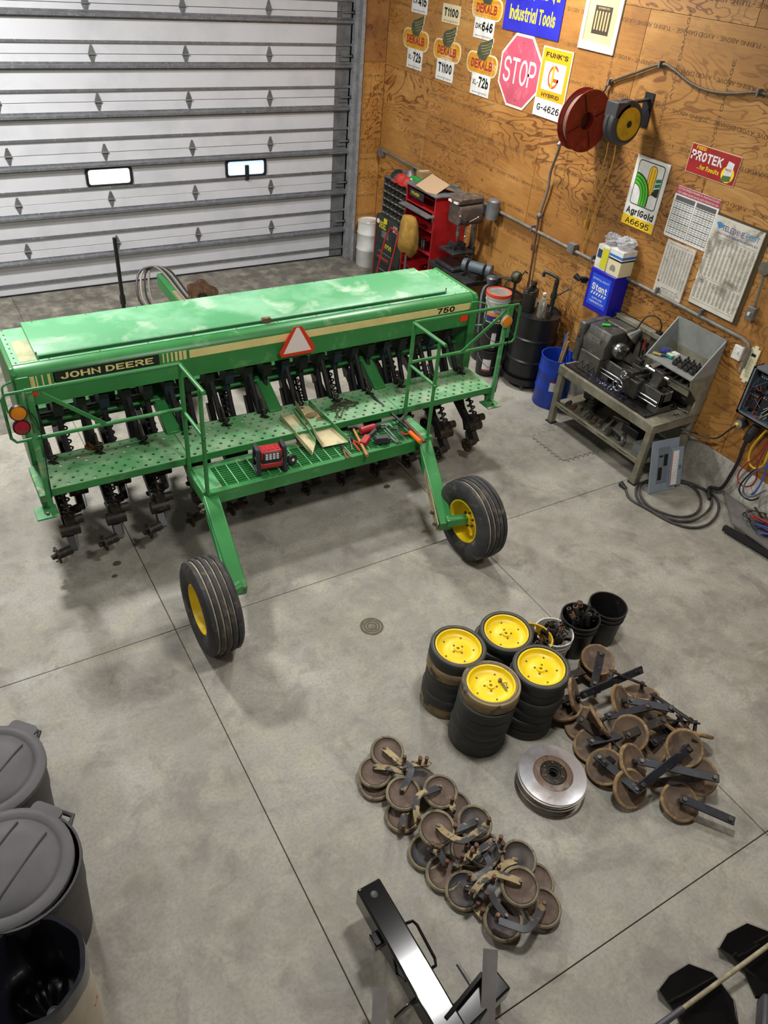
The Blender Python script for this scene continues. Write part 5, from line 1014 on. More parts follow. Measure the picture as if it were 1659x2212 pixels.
# ================================================================ heap of press wheels on black arms
m_press = M('press_rubber_tan', '8a6f4c', .85, c2='6f573b', sc=9, c3='a88d63', sc3=16, lo3=.5, hi3=.66, bump=.2); m_pface = M('press_face_brown', '685646', .75, c2='4d4135', sc=7, c3='83694f', sc3=11)
m_arm = M('arm_black_blue', '26272d', .38, .4, c2='34353b', sc=8, c3='8a7350', sc3=14, lo3=.66, hi3=.74); m_armr = M('arm_dark_rust', '3b322c', .6, .3, c2='2a2622', sc=9, c3='6d5238', sc3=13)
PR = .134
def press_unit(label, c, n, end, z=None, ae=.058, m=None, rusty=False):
    """press wheel (centre c, facing n) on a spindle carrying a flat arm that points at end"""
    n = Vector(n).normalized(); c = Vector(c)
    low = c.z - PR*math.sqrt(max(0, 1-n.z*n.z)) - .02*abs(n.z)
    if low < .004: c.z += .004-low
    t = thing('press_wheel_arm', label, 'press wheel', (c.x, c.y, 0), 'heap of press wheels on black arms')
    Q = Matrix.Translation(c) @ n.to_track_quat('Z','Y').to_matrix().to_4x4()
    obj('tire', MB().mat(Q).lathe([(.110,.010),(.120,.014),(PR-.003,.010),(PR,0),(PR-.003,-.010),(.120,-.014),(.110,-.010)], 36), m_press, t)
    w_ = obj('wheel_face', MB().mat(Q).lathe([(0,.010),(.03,.010),(.032,.003),(.07,.0),(.10,.008),(.114,.0125),(.114,-.0125),(.07,-.009),(.03,-.010),(0,-.010)], 32), m_pface, t)
    s1 = c+n*.075; obj('spindle', MB().cyl(c+n*.005, s1, .015, .013, n=10).cyl(c+n*.008, c+n*.018, .024, n=10), m_armr, t)
    e = Vector(end); d = e-s1
    if d.length > .55: e = s1+d.normalized()*.55
    if (e-s1).length < .33: e = s1+(e-s1).normalized()*.33
    if e.z < .03: e.z = .03
    up = n if abs(n.dot((e-s1).normalized())) < .9 else Vector((0,0,1))
    a = obj('arm', MB().bar(s1-(e-s1).normalized()*.025, e, ae, .014, up=up), m or m_arm, t, bevel=.003)
    fr_ = MB().frame(s1, e, up); u = fr_[4]
    q = e-(e-s1).normalized()*.03
    obj('pin', MB().cyl(q-u*.05, q+u*.018, .010, n=8), M('pin_rust', '8a4a24', .7, c2='6a3820', sc=15) if rusty else m_steel, a); obj('bolt_head', MB().cyl(s1+u*.006, s1+u*.02, .015, n=6), m_bolt, a); obj('end_nut', MB().cyl(q+u*.005, q+u*.02, .016, n=6), m_bolt, a)
    return t
pk = lambda u, v, z: onz(1100+u*.3014, 1360+v*.3014, z)
def tl(az, el):     # facing direction: azimuth in the picture's ground plane (deg, 0 = picture right, 90 = away), elevation
    a = math.radians(az); e = math.radians(el); rt = Vector((.83,-.558,0)); fw = Vector((.558,.83,0)); return (rt*math.cos(a)+fw*math.sin(a))*math.cos(e)+Vector((0,0,math.sin(e)))
U = [('lying flat at the far end, nearest the buckets', (635,215), .20, tl(-90,75), (610,390), .26),
     ('under the far end, mostly hidden by arms', (600,300), .06, tl(0,70), (430,330), .12),
     ('standing on edge beside the wheel stack', (465,470), .20, tl(-10,28), (955,285), .30),
     ('leaning in the middle of the heap, arm to the right', (800,520), .22, tl(-20,42), (1125,560), .24),
     ('behind the middle, lying low', (945,455), .12, tl(100,65), (880,360), .24),
     ('right of the middle with a rusty upright pin', (1010,535), .16, tl(60,60), (1210,590), .24),
     ('with a short spindle pointing at the viewer, left middle', (650,660), .19, tl(20,35), (940,570), .26),
     ('seen edge-on in the centre of the heap', (865,745), .20, tl(-130,38), (1120,640), .25),
     ('facing up in front of the centre, long arm to the right', (885,955), .17, tl(-30,52), (1505,1070), .24),
     ('largest looking, upright on the right side', (1255,850), .25, tl(-95,50), (930,1130), .20),
     ('lying at the right edge below the upright one', (1355,1050), .14, tl(-100,55), (1050,1100), .10),
     ('dark one at the front corner of the heap', (860,1150), .09, tl(-60,50), (620,900), .14),
     ('half hidden under the foremost arm', (1220,1235), .07, tl(-80,70), (1465,1310), .13),
     ('dark one on the left fringe', (520,690), .06, tl(-150,60), (690,800), .10),
     ('low on the left front edge', (590,840), .06, tl(-140,65), (950,725), .16),
     ('black one at the left front, nearly buried', (680,1000), .06, tl(-150,60), (800,900), .10),
     ('flat dark one next to the wheel stack', (395,575), .06, tl(160,65), (520,470), .14),
     ('tucked behind the upright one on the right', (1325,745), .14, tl(80,40), (1090,640), .18),
     ('buried beneath the centre', (1000,840), .05, tl(-60,75), (1150,720), .10),
     ('at the back right, its arm over the heap', (1180,690), .10, tl(40,55), (1255,680), .20)]
for k, (lab, c, z, n, e, ze) in enumerate(U):
    press_unit('tan press wheel '+lab, pk(*c, z), n, pk(*e, ze), rusty=(k == 5), m=m_arm if k % 3 != 1 else m_armr)
# ================================================================ heap of closing wheels with curved arms
m_crim = M('closing_rubber', '8f8268', .85, c2='6b6352', sc=8, c3='4a463a', sc3=11, lo3=.55, hi3=.68); m_cface = M('closing_face', '6d5a4e', .7, .2, c2='56463d', sc=6, c3='7d6a55', sc3=12); m_cdark = M('closing_face_dark', '33333a', .6, .2, c2='54483e', sc=7)
m_atan = M('arm_tan', 'a8966f', .7, .1, c2='86724f', sc=8, c3='3b3a3d', sc3=9, lo3=.50, hi3=.54); m_agry = M('arm_grey_blue', '45464a', .5, .3, c2='353538', sc=8, c3='8a7755', sc3=10, lo3=.6, hi3=.66)
CR = .116
ck = lambda u, v, z: onz(740+u*.3014, 1570+v*.3014, z)
def closing_unit(label, c, z, n, arm, zarm, dark=False, tan=True, pins=()):
    P0 = ck(*c, z); n = Vector(n).normalized(); low = P0.z-CR*math.sqrt(max(0, 1-n.z*n.z))-.018
    if low < .003: P0.z += .003-low
    t = thing('closing_wheel_arm', label, 'closing wheel', (P0.x, P0.y, 0), 'heap of closing wheels with curved arms'); Q = Matrix.Translation(P0) @ n.to_track_quat('Z','Y').to_matrix().to_4x4()
    obj('tire', MB().mat(Q).lathe([(.092,.006),(.098,.014),(.108,.016),(CR,.008),(CR,-.008),(.108,-.016),(.098,-.014),(.092,-.006)], 36), m_crim, t); obj('wheel_face', MB().mat(Q).lathe([(0,.004),(.03,.004),(.05,-.002),(.085,.002),(.093,.009),(.093,-.009),(.085,-.006),(0,-.006)], 32), m_cdark if dark else m_cface, t)
    obj('rim_groove', MB().mat(Q).lathe([(.0945,.013),(.0965,.0148),(.0985,.0142)], 36), m_grime, t)
    if arm:
        pts = spline([ck(*a, zz) for a, zz in zip(arm, zarm)], 6); w_ = .042; th = .010; mb = MB(); V = []; L = len(pts)
        for i, p in enumerate(pts):
            d = pts[min(i+1, L-1)]-pts[max(i-1, 0)]; d.z = 0; d.normalize(); s = Vector((-d.y, d.x, 0))*w_/2; V += [p-s, p+s, p+s+Vector((0,0,th)), p-s+Vector((0,0,th))]
        Fc = [(3,2,1,0), tuple(4*(L-1)+i for i in range(4))]
        for i in range(L-1): Fc += [(4*i+a, 4*i+(a+1)%4, 4*i+4+(a+1)%4, 4*i+4+a) for a in range(4)]
        mb.add(V, Fc); a = obj('arm', mb, m_atan if tan else m_agry, t, ang=50)
        q = pts[0]+Vector((0,0,th)); obj('hub_bolt', MB().cyl(q+Vector((0,0,-.04)), q+Vector((0,0,.012)), .011, n=8), m_bolt, a)
        e = pts[-1]; obj('pivot_pin', MB().cyl(e+Vector((0,0,-.01)), e+Vector((0,0,.07)), .012, n=10).cyl(e+Vector((0,0,.045)), e+Vector((0,0,.055)), .014, n=10), m_rust, a)
    return t
def tz(az, el): return tl(az, el)
CU = [('at the far left tip of the heap', (320,180), .12, tz(-90,80), [(300,160),(370,220),(430,265),(550,270)], (.15,.17,.17,.15), 0, 1),
      ('overlapped by the tip wheel', (235,325), .08, tz(-120,82), [(230,290),(330,300),(440,330)], (.11,.13,.13), 0, 1),
      ('underneath at the left end', (240,420), .02, tz(-120,85), None, None, 0, 1),
      ('with a bare grey arm curving back to the tip', (435,480), .11, tz(-90,80), [(425,460),(470,380),(490,300),(440,255)], (.14,.17,.19,.18), 0, 0),
      ('in the second row with a long tan hooked arm', (700,465), .12, tz(-80,80), [(700,435),(620,465),(545,500),(525,590),(540,690)], (.15,.18,.19,.18,.15), 0, 1),
      ('hidden below the second row on the left', (430,640), .03, tz(-120,85), [(460,600),(430,680),(430,745)], (.06,.07,.06), 0, 1),
      ('largest looking in the middle, with a tan bent arm', (675,730), .16, tz(-100,75), [(685,715),(760,780),(860,820),(940,775),(1040,700)], (.19,.21,.21,.21,.19), 0, 1),
      ('blue-black faced, behind the middle wheel', (945,690), .11, tz(-60,78), [(960,675),(890,710),(800,745)], (.14,.15,.14), 1, 0),
      ('dark faced, low on the left of the middle', (600,900), .04, tz(-120,80), [(640,880),(700,920),(740,1000)], (.08,.12,.10), 1, 1),
      ('brown faced, low in the front middle', (730,1050), .04, tz(-120,82), [(800,1000),(870,960),(880,890)], (.09,.13,.12), 0, 1),
      ('black faced, at the back right', (1260,945), .10, tz(-60,78), [(1240,960),(1160,990),(1110,1040)], (.13,.14,.13), 1, 1),
      ('pale, on top at the right end', (1270,1145), .17, tz(-90,78), [(1275,1115),(1180,1080),(1080,1060),(990,1120),(920,1215)], (.20,.21,.21,.20,.16), 0, 1),
      ('at the far right end of the heap', (1430,1295), .06, tz(-70,80), [(1440,1270),(1390,1370),(1320,1450),(1220,1430),(1100,1385)], (.10,.14,.16,.16,.15), 0, 0),
      ('nearest the camera with a dark ring', (1150,1390), .07, tz(-100,80), [(1170,1360),(1100,1270),(1060,1180),(1075,1110)], (.12,.14,.16,.17), 1, 0),
      ('half buried dark one before the right end', (870,1180), .04, tz(-130,75), [(890,1150),(960,1180),(1025,1230)], (.10,.13,.12), 1, 0),
      ('below the second row on the right', (800,580), .05, tz(-60,82), [(800,600),(790,585),(780,555)], (.10,.11,.11), 0, 1),
      ('buried behind the grey arm', (560,380), .05, tz(60,82), None, None, 1, 0),
      ('buried in the centre of the heap', (1010,880), .05, tz(-60,80), [(1010,900),(1055,1000),(980,1070),(900,1095)], (.13,.15,.15,.13), 1, 0),
      ('under the pale one at the right end', (1385,1110), .05, tz(-40,82), None, None, 0, 1),
      ('buried left of the centre with two pins', (900,880), .04, tz(-90,80), [(1080,820),(960,900),(850,960)], (.16,.16,.14), 0, 1)]
for lab, c, z, n, arm, za, dk_, tn in CU: closing_unit('closing wheel '+lab, c, z, n, arm, za, bool(dk_), bool(tn))
def loose_bracket(label, c, z, a):
    p = ck(*c, z); t = thing('pin_bracket', label, 'bracket', tuple(p)); Q = Matrix.Translation(p) @ Matrix.Rotation(a, 4, 'Z')
    obj('plate', MB().mat(Q).prism([(-.05,-.02),(.03,-.028),(.06,0),(.03,.028),(-.05,.02)], 0, .008), m_atan, t)
    for x in (-.025, .02): obj('pin', MB().mat(Q).cyl((x,0,.008),(x,0,.065),.011,n=8).cyl((x,0,.062),(x,0,.072),.014,n=8), m_rust, t)
loose_bracket('tan plate with two upright pins beside the far tip', (575,265), .15, -.5); loose_bracket('tan plate with pins in the heap centre', (935,905), .17, .4); loose_bracket('small tan plate on the front edge of the heap', (975,1320), .03, 1.6); loose_bracket('pin plate at the upper right of the heap', (1130,850), .14, 1.2); loose_bracket('pin plate below the middle wheel', (665,890), .12, -1.0)
# ================================================================ trash cans
m_tc = M('trash_can_grey', '403f3f', .6, c2='383737', sc=6); m_tl = M('trash_lid_grey', '5a575a', .6, c2='514e51', sc=5)
def trash_can(label, ctr_, h, r, lid_off=None, ang=0.6):
    t = thing('trash_can', label, 'trash can', (ctr_.x, ctr_.y, 0)); q = Matrix.Translation((ctr_.x, ctr_.y, 0))
    obj('body', MB().mat(q).lathe([(0,.0),(r*.82,0),(r*.84,.02),(r*.93,h*.62),(r*.95,h*.66),(r*.97,h*.95),(r,h*.955),(r,h),(r-.012,h),(r*.95,h*.94),(r*.80,.02),(0,.02)], 44), m_tc, t)
    for a in (ang, ang+PI): obj('handle', MB().mat(q @ Matrix.Rotation(a, 4, 'Z')).tube([(r-.01,-.09,h*.93),(r+.045,-.075,h*.93),(r+.045,.075,h*.93),(r-.01,.09,h*.93)], .014, 8), m_tc, t)
    lc = Vector((ctr_.x, ctr_.y, h+.004)) + Vector(lid_off or (0,0,0)); Q = Matrix.Translation(lc) @ Euler((.0 if not lid_off else .03, 0, ang)).to_matrix().to_4x4()
    ld = obj('lid', MB().mat(Q).lathe([(r+.006,-.03),(r+.006,.0),(r-.01,.012),(r-.045,.014),(r-.06,.004),(r-.075,.020),(r*.5,.034),(0,.040)], 44), m_tl, t)
    for s in (-1, 1):
        obj('tab', MB().mat(Q).prism(rrect(.09,.17,.03,4,s*(r+.0),0), -.02, .004), m_tl, ld)
        obj('raised_rib', MB().mat(Q).tube([(x_*r, s*.085, (.034 if abs(x_) < .45 else .027)+.001) for x_ in (-.66,-.4,0,.4,.66)], .007, 6, smooth=4), m_tc, ld)
    return t
Vr = Vector((.83,-.558,0))
r1 = .30; c1 = onz(88,1680,.72); c1 = Vector((c1.x,c1.y,0))-Vr*r1; trash_can('grey trash can farther from the camera, lid closed', c1, .72, r1, None, .75)
c2 = onz(168,1890,.72); c2 = Vector((c2.x,c2.y,0))-Vr*.315; trash_can('grey trash can in the middle with its lid pushed aside', c2, .72, .315, tuple(-Vr*.045+Vector((0,0,.004))), .75)
c3_ = onz(176,2110,.70); c3_ = Vector((c3_.x,c3_.y,0))-Vr*.24; h3 = .70; r3 = .235
t = thing('lined_waste_drum', 'open cream waste drum with a dark plastic liner', 'trash can', (c3_.x, c3_.y, 0)); q = Matrix.Translation((c3_.x, c3_.y, 0))
obj('body', MB().mat(q).lathe([(0,0),(r3-.005,0),(r3,.03),(r3,h3-.03),(r3+.006,h3-.02),(r3+.006,h3),(r3-.008,h3),(r3-.01,.01),(0,.01)], 40), M('drum_cream', 'c9c0ae', .6, c2='b5aa96', sc=5, c3='a3482e', sc3=9, lo3=.68, hi3=.72), t)
random.seed(6); prof_l = [(r3+.012,h3-.10),(r3+.012,h3-.02),(r3+.010,h3+.012),(r3-.012,h3+.010),(r3-.02,h3-.03),(r3-.03,.2),(.12,.10),(0,.09)]
ml = MB(); n_ = 56
for (r_, z_) in prof_l: ml.v += [q @ Vector(((r_+.003*math.sin(i*.9+z_*9)*(1 if r_ > .1 else 0)+random.uniform(-.001,.001))*math.cos(2*PI*i/n_), (r_+.003*math.sin(i*.9+z_*9)*(1 if r_ > .1 else 0))*math.sin(2*PI*i/n_), z_+.004*math.sin(i*.8))) for i in range(n_)]
for j in range(len(prof_l)-1): ml.f += [(j*n_+i, j*n_+(i+1)%n_, (j+1)*n_+(i+1)%n_, (j+1)*n_+i) for i in range(n_)]
tl_ = NT('bin_liner'); tl_.set(srgb('1d1e26'), .22); tl_.p.inputs['Coat Weight'].default_value = .4; obj('liner', ml, tl_.m, t, ang=60)
p = onz(112, 2185, .42); t = thing('drink_can', 'crushed blue and silver drink can inside the lined drum', 'can', (p.x, p.y, .36)); obj('shell', MB().at((p.x,p.y,.36),(.3,.1,0)).lathe([(0,0),(.028,0),(.033,.01),(.033,.10),(.028,.118),(.024,.118)], 20), M('can_blue', '5a5aa5', .3, .6), t); obj('can_top', MB().at((p.x,p.y,.36),(.3,.1,0)).lathe([(.028,.117),(.029,.121),(.026,.121),(.024,.114),(.0,.114)], 20), m_steel, t); obj('opening', MB().at((p.x,p.y,.36),(.3,.1,0)).cyl((.008,0,.1145),(.008,0,.1155),.010,n=10), m_ink, t)
# ================================================================ black weldment and steel in the foreground
tb_ = NT('gloss_black_paint'); tb_.set(srgb('0c0c0f'), .12); tb_.p.inputs['Coat Weight'].default_value = .6; m_gb = tb_.m
zt = .34; A = onz(795,1908,zt); B = onz(985,2240,zt)
t = thing('black_weldment', 'glossy black square-tube weldment with handle in the foreground', 'frame', (A.x, A.y, 0)); d = (B-A); d.z = 0; d.normalize(); s = Vector((-d.y,d.x,0))
wT = .15; cA = Vector((A.x,A.y,zt-wT/2)); cB = Vector((B.x,B.y,zt-wT/2)) + d*.35
tube_ = obj('main_tube', MB().bar(cA, cB, wT, wT), m_gb, t, bevel=.012)
e = cA+d*.07+Vector((0,0,wT/2+.0005)); obj('pin_hole', MB().at(e).lathe([(0,.0005),(.018,.0005),(.021,.0015),(.023,0)], 16), m_blk, tube_)
def T(u, v, z): return onz(u, v, z)
obj('side_lug', MB().bar(cA+d*.26-s*.05, cA+d*.26-s*.12, .08, .06), m_gb, t, bevel=.008)
obj('hinge_plate', MB().bar(cA+d*.60-s*.03+Vector((0,0,.0)), cA+d*.62-s*.20+Vector((0,0,-.02)), .012, .085, w2=.012, h2=.06), m_gb, t, bevel=.006)
hp = cA+s*wT/2+Vector((0,0,.03)); obj('handle', MB().tube([hp+d*.27-s*.01, hp+d*.28+s*.05, hp+d*.31+s*.06, hp+d*.50+s*.05, hp+d*.53+s*.035, hp+d*.53-s*.01], .009, 8), m_gb, t)
obj('weld_bead', MB().tube([cA+d*.40-s*(wT/2+.001)+Vector((0,0,.055)), cA+d*.43-s*(wT/2+.002)+Vector((0,0,.02)), cA+d*.45-s*(wT/2+.001)+Vector((0,0,-.03)), cA+d*.52-s*(wT/2+.002)+Vector((0,0,.05))], .006, 6), m_gb, t)
E2 = onz(1085,2112,.30); S2 = onz(955,2235,.28)
obj('cross_tube', MB().bar((S2.x,S2.y,.24), (E2.x,E2.y,.25), .13, .13), m_gb, t, bevel=.012); obj('gusset', MB().bar(onz(1040,2108,.33), onz(962,2205,.30), .02, .10), m_gb, t)
for p_ in (cA+d*.2, cA+d*.75, Vector((E2.x,E2.y,.2))): obj('stand_foot', MB().bar(Vector((p_.x,p_.y,.2)), Vector((p_.x,p_.y,.0)), .06, .06), m_gb, t)
m_fb = M('mill_steel', '8f8a86', .45, .25, c2='7f7a76', sc=5)
def flatbar(label, a, b, w_): return single('flat_steel_bar', MB().bar(a, b, w_, .010), m_fb, label, 'steel bar')
flatbar('bare grey flat bar standing beside the black cross tube', onz(1060,2050,.46), onz(1000,2235,.36)+Vector((0,-.25,-.30)), .075)
flatbar('short bare flat bar at the bottom edge, left of the weldment', onz(822,2133,.22), onz(792,2215,.18)+Vector((-.02,-.15,-.10)), .075)
single('steel_rod', MB().cyl(onz(988,2082,.26), onz(1063,2200,.20), .011, n=10), m_steel, 'round bright rod lying across the cross tube', 'rod')
# black bent plates with a pole
def bent_plate(label, poly, z, fold):
    t = thing('black_bent_plate', label, 'plate', tuple(onz(*poly[0], 0)), 'glossy black bent plates'); C0 = sum(p[0] for p in poly)/len(poly), sum(p[1] for p in poly)/len(poly)
    mb = MB(); n = len(poly); inner = [onz(C0[0]+(u-C0[0])*.95, C0[1]+(v-C0[1])*.95, max(.016, z+.03-(v-C0[1])*.0009)) for u, v in poly]; outer = [onz(u, v, .006 + (z*.75 if k in fold else 0)) for k, (u, v) in enumerate(poly)]
    th = Vector((0,0,-.006)); V = inner+outer+[p+th for p in inner]+[p+th for p in outer]
    F_ = [tuple(range(n-1,-1,-1)), tuple(range(2*n, 3*n))]
    for i in range(n): j = (i+1) % n; F_ += [(i,j,n+j,n+i),(2*n+j,2*n+i,3*n+i,3*n+j),(n+i,n+j,3*n+j,3*n+i)]
    mb.add(V, F_); obj('plate', mb, m_gb, t, smooth=False, bevel=.003); return t
bent_plate('many-sided black plate nearer the weldment, under the pole', [(1487,2078),(1540,2098),(1553,2112),(1588,2160),(1596,2214),(1500,2250),(1470,2212),(1455,2185),(1419,2137),(1443,2105)], .028, (0,1,2))
bent_plate('many-sided black plate at the right edge of the picture', [(1613,1990),(1690,2020),(1720,2080),(1700,2160),(1632,2156),(1608,2102),(1580,2066),(1550,2046),(1568,2014)], .028, (0,1))
a, b = onz(1405,2230,.10), onz(1700,2013,.16); t = thing('wooden_pole', 'worn wooden pole lying over the black plates', 'pole', tuple(a)); j = a.lerp(b, .22)
obj('handle', MB().cyl(j, b, .013, .013, n=10), M('pole_wood', 'a59a7c', .6, c2='7d745e', sc=14), t); obj('ferrule', MB().cyl(a, j, .020, .017, n=12), M('ferrule_grey', '55555a', .4, .4), t)
p = onz(1690,2225,.10); single('grey_case', MB().at((p.x,p.y,0),(0,0,.6)).box((0,0,.06),(.30,.22,.12)), m_dgrey, 'corner of a dark grey case at the bottom right corner', 'case', bevel=.02)
# floor drain, foam mat and crumbs
p = onz(803,1353,0); t = thing('floor_drain_cover', 'round cast floor drain cover flush with the concrete', 'drain', (p.x,p.y,0)); m_dr = M('drain_iron', '7a7264', .6, .4, c2='5e5748', sc=20)
obj('plate', MB().at((p.x,p.y,0)).lathe([(0,.002),(.098,.002),(.10,.0)], 28), m_dr, t)
for r_ in (.03,.055,.08): obj('slot_ring', MB().at((p.x,p.y,0)).lathe([(r_,.0022),(r_+.003,.0045),(r_+.010,.0045),(r_+.013,.0022)], 28), M('drain_dark', '544d3f', .7), t)
q0, q1, q2 = onz(1143,945,0), onz(1217,996,0), onz(1293,974,0)
x0, x1, y0, y1 = q1.x-.0, q1.x+.62, q1.y, q0.y
def puzzle(x0, x1, y0, y1, n, dep):
    pts = []
    def edge(a, b, nrm):
        a = Vector(a); b = Vector(b); dd = (b-a)/n
        for k in range(n):
            s_ = a+dd*k
            for f, g_ in ((0,0),(.25,0),(.18,1),(.82,1),(.75,0)) if k % 2 else ((0,0),): pts.append((s_+dd*f+Vector(nrm)*dep*g_))
    edge((x0,y0,0),(x1,y0,0),(0,-1,0)); edge((x1,y0,0),(x1,y1,0),(1,0,0)); edge((x1,y1,0),(x0,y1,0),(0,1,0)); edge((x0,y1,0),(x0,y0,0),(-1,0,0))
    return [(p.x, p.y) for p in pts]
single('foam_puzzle_mat', MB().prism(puzzle(x0, x1, y0, y1, 17, .028), .0005, .010), M('dusty_mat', '8f8a80', .9, c2='7d786e', sc=8), 'dusty grey interlocking mat with jigsaw edges by the bench', 'mat', smooth=False)
def crumb(label, u, v, r_, m): p = onz(u, v, 0); single('dirt_clod', MB().sph((p.x,p.y,r_*.3), r_, 9, 6, (1.2,.9,.35)), m, label, 'dirt')
md = M('mud_clod', '4f4636', .95, c2='3c352a', sc=30); crumb('dark dirt clod on the floor under the drill, left of the tire', 253,1218,.03,md); crumb('small dirt clod below the left openers', 248,1245,.02,md); crumb('dark dirt clod between the drill wheels', 836,1052,.03,md)
# ================================================================ corner by the door
k4 = lambda u, v, x: onx(740+u*.2411, 320+v*.2411, x)
def barrel(name, label, c, r, h, m, hoops, z0=0.0, lid=True, cat='drum', hr=.010):
    t = thing(name, label, cat, (c[0], c[1], z0)); pr = [(0,0),(r-.006,0),(r,.008)]
    for f in hoops: pr += [(r,h*f-.022),(r+hr,h*f-.008),(r+hr,h*f+.008),(r,h*f+.022)]
    pr += [(r,h-.012),(r+.005,h-.008),(r+.005,h),(r-.008,h)]
    pr += [(r-.012,h-.018),(0,h-.018)] if lid else [(r-.012,.02),(0,.02)]
    obj('shell', MB().at((c[0],c[1],z0)).lathe(pr, 44), m, t); return t
t = barrel('white_barrel', 'white plastic barrel beside the overhead door', (6.51,10.93), .19, .72, M('barrel_white', 'd6d6d2', .5, c2='c3c2bc', sc=4, c3='4a463e', sc3=6, lo3=.68, hi3=.78), (.38,.74))
obj('bung', MB().cyl((6.45,10.87,.70),(6.45,10.87,.715),.03), m_swhite, t)
m_cblk = M('cabinet_black', '1d211f', .45, c2='29302b', sc=5); m_cyel = M('lettering_yellow', 'd3c21c', .5)
y0, y1, xf = 9.45, 10.22, 6.20; NX = (-1,0,0)
t = thing('tractor_box_cabinet', 'black cabinet with yellow number lettering in the corner', 'cabinet', (xf+.25, (y0+y1)/2, 0))
obj('body', MB().b(xf, WX-.01, y0, y1, .0, 1.08), m_cblk, t, bevel=.012)
for (z_, h_) in ((.08,.30), (.42,.22)): d_ = obj('drawer', MB().b(xf-.012, xf, y0+.03, y1-.03, z_, z_+h_), m_cblk, t, bevel=.004); obj('handle', MB().tube([(xf-.012,y0+.2,z_+h_-.06),(xf-.04,y0+.2,z_+h_-.06),(xf-.04,y1-.2,z_+h_-.06),(xf-.012,y1-.2,z_+h_-.06)], .007, 6), m_galvd, d_)
text('4020', m_cyel, t, (xf-.002, 9.86, .66), XD, YD, .13, .26, bold=.04); text('DIESEL', m_cyel, t, (xf-.002, 10.02, .95), XD, YD, .10, .20, bold=.04)
obj('square_badge', MB().box((xf-.003, 9.95, 1.03),(.005,.09,.07)), m_cyel, t); obj('grey_plate', MB().box((xf-.003, 9.93, .83),(.004,.20,.10)), m_galvd, t); obj('red_plate', MB().box((xf-.003, 9.66, .99),(.004,.12,.10)), M('plate_red', '8a2a2a', .5, c2='c9c4bd', sc=20), t); obj('round_badge', MB().cyl((xf,10.16,.98),(xf-.006,10.16,.98),.035,n=16), m_swhite, t)
obj('red_edge_strip', MB().b(xf-.01, xf, y1-.012, y1, .1, 1.06), M('edge_red', '8f2a20', .5), t)
# pigeonhole rack
m_bin = M('bin_grey', '5b5a55', .55, .2, c2='4a4945', sc=7, c3='7a776e', sc3=10); rx0, rx1, ry0, ry1, rz0, rz1 = 6.30, 6.62, 9.46, 10.24, 1.085, 1.60
t = thing('pigeonhole_rack', 'grey steel pigeonhole bin rack on the black cabinet', 'rack', ((rx0+rx1)/2, (ry0+ry1)/2, rz0))
obj('back', MB().b(rx1, rx1+.01, ry0, ry1, rz0, rz1), m_bin, t)
for s in (ry0, ry1): obj('side', MB().b(rx0, rx1, s-.004, s+.004, rz0, rz1), m_bin, t)
for k in range(6):
    z_ = rz0+.004+(rz1-rz0-.008)*k/5; sh = obj('shelf', MB().b(rx0, rx1, ry0, ry1, z_-.004, z_+.004).b(rx0-.004, rx0, ry0, ry1, z_-.008, z_+.012), m_bin, t)
    if k < 5:
        for j in range(1, 7): y_ = ry0+(ry1-ry0)*j/7; obj('divider', MB().mat(Matrix(((1,0,0,0),(0,0,1,y_),(0,1,0,0),(0,0,0,1)))).prism([(rx0,z_),(rx1,z_),(rx1,z_+.1),(rx0+.07,z_+.1)], -.003, .003), m_bin, sh)
        for j in range(7): y_ = ry0+(ry1-ry0)*(j+.5)/7; obj('label_clip', MB().box((rx0-.006, y_, z_+.003),(.003,.03,.010)), M('clip_pale', 'b5b09a', .5), sh)
random.seed(31)
single('dark_hat', MB().at((6.47,10.12,1.603)).lathe([(0,.10),(.05,.095),(.10,.05),(.12,.0)], 16), m_blk, 'dark hat on the rack nearest the corner', 'hat')
for (y_, lab) in ((9.90,'red hat on the rack next to the dark hat'), (9.72,'red hat on the rack next to the green box')):
    t = thing('red_hat', lab, 'hat', (6.40,y_,1.603), 'red hats on the bin rack'); obj('crown', MB().at((6.40,y_,1.603)).lathe([(.10,0),(.10,.04),(.075,.085),(.03,.10),(0,.102)], 18), M('cap_red', 'bb3024', .6, c2='9c251c', sc=9), t); obj('brim', MB().at((6.40,y_,1.603)).prism([(-.16,-.06),(-.06,-.09),(-.05,.09),(-.16,.06)], .002, .010), M('cap_red', 'bb3024', .6), t)
single('grey_tool_lump', MB().at((6.50,9.86,1.603)).lathe([(0,.16),(.03,.15),(.05,.10),(.09,.06),(.1,0)], 12).box((.04,.12,.05),(.10,.16,.10)), m_galvd, 'grey metal fitting standing behind the red hats', 'fitting')
p = k4(660,270,6.40); t = thing('green_parts_box', 'green cardboard box with white labels on the rack', 'box', (6.42,9.50,1.605)); obj('carton', MB().b(6.34,6.60,9.42,9.62,1.605,1.75), M('box_green', '15923a', .5), t, bevel=.004)
for j in range(3): obj('label', MB().box((6.339,9.575,1.63+.045*j),(.003,.05,.022)), m_swhite, t)
m_card = M('cardboard', '9a7b55', .8, c2='86694a', sc=9); t = thing('brown_carton', 'small brown carton on top of the green box', 'box', (6.5,9.50,1.752)); obj('carton', MB().b(6.42,6.58,9.43,9.58,1.752,1.84), m_card, t, bevel=.004); obj('tape', MB().b(6.419,6.581,9.49,9.52,1.839,1.842), m_pale, t)
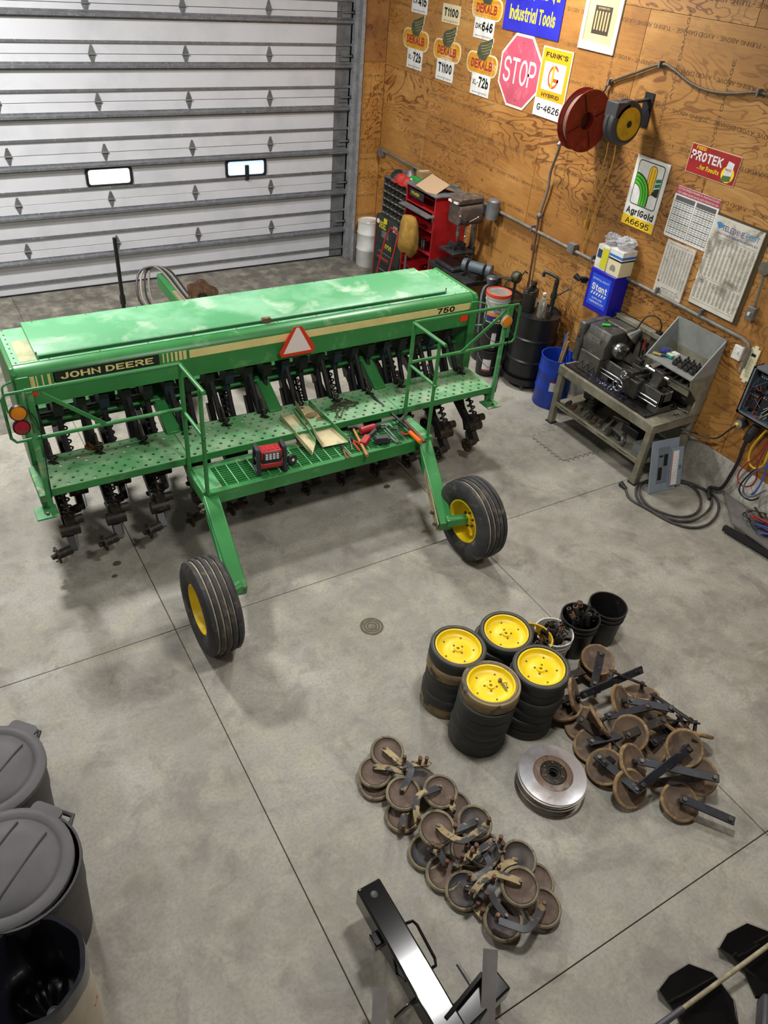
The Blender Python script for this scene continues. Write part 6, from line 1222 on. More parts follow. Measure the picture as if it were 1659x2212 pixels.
# red shelf cabinet
m_cred = M('cabinet_red', 'a81c22', .38, c2='8f1519', sc=5, c3='5a1214', sc3=12, lo3=.64, hi3=.76); ax0, ax1, ay0, ay1, az0, az1 = 6.18, 6.72, 8.70, 9.42, .0, 1.72
t = thing('red_shelf_cabinet', 'red open-fronted steel shelf cabinet beside the drill press', 'cabinet', (6.45, 9.06, 0))
obj('side_panel', MB().b(ax0,ax1,ay0-.012,ay0+.012,az0,az1), m_cred, t, bevel=.003); obj('side_panel', MB().b(ax0,ax1,ay1-.012,ay1+.012,az0,az1), m_cred, t, bevel=.003)
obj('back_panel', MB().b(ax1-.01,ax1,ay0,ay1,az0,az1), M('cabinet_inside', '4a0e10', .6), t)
for z_ in (.30,.62,.95,1.26,1.52): obj('shelf', MB().b(ax0-.01,ax1-.01,ay0+.012,ay1-.012,z_-.012,z_), m_cred, t)
obj('top_shelf', MB().b(ax0-.02,ax1,ay0-.03,ay1+.03,az1,az1+.015), m_galvd, t); obj('header_sign', MB().box((ax0-.008,9.15,1.64),(.01,.36,.10)), m_blk, t); text('POWER', m_cyel, t, (ax0-.014, 9.18, 1.64), XD, YD, .045, .20, bold=.03)
obj('hanging_shelf', MB().b(ax0-.12,ax0,ay0-.02,ay1,1.46,1.475), m_galvd, t); obj('inner_box', MB().b(6.35,6.6,8.85,9.0,1.262,1.46), m_blk, t); obj('white_tag', MB().box((6.345,8.93,1.36),(.004,.07,.12)), m_swhite, t)
t = thing('cardboard_flap', 'open sheet of brown cardboard on the red cabinet', 'cardboard', (6.33,9.0,1.737)); obj('sheet', MB().at((6.30,8.98,1.80),(.18,-.42,.1)).box((0,0,0),(.30,.36,.006)), M('cardboard_pale', 'a58a6c', .8), t); obj('sheet', MB().at((6.48,8.98,1.78),(.1,.3,.1)).box((0,0,0),(.18,.36,.006)), m_card, t)
for j, (y_, m_) in enumerate(((9.25, m_rust), (9.12, m_dgrey), (8.98, m_steel))): single('small_jar', MB().at((6.26,y_,.951)).lathe([(0,0),(.04,0),(.042,.09),(.03,.105),(.03,.125),(0,.125)], 16), m_, ['brown jar', 'grey jar', 'pale metal tin'][j]+' on the red cabinet shelf', 'jar')
# cloth-draped stand
m_cloth = M('tan_work_cloth', '94702a', .9, c2='7d5d22', sc=6, c3='a8843a', sc3=9); cy_ = 8.98; cx_ = 5.98
t = thing('draped_stand', 'mustard work coat hanging on a floor stand before the red cabinet', 'stand', (cx_, cy_, 0))
obj('pole', MB().cyl((cx_,cy_,.02),(cx_,cy_,1.35),.018), m_galvd, t); obj('base', MB().at((cx_,cy_,0)).lathe([(0,0),(.18,0),(.18,.015),(.03,.03),(0,.03)], 24), m_blk, t)
cm = MB(); n_ = 20; lev = [(1.42,.05),(1.40,.10),(1.30,.135),(1.15,.145),(1.05,.15),(.98,.14),(.90,.075)]
for j, (z_, r_) in enumerate(lev): cm.v += [Vector((cx_+(r_*(1+.16*math.sin(3*a+j)))*math.cos(a)*.8, cy_+(r_*(1+.12*math.sin(4*a+j)))*math.sin(a)*1.25, z_+.03*math.sin(2*a+1)*(j > 3))) for a in [2*PI*i/n_ for i in range(n_)]]
for j in range(len(lev)-1): cm.f += [(j*n_+i, j*n_+(i+1)%n_, (j+1)*n_+(i+1)%n_, (j+1)*n_+i) for i in range(n_)]
cm.f.append(tuple(range(n_))); obj('coat', cm, m_cloth, t, ang=70)
t = thing('hand_truck', 'red and black hand truck leaning in front of the black cabinet', 'hand truck', (5.98,9.5,0))
obj('frame', MB().tube([(5.86,9.36,.05),(6.04,9.36,.9),(6.09,9.40,1.05),(6.09,9.62,1.05),(6.04,9.66,.9),(5.86,9.66,.05)], .014, 8), M('truck_red', '8f231c', .5), t); obj('toe_plate', MB().b(5.70,5.88,9.34,9.68,.01,.02), m_blk, t)
for y_ in (9.32,9.70): obj('wheel', MB().mat(Matrix.Translation((5.93,y_,.10)) @ AX).lathe([(.03,-.02),(.08,-.02),(.095,-.01),(.095,.01),(.08,.02),(.03,.02)], 20), m_rubber, t)
for z_ in (.35,.65): obj('crossbar', MB().bar((5.925+.0,9.36,z_),(5.925,9.66,z_),.02,.02), M('truck_red', '8f231c', .5), t)
# drill press on its bench
m_dp = M('drill_press_brown', '5d5148', .5, .2, c2='4a403a', sc=6, c3='75675a', sc3=9); m_iron = M('cast_iron', '3c3c3d', .5, .5, c2='2d2d2e', sc=9)
t = thing('press_bench', 'dark steel bench carrying the drill press', 'bench', (6.45,8.15,0))
obj('top', MB().b(6.12,6.72,7.72,8.62,.86,.92), m_iron, t, bevel=.004)
for x_ in (6.17,6.67):
    for y_ in (7.78,8.56): obj('leg', MB().b(x_-.025,x_+.025,y_-.025,y_+.025,0,.86), m_iron, t)
obj('lower_shelf', MB().b(6.15,6.70,7.76,8.58,.30,.32), m_iron, t)
t = thing('drill_press', 'old brown bench drill press against the plywood', 'drill press', (6.42,8.30,.92)); dx_, dy_ = 6.45, 8.30
obj('base', MB().b(6.15,6.66,8.08,8.52,.922,.975), m_iron, t, bevel=.012); obj('column', MB().cyl((6.58,dy_,.97),(6.58,dy_,1.62),.038,n=16), m_steel, t)
tb2 = obj('table', MB().b(6.16,6.50,8.13,8.47,1.13,1.165), m_iron, t, bevel=.008); obj('table_bracket', MB().bar((6.40,dy_,1.11),(6.58,dy_,1.11),.10,.06).cyl((6.58,dy_,1.06),(6.58,dy_,1.16),.055), m_iron, tb2)
obj('head', MB().mat(Matrix(((0,0,1,0),(1,0,0,0),(0,1,0,0),(0,0,0,1)))).prism(rrect(.27,.26,.06,4,dy_,1.63), 6.22, 6.60), m_dp, t, bevel=.01); obj('belt_cover', MB().at((6.40,dy_,1.765)).prism([(-.20,-.12),(-.24,0),(-.20,.12),(.20,.10),(.26,0),(.20,-.10)], 0, .075), m_dp, t, bevel=.015)
obj('maker_band', MB().b(6.168,6.20,8.20,8.40,1.775,1.80), m_swhite, t); obj('motor', MB().cyl((6.62,8.02,1.62),(6.62,8.02,1.84),.085,n=20).sph((6.62,8.02,1.84),.085,12,6,(1,1,.35)), m_galvd, t); obj('motor_mount', MB().bar((6.6,8.2,1.70),(6.62,8.05,1.70),.06,.10), m_iron, t)
q = obj('quill', MB().cyl((6.32,dy_,1.52),(6.32,dy_,1.38),.028,.026).cyl((6.32,dy_,1.38),(6.32,dy_,1.30),.032,.022,n=12).cyl((6.32,dy_,1.30),(6.32,dy_,1.19),.006,n=6), m_steel, t)
obj('feed_hub', MB().cyl((6.30,8.16,1.56),(6.30,8.10,1.56),.04), m_iron, t)
for k in range(3): a = k*2.1+.4; obj('feed_lever', MB().cyl((6.30,8.11,1.56),(6.30+.17*math.cos(a),8.09,1.56+.17*math.sin(a)),.008).sph((6.30+.17*math.cos(a),8.09,1.56+.17*math.sin(a)),.018,8,6), m_steel, t)
obj('vise', MB().b(6.24,6.42,8.24,8.36,1.166,1.21).b(6.24,6.28,8.22,8.38,1.21,1.25).b(6.38,6.42,8.22,8.38,1.21,1.25).cyl((6.24,8.30,1.20),(6.14,8.30,1.20),.010), m_iron, t)
# bench grinder
gx_, gy_, gz_ = 6.36, 7.86, .92
t = thing('bench_grinder', 'blue-grey bench grinder at the end of the press bench', 'grinder', (gx_,gy_,gz_)); m_gr = M('grinder_blue_grey', '55626b', .45, .2, c2='454f57', sc=8)
obj('motor', MB().cyl((gx_-.05,gy_+.06,gz_+.14),(gx_+.05,gy_-.12,gz_+.14),.075,n=20), m_gr, t); obj('pedestal', MB().box((gx_,gy_-.03,gz_+.035),(.14,.16,.07)), m_iron, t)
for s, d_ in ((-1,1),(1,-1)):
    c_ = Vector((gx_+s*.085, gy_-.03-s*.15, gz_+.14)); ax_ = Vector((s*.5,-s*.87,0)); obj('wheel_guard', MB().cyl(c_-ax_*.03, c_+ax_*.03, .085, n=20), m_gr, t); obj('grinding_wheel', MB().cyl(c_-ax_*.012, c_+ax_*.034, .07, n=20), m_galvd, t)
# ================================================================ drums, buckets and jugs
m_drum = M('drum_black', '1b1c1e', .33, .2, c2='232425', sc=5, c3='3a3833', sc3=14, lo3=.66, hi3=.78)
t = barrel('oil_drum', 'black steel drum behind, carrying the hand pump', (6.43,7.34), .285, .88, m_drum, (.33,.66), hr=.016)
obj('bung', MB().cyl((6.30,7.2,.86),(6.30,7.2,.885),.03), m_galvd, t)
t = thing('lever_barrel_pump', 'grey lever barrel pump standing on the rear drum', 'pump', (6.30,7.43,.862)); m_pmp = M('pump_grey', '6d7074', .4, .5, c2='55585c', sc=9)
obj('body', MB().at((6.30,7.43,.862)).lathe([(.05,0),(.05,.10),(.055,.14),(.075,.20),(.075,.22),(.06,.235),(0,.24)], 20), m_pmp, t); obj('spout', MB().tube([(6.26,7.42,1.0),(6.16,7.38,.99),(6.10,7.34,.90),(6.07,7.28,.7),(6.06,7.24,.45)], .016, 8, smooth=4), m_galvd, t); obj('lever', MB().bar((6.30,7.42,1.10),(6.42,7.20,1.16),.02,.012), m_pmp, t)
t = thing('rotary_barrel_pump', 'green-black rotary barrel pump at the back of the rear drum', 'pump', (6.52,7.22,.862)); m_pg = M('pump_olive', '3c4034', .5, .4, c2='55523a', sc=10)
obj('pipe', MB().cyl((6.52,7.22,.862),(6.52,7.22,1.08),.018), m_pg, t); obj('housing', MB().at((6.52,7.22,1.14),(PI/2,0,.3)).lathe([(0,-.05),(.06,-.05),(.075,-.03),(.075,.03),(.06,.05),(0,.05)], 20), m_pg, t); obj('crank', MB().bar((6.52,7.16,1.14),(6.56,7.12,1.25),.022,.014).cyl((6.56,7.12,1.25),(6.52,7.04,1.26),.012), m_pg, t); obj('outlet', MB().tube([(6.46,7.22,1.12),(6.40,7.24,1.11),(6.38,7.25,1.05),(6.38,7.25,.87)], .014, 8), m_pg, t)
bcx, bcy = 6.07, 6.98
def stacked(label, z, m, lidc=None, rim=None):
    t = thing('oil_bucket', label, 'bucket', (bcx, bcy, z), 'oil buckets stacked by the drill'); h, r, rb = .365, .15, .132
    obj('shell', MB().at((bcx,bcy,z+.001)).lathe([(0,0),(rb,0),(rb+.012,h*.72),(r+.002,h*.73),(r+.002,h*.75),(rb+.014,h*.76),(rb+.015,h*.84),(r+.004,h*.85),(r+.004,h*.87),(r-.004,h*.88),(r-.002,h*.97),(0,h*.97)], 36), m, t)
    obj('lid', MB().at((bcx,bcy,z)).lathe([(r+.006,h-.02),(r+.006,h),(r-.004,h),(r-.012,h-.008),(0,h-.008)], 36), lidc or m, t)
    pts = [(bcx+(r+.012)*math.cos(a), bcy+(r+.012)*math.sin(a), z+h*.83-.16*math.sin(PI*i/12)) for i, a in enumerate([PI*.95+PI*j/12 for j in range(13)])]; obj('bail', MB().tube(pts, .0035, 6), m_galvd, t)
    return t
def wrap(t, z0, z1, a0, a1, m, name, r=.1405): obj(name, MB().at((bcx,bcy,0)).lathe([(r+.001,z0),(r+.0025,z1)], 10, a0, a1), m, t, smooth=True)
t = stacked('black oil bucket with white label, bottom of the stack', 0, m_bb); wrap(t, .08, .25, 3.6, 4.35, m_swhite, 'label'); wrap(t, .08, .105, 3.6, 4.35, M('label_red', 'a8323a', .5), 'label_stripe', .1415)
t = stacked('black oil bucket with a narrow label, middle of the stack', .367, m_bb); wrap(t, .42, .63, 4.0, 4.4, m_swhite, 'label')
t = stacked('white oil bucket with orange lid on top of the stack', .734, m_bw, M('lid_grey', '8a8580', .5, c2='6f6a64', sc=8)); obj('orange_lid_ring', MB().at((bcx,bcy,.734)).lathe([(.157,.335),(.159,.345),(.159,.372),(.147,.374),(.144,.36)], 36), M('lid_orange', 'e8502e', .4), t)
wrap(t, .76, .83, 3.2, 5.2, M('label_navy', '2a2f7d', .5), 'label_band'); wrap(t, .83, .87, 3.2, 5.2, M('label_orange', 'ef8a4a', .5), 'label_band'); wrap(t, .77, .80, 3.9, 4.5, m_irwy, 'label_box', .1415); wrap(t, .98, 1.02, 3.2, 5.2, M('label_navy', '2a2f7d', .5), 'label_band')
q = Vector((bcx,bcy,.93))+Vector((-.56,-.83,0))*.146; text('L34', M('label_navy', '2a2f7d', .5), t, (q.x,q.y,.93), (.83,-.56,0), (0,0,1), .04, .09, bold=.03)
dx_, dy_ = 6.42, 6.60
t = thing('drum_dolly', 'black wheeled dolly under the front drum', 'dolly', (dx_,dy_,0)); obj('tray', MB().at((dx_,dy_,0)).lathe([(0,.07),(.31,.07),(.315,.075),(.315,.15),(.305,.15),(.30,.082),(0,.08)], 40), m_drum, t)
for k in range(4):
    a = k*PI/2+.75; c_ = Vector((dx_+.27*math.cos(a), dy_+.27*math.sin(a), .035)); obj('caster', MB().cyl(c_+Vector((-.012,0,0)), c_+Vector((.012,0,0)), .034, n=14).box(c_+Vector((0,0,.025)), (.03,.04,.03)), m_dgrey, t)
t = barrel('oil_drum', 'black steel drum on a dolly, in front', (dx_,dy_), .285, .87, m_drum, (.33,.66), z0=.083, hr=.016)
obj('label', MB().at((dx_,dy_,.083)).lathe([(.287,.66),(.287,.80)], 6, 5.25, 5.55), m_swhite, t); DT = .083+.87-.018
t = thing('oil_jug', 'large black plastic oil jug on the front drum', 'jug', (6.35,6.72,DT)); jb = MB().at((6.35,6.72,DT),(0,0,.5))
jb.prism(rrect(.21,.15,.04), 0, .24); jb.prism([(x*.98,y*.98) for x,y in rrect(.21,.15,.04)], .24, .26); jb.cyl((.07,0,.25),(.07,0,.31),.032,.028); jb.tube([(-.09,0,.25),(-.08,0,.315),(-.02,0,.33),(.035,0,.30),(.05,0,.27)], .022, 8, smooth=3)
obj('body', jb, M('jug_black', '26231f', .45), t, bevel=.012); obj('cap', MB().at((6.35,6.72,DT),(0,0,.5)).cyl((.07,0,.31),(.07,0,.335),.033,n=14), m_blk, t); obj('label', MB().at((6.35,6.72,DT),(0,0,.5)).box((.05,-.0765,.10),(.07,.003,.12)), m_swhite, t)
jq = NT('clear_jug'); jq.set(srgb('b9b6a6'), .2); jq.p.inputs['Transmission Weight'].default_value = .55; jq.p.inputs['Alpha'].default_value = .75
t = thing('clear_jug', 'translucent slim jug with handle on the front drum', 'jug', (6.36,6.49,DT)); jb = MB().at((6.36,6.49,DT),(0,0,1.0)); jb.prism(rrect(.13,.09,.03), 0, .16); jb.add([],[]); jb.box((0,0,.20),(.13,.09,.08),tx=.55,ty=.55); jb.cyl((.02,0,.23),(.02,0,.27),.02,.018); jb.tube([(-.05,0,.20),(-.08,0,.17),(-.08,0,.09),(-.055,0,.05)], .013, 8, smooth=3)
obj('body', jb, jq.m, t, bevel=.01); obj('cap', MB().at((6.36,6.49,DT),(0,0,1.0)).cyl((.02,0,.268),(.02,0,.292),.021,n=12), m_swhite, t)
t = thing('piston_drum_pump', 'tall dark drum pump with a bent outlet on the front drum', 'pump', (6.54,6.52,DT)); m_dp2 = M('pump_dark', '3a403d', .45, .4, c2='2c302e', sc=9)
obj('barrel', MB().cyl((6.54,6.52,DT),(6.54,6.52,DT+.42),.028,n=14).cyl((6.54,6.52,DT),(6.54,6.52,DT+.03),.045,n=14).cyl((6.54,6.52,DT+.2),(6.54,6.52,DT+.26),.04,n=14), m_dp2, t); obj('outlet', MB().tube([(6.54,6.52,DT+.38),(6.54,6.52,DT+.44),(6.52,6.56,DT+.46),(6.47,6.66,DT+.48),(6.46,6.68,DT+.46),(6.46,6.68,DT+.42)], .020, 10, smooth=3), m_dp2, t); obj('lever', MB().cyl((6.53,6.50,DT+.22),(6.60,6.36,DT+.36),.008).bar((6.53,6.52,DT+.1),(6.47,6.46,DT+.06),.012,.008), m_dp2, t); obj('hose', MB().tube([(6.58,6.46,DT+.26),(6.63,6.36,DT+.40),(6.66,6.26,DT+.55),(6.66,6.16,DT+.56)], .007, 6, smooth=4), m_hose, t)
t = barrel('blue_barrel', 'open blue plastic barrel holding sticks beside the bench', (6.36,6.03), .21, .64, M('barrel_blue', '1c46c0', .4, c2='173ba8', sc=4, c3='5a6a9a', sc3=9, lo3=.68, hi3=.8), (.36,.72), lid=False, hr=.006)
for a0, mm, nm in ((3.75, m_swhite, 'label'), (4.2, M('label_blue_white', 'b5bdd2', .5), 'label')): obj(nm, MB().at((6.36,6.03,0)).lathe([(.2125,.24),(.2125,.37)], 5, a0, a0+.38), mm, t)
obj('label_tip', MB().at((6.36,6.03,0)).lathe([(.213,.36),(.213,.375)], 4, 3.75, 4.1), M('label_red', 'a8323a', .5), t)
random.seed(12); m_stk = M('stick_wood', '8a7050', .7, c2='6a543a', sc=12)
for k, (lab, m_) in enumerate((('dark steel rod leaning in the blue barrel', m_iron), ('pale wooden stick leaning in the blue barrel', M('stick_pale', 'a58a62', .7)), ('short brown stick in the blue barrel', m_stk), ('thin wooden dowel in the blue barrel', m_stk), ('rusty bar at the back of the blue barrel', m_rust), ('blue handled stick at the back of the blue barrel', M('stick_blue', '2a50a0', .5)))):
    b_ = Vector((6.36+.05*math.cos(k*1.1), 6.03+.05*math.sin(k*1.1), .025)); e_ = Vector((6.40+.03*k, 5.98+.045*k-.02, .78+.035*(k % 4))); single('stick', MB().cyl(b_, e_, .010+.003*(k % 2), n=8), m_, lab, 'stick')
# ================================================================ blue wall cabinet with boxes
yb = onx(1359,607,WX).y
xf = min([6.2+.01*k for k in range(54)], key=lambda x: abs(onx(1330,602,x).y-yb)); zt_ = onx(1330,602,xf).z; zb_ = onx(1307,688,xf).z; yl = onx(1278,578,xf).y
t = thing('blue_wall_cabinet', 'deep blue wall cabinet with white lettering on its door', 'cabinet', (WX, (yl+yb)/2, zb_)); m_cbl = M('cabinet_blue', '14149a', .35, c2='1a1aae', sc=4); yc_ = (yl+yb)/2; cw = yl-yb; ch = zt_-zb_
obj('case', MB().b(xf+.012, WX, yb, yl, zb_, zt_), m_cbl, t, bevel=.006); dd = obj('door', MB().b(xf, xf+.010, yb+.003, yl-.003, zb_+.003, zt_-.003), m_cbl, t, bevel=.003); obj('blue_panel', MB().b(xf-.002, xf, yc_-cw*.38, yc_+cw*.38, zb_+ch*.14, zt_-ch*.1), M('panel_blue', '1f4fd6', .4), dd)
for s, z_, h_, w_ in (('WE INSTALL QUALITY', .79, .05, .66), ('Stant', .60, .17, .62), ('CAPS AND', .33, .055, .42), ('THERMOSTATS', .24, .055, .58)): text(s, m_swhite, dd, (xf-.003, yc_, zb_+ch*z_), XD, YD, ch*h_, cw*w_, bold=.05 if s == 'Stant' else .02)
for k in range(6): obj('slash_mark', MB().mat(Matrix(((0,0,-1,xf-.002),(-1,0,0,yc_),(0,1,0,zb_+ch*.445)))if False else Matrix(((0,0,-1,xf-.002),(-1,0,0,yc_),(0,1,0,zb_+ch*.445),(0,0,0,1)))).prism([(cw*(-.30+.105*k),-.015),(cw*(-.25+.105*k),-.015),(cw*(-.21+.105*k),.018),(cw*(-.26+.105*k),.018)], 0, .0015), m_swhite, dd, smooth=False)
bz = zt_+.001
t = thing('earplug_box', 'yellow and white printed box on the blue cabinet', 'box', (xf+.1, yl-cw*.22, bz)); obj('carton', MB().b(xf+.02, xf+.17, yl-cw*.46, yl-.005, bz, bz+.26), m_swhite, t, bevel=.003); obj('yellow_side', MB().b(xf+.018, xf+.02, yl-cw*.46, yl-cw*.22, bz+.02, bz+.24), M('print_lime', 'd0cc2a', .5), t); obj('blue_print', MB().b(xf+.018, xf+.02, yl-cw*.22, yl-.02, bz+.12, bz+.21), M('print_navy', '2a3d6a', .5), t)
t = thing('respirator_box', 'cream box with a dark arch print on the blue cabinet', 'box', (xf+.1, yb+cw*.25, bz)); obj('carton', MB().b(xf+.02, xf+.22, yb+.0, yb+cw*.50, bz, bz+.18), M('box_cream', 'ddd3ac', .5), t, bevel=.003); obj('edge_print', MB().b(xf+.018, xf+.221, yb-.002, yb+cw*.50, bz+.165, bz+.181), m_blk, t); obj('arch_print', MB().mat(WM(yb+cw*.27, bz+.05, WX-xf-.02)).prism([(-.04,0),(.04,0),(.04,.03),(.028,.055),(0,.066),(-.028,.055),(-.04,.03)], 0, .002), M('print_grey', '8a8a86', .5), t, smooth=False)
t = thing('glove_box', 'white box with blue stripe on the cream box', 'box', (xf+.1, yb+cw*.25, bz+.183)); obj('carton', MB().b(xf+.01, xf+.22, yb-.01, yb+cw*.48, bz+.183, bz+.28), m_swhite, t, bevel=.003); obj('stripe', MB().b(xf+.008, xf+.222, yb-.012, yb+cw*.48, bz+.20, bz+.225), M('stripe_blue', '2f6fc0', .5), t)
pb_ = NT('clear_plastic_bag'); pb_.set(srgb('c9ccd0'), .18); pb_.p.inputs['Alpha'].default_value = .55; pb_.p.inputs['Coat Weight'].default_value = .5
random.seed(17)
def crumple(c, r, sc, n=18, m=12, amp=.25):
    mb = MB().sph(c, r, n, m, sc); mb.v = [p+(p-Vector(c))*random.uniform(-amp, amp*.6) for p in mb.v]; return mb
single('plastic_bag', crumple((xf+.12, yb+cw*.22, bz+.345), .10, (1.0,1.3,.62)), pb_.m, 'clear crumpled plastic bag on the white box', 'plastic bag', smooth=False)
single('plastic_bag', crumple((xf+.12, yl-cw*.25, bz+.33), .08, (1.0,1.25,.8)), pb_.m, 'clear limp plastic bag on the yellow and white box', 'plastic bag', smooth=False)
p = onx(1256,604,6.60); t = thing('wall_clamp_light', 'small black clamp fixture beside the blue cabinet', 'fixture', tuple(p)); obj('body', MB().bar(p, p+Vector((.06,-.03,.0)), .05, .06).cyl(p+Vector((0,.02,-.01)), p+Vector((-.02,.09,.02)), .025, .035), m_blk, t); obj('stem', MB().bar(p+Vector((.06,-.03,0)), Vector((WX,p.y-.05,p.z)), .02, .02), m_blk, t)
# ================================================================ lathe bench
BX0, BX1, BY0, BY1, BZ = 6.03, 6.715, 4.22, 5.68, .74
m_bn = M('bench_olive', '868270', .6, .1, c2='716d5c', sc=5, c3='979382', sc3=9); m_pan = M('oily_pan', '2e2b2c', .35, .3, c2='3f3a3a', sc=7, c3='1e1c1d', sc3=12); m_lg = M('lathe_grey', '55534d', .45, .3, c2='42403b', sc=6, c3='6a665c', sc3=9); m_ld = M('lathe_dark', '353331', .45, .4, c2='4a4640', sc=8); m_bright = M('bright_way', 'd5d6d8', .18, 1.0)
bn = thing('lathe_bench', 'olive-grey steel bench with lower shelf and tall backboard', 'workbench', ((BX0+BX1)/2, (BY0+BY1)/2, 0))
for x in (BX0+.04, BX1-.04):
    for y in (BY0+.04, BY1-.04):
        lg = obj('leg', MB().b(x-.035, x+.035, y-.035, y+.035, 0, BZ-.02), m_bn, bn, bevel=.003); obj('foot', MB().b(x-.05, x+.05, y-.05, y+.05, 0, .012), m_iron, lg)
obj('front_apron', MB().b(BX0-.002, BX0+.03, BY0, BY1, BZ-.10, BZ), m_bn, bn, bevel=.003); obj('rear_apron', MB().b(BX1-.03, BX1, BY0, BY1, BZ-.10, BZ), m_bn, bn)
obj('side_apron', MB().b(BX0+.03, BX1-.03, BY0, BY0+.04, BZ-.10, BZ), m_bn, bn, bevel=.003); obj('side_apron', MB().b(BX0+.03, BX1-.03, BY1-.04, BY1, BZ-.10, BZ), m_bn, bn)
obj('top', MB().b(BX0+.0, BX1, BY0, BY1, BZ-.006, BZ+.002), m_bn, bn); obj('chip_pan', MB().b(BX0+.04, BX1-.03, BY0+.16, BY1-.03, BZ+.002, BZ+.008).b(BX0+.04, BX0+.05, BY0+.16, BY1-.03, BZ+.002, BZ+.03).b(BX0+.04, BX1-.03, BY0+.16, BY0+.17, BZ+.002, BZ+.03), m_pan, bn)
obj('lower_shelf', MB().b(BX0+.01, BX1-.01, BY0+.02, BY1-.02, .245, .265), m_bn, bn); obj('shelf_lip', MB().b(BX0, BX0+.012, BY0+.07, BY1-.07, .245, .30), m_bn, bn, bevel=.002)
for k in range(4): obj('lip_slot', MB().b(BX0-.001, BX0, BY0+.2+.32*k, BY0+.34+.32*k, .272, .280), m_ink, bn)
# backboard and raised tool shelf
bzt = 1.32; obj('backboard', MB().b(BX1-.015, BX1+.005, BY0+.02, BY1-.10, BZ, bzt), m_bn, bn); obj('back_cap', MB().b(BX1-.09, BX1+.005, 4.86, BY1-.08, bzt-.05, bzt), m_bn, bn, bevel=.004); obj('back_end', MB().b(BX1-.09, BX1+.005, BY1-.10, BY1-.08, 1.0, bzt), m_bn, bn)
m_shg = M('shelf_pale_grey', '8e918e', .55, .1, c2='7d807c', sc=6)
tz0, ty0, ty1 = 1.22, 4.22, 4.84
sx = 6.36
obj('tray_floor', MB().bar((sx,(ty0+ty1)/2,tz0-.02), (BX1,(ty0+ty1)/2,tz0+.0), ty1-ty0, .012), m_shg, bn); obj('tray_back', MB().b(BX1-.012, BX1+.005, ty0, ty1, tz0-.02, tz0+.36), m_shg, bn)
for y_ in (ty0, ty1): obj('tray_cheek', MB().mat(Matrix(((1,0,0,0),(0,0,1,y_),(0,1,0,0),(0,0,0,1)))).prism([(sx,tz0-.03),(BX1,tz0-.03),(BX1,tz0+.36)], -.006, .006), m_shg, bn)
obj('end_board', MB().mat(Matrix(((1,0,0,0),(0,0,1,ty0),(0,1,0,0),(0,0,0,1)))).prism([(BX1-.16,BZ+.002),(BX1,BZ+.002),(BX1,tz0),(sx+.02,tz0-.03),(sx+.04,tz0-.12),(BX1-.14,tz0-.30)], -.008, .008), m_bn, bn)
obj('mid_shelf', MB().b(sx+.06, BX1-.01, ty0+.01, ty1, 1.05, 1.062), m_bn, bn); obj('mid_shelf_front', MB().b(sx+.055, sx+.07, ty0+.01, ty1, 1.0, 1.062), m_bn, bn); obj('scalloped_bracket', MB().b(sx+.08, BX1-.01, ty1-.01, ty1, .93, 1.05), m_bn, bn)
# lathe
LY0, LY1 = 4.38, 5.58; lx = 6.33
la = thing('metal_lathe', 'grimy grey metal-turning lathe on the bench', 'lathe', (lx, 5.0, BZ+.008)); zb2 = BZ+.008; bt = zb2+.23
obj('bed', MB().b(lx-.085, lx-.05, LY0, 5.30, zb2+.07, bt).b(lx+.05, lx+.085, LY0, 5.30, zb2+.07, bt).b(lx-.06, lx+.06, LY0, 5.30, zb2+.07, zb2+.14).b(lx-.085, lx+.085, LY0, LY0+.03, zb2+.05, bt), m_lg, la, bevel=.006)
for s in (-1, 1): obj('way', MB().b(lx+s*.068-.012, lx+s*.068+.012, LY0+.01, 5.20, bt, bt+.012), m_bright, la)
obj('bed_foot', MB().b(lx-.11, lx+.11, LY0+.0, LY0+.14, zb2, zb2+.08), m_lg, la, bevel=.01); obj('bed_foot', MB().b(lx-.11, lx+.12, 5.12, 5.32, zb2, zb2+.08), m_lg, la, bevel=.01)
obj('gearbox', MB().b(lx-.17, lx-.03, 5.24, 5.55, zb2, zb2+.24), m_lg, la, bevel=.012)
hs = obj('headstock', MB().mat(Matrix(((1,0,0,0),(0,0,1,0),(0,1,0,0),(0,0,0,1)))).prism([(lx-.15,bt),(lx+.15,bt),(lx+.17,bt+.24),(lx+.10,bt+.30),(lx-.10,bt+.29),(lx-.17,bt+.15)], 5.22, 5.56), m_lg, la, bevel=.01)
obj('end_cover', MB().b(lx-.18, lx+.24, 5.56, 5.655, zb2+.06, bt+.30), m_lg, la, bevel=.02); obj('rear_cover', MB().b(lx+.15, lx+.30, 5.25, 5.58, bt+.02, bt+.29), m_lg, la, bevel=.015)
obj('speed_plate', MB().at((lx-.166,5.40,bt+.16),(0,-.12,0)).box((0,0,0),(.004,.20,.11)), M('plate_silver', '8d8a80', .4, .5, c2='6a675e', sc=25), hs); obj('gear_plate', MB().box((lx-.152,5.38,bt+.055),(.004,.16,.06)), M('plate_silver', '8d8a80', .4, .5), hs)
for k, c_ in enumerate(('1f7a3a', 'b02a22', '2a2a2a')): obj('push_button', MB().cyl((lx-.18,5.61,bt+.22-.045*k),(lx-.195,5.61,bt+.22-.045*k),.012,n=12), M('button_'+c_, c_, .4), hs)
for k in range(3): obj('shift_lever', MB().cyl((lx-.17,5.30+.09*k,zb2+.12),(lx-.22,5.30+.09*k,zb2+.10),.008).sph((lx-.225,5.30+.09*k,zb2+.095),.014,8,6), m_ld, la)
chz = bt+.125; obj('chuck', MB().mat(Matrix.Translation((lx,5.22,chz)) @ AX).lathe([(0,0),(.06,0),(.06,.03),(.085,.035),(.088,.045),(.088,.10),(.082,.108),(.02,.108),(.02,.06),(0,.06)], 32), m_steel, la)
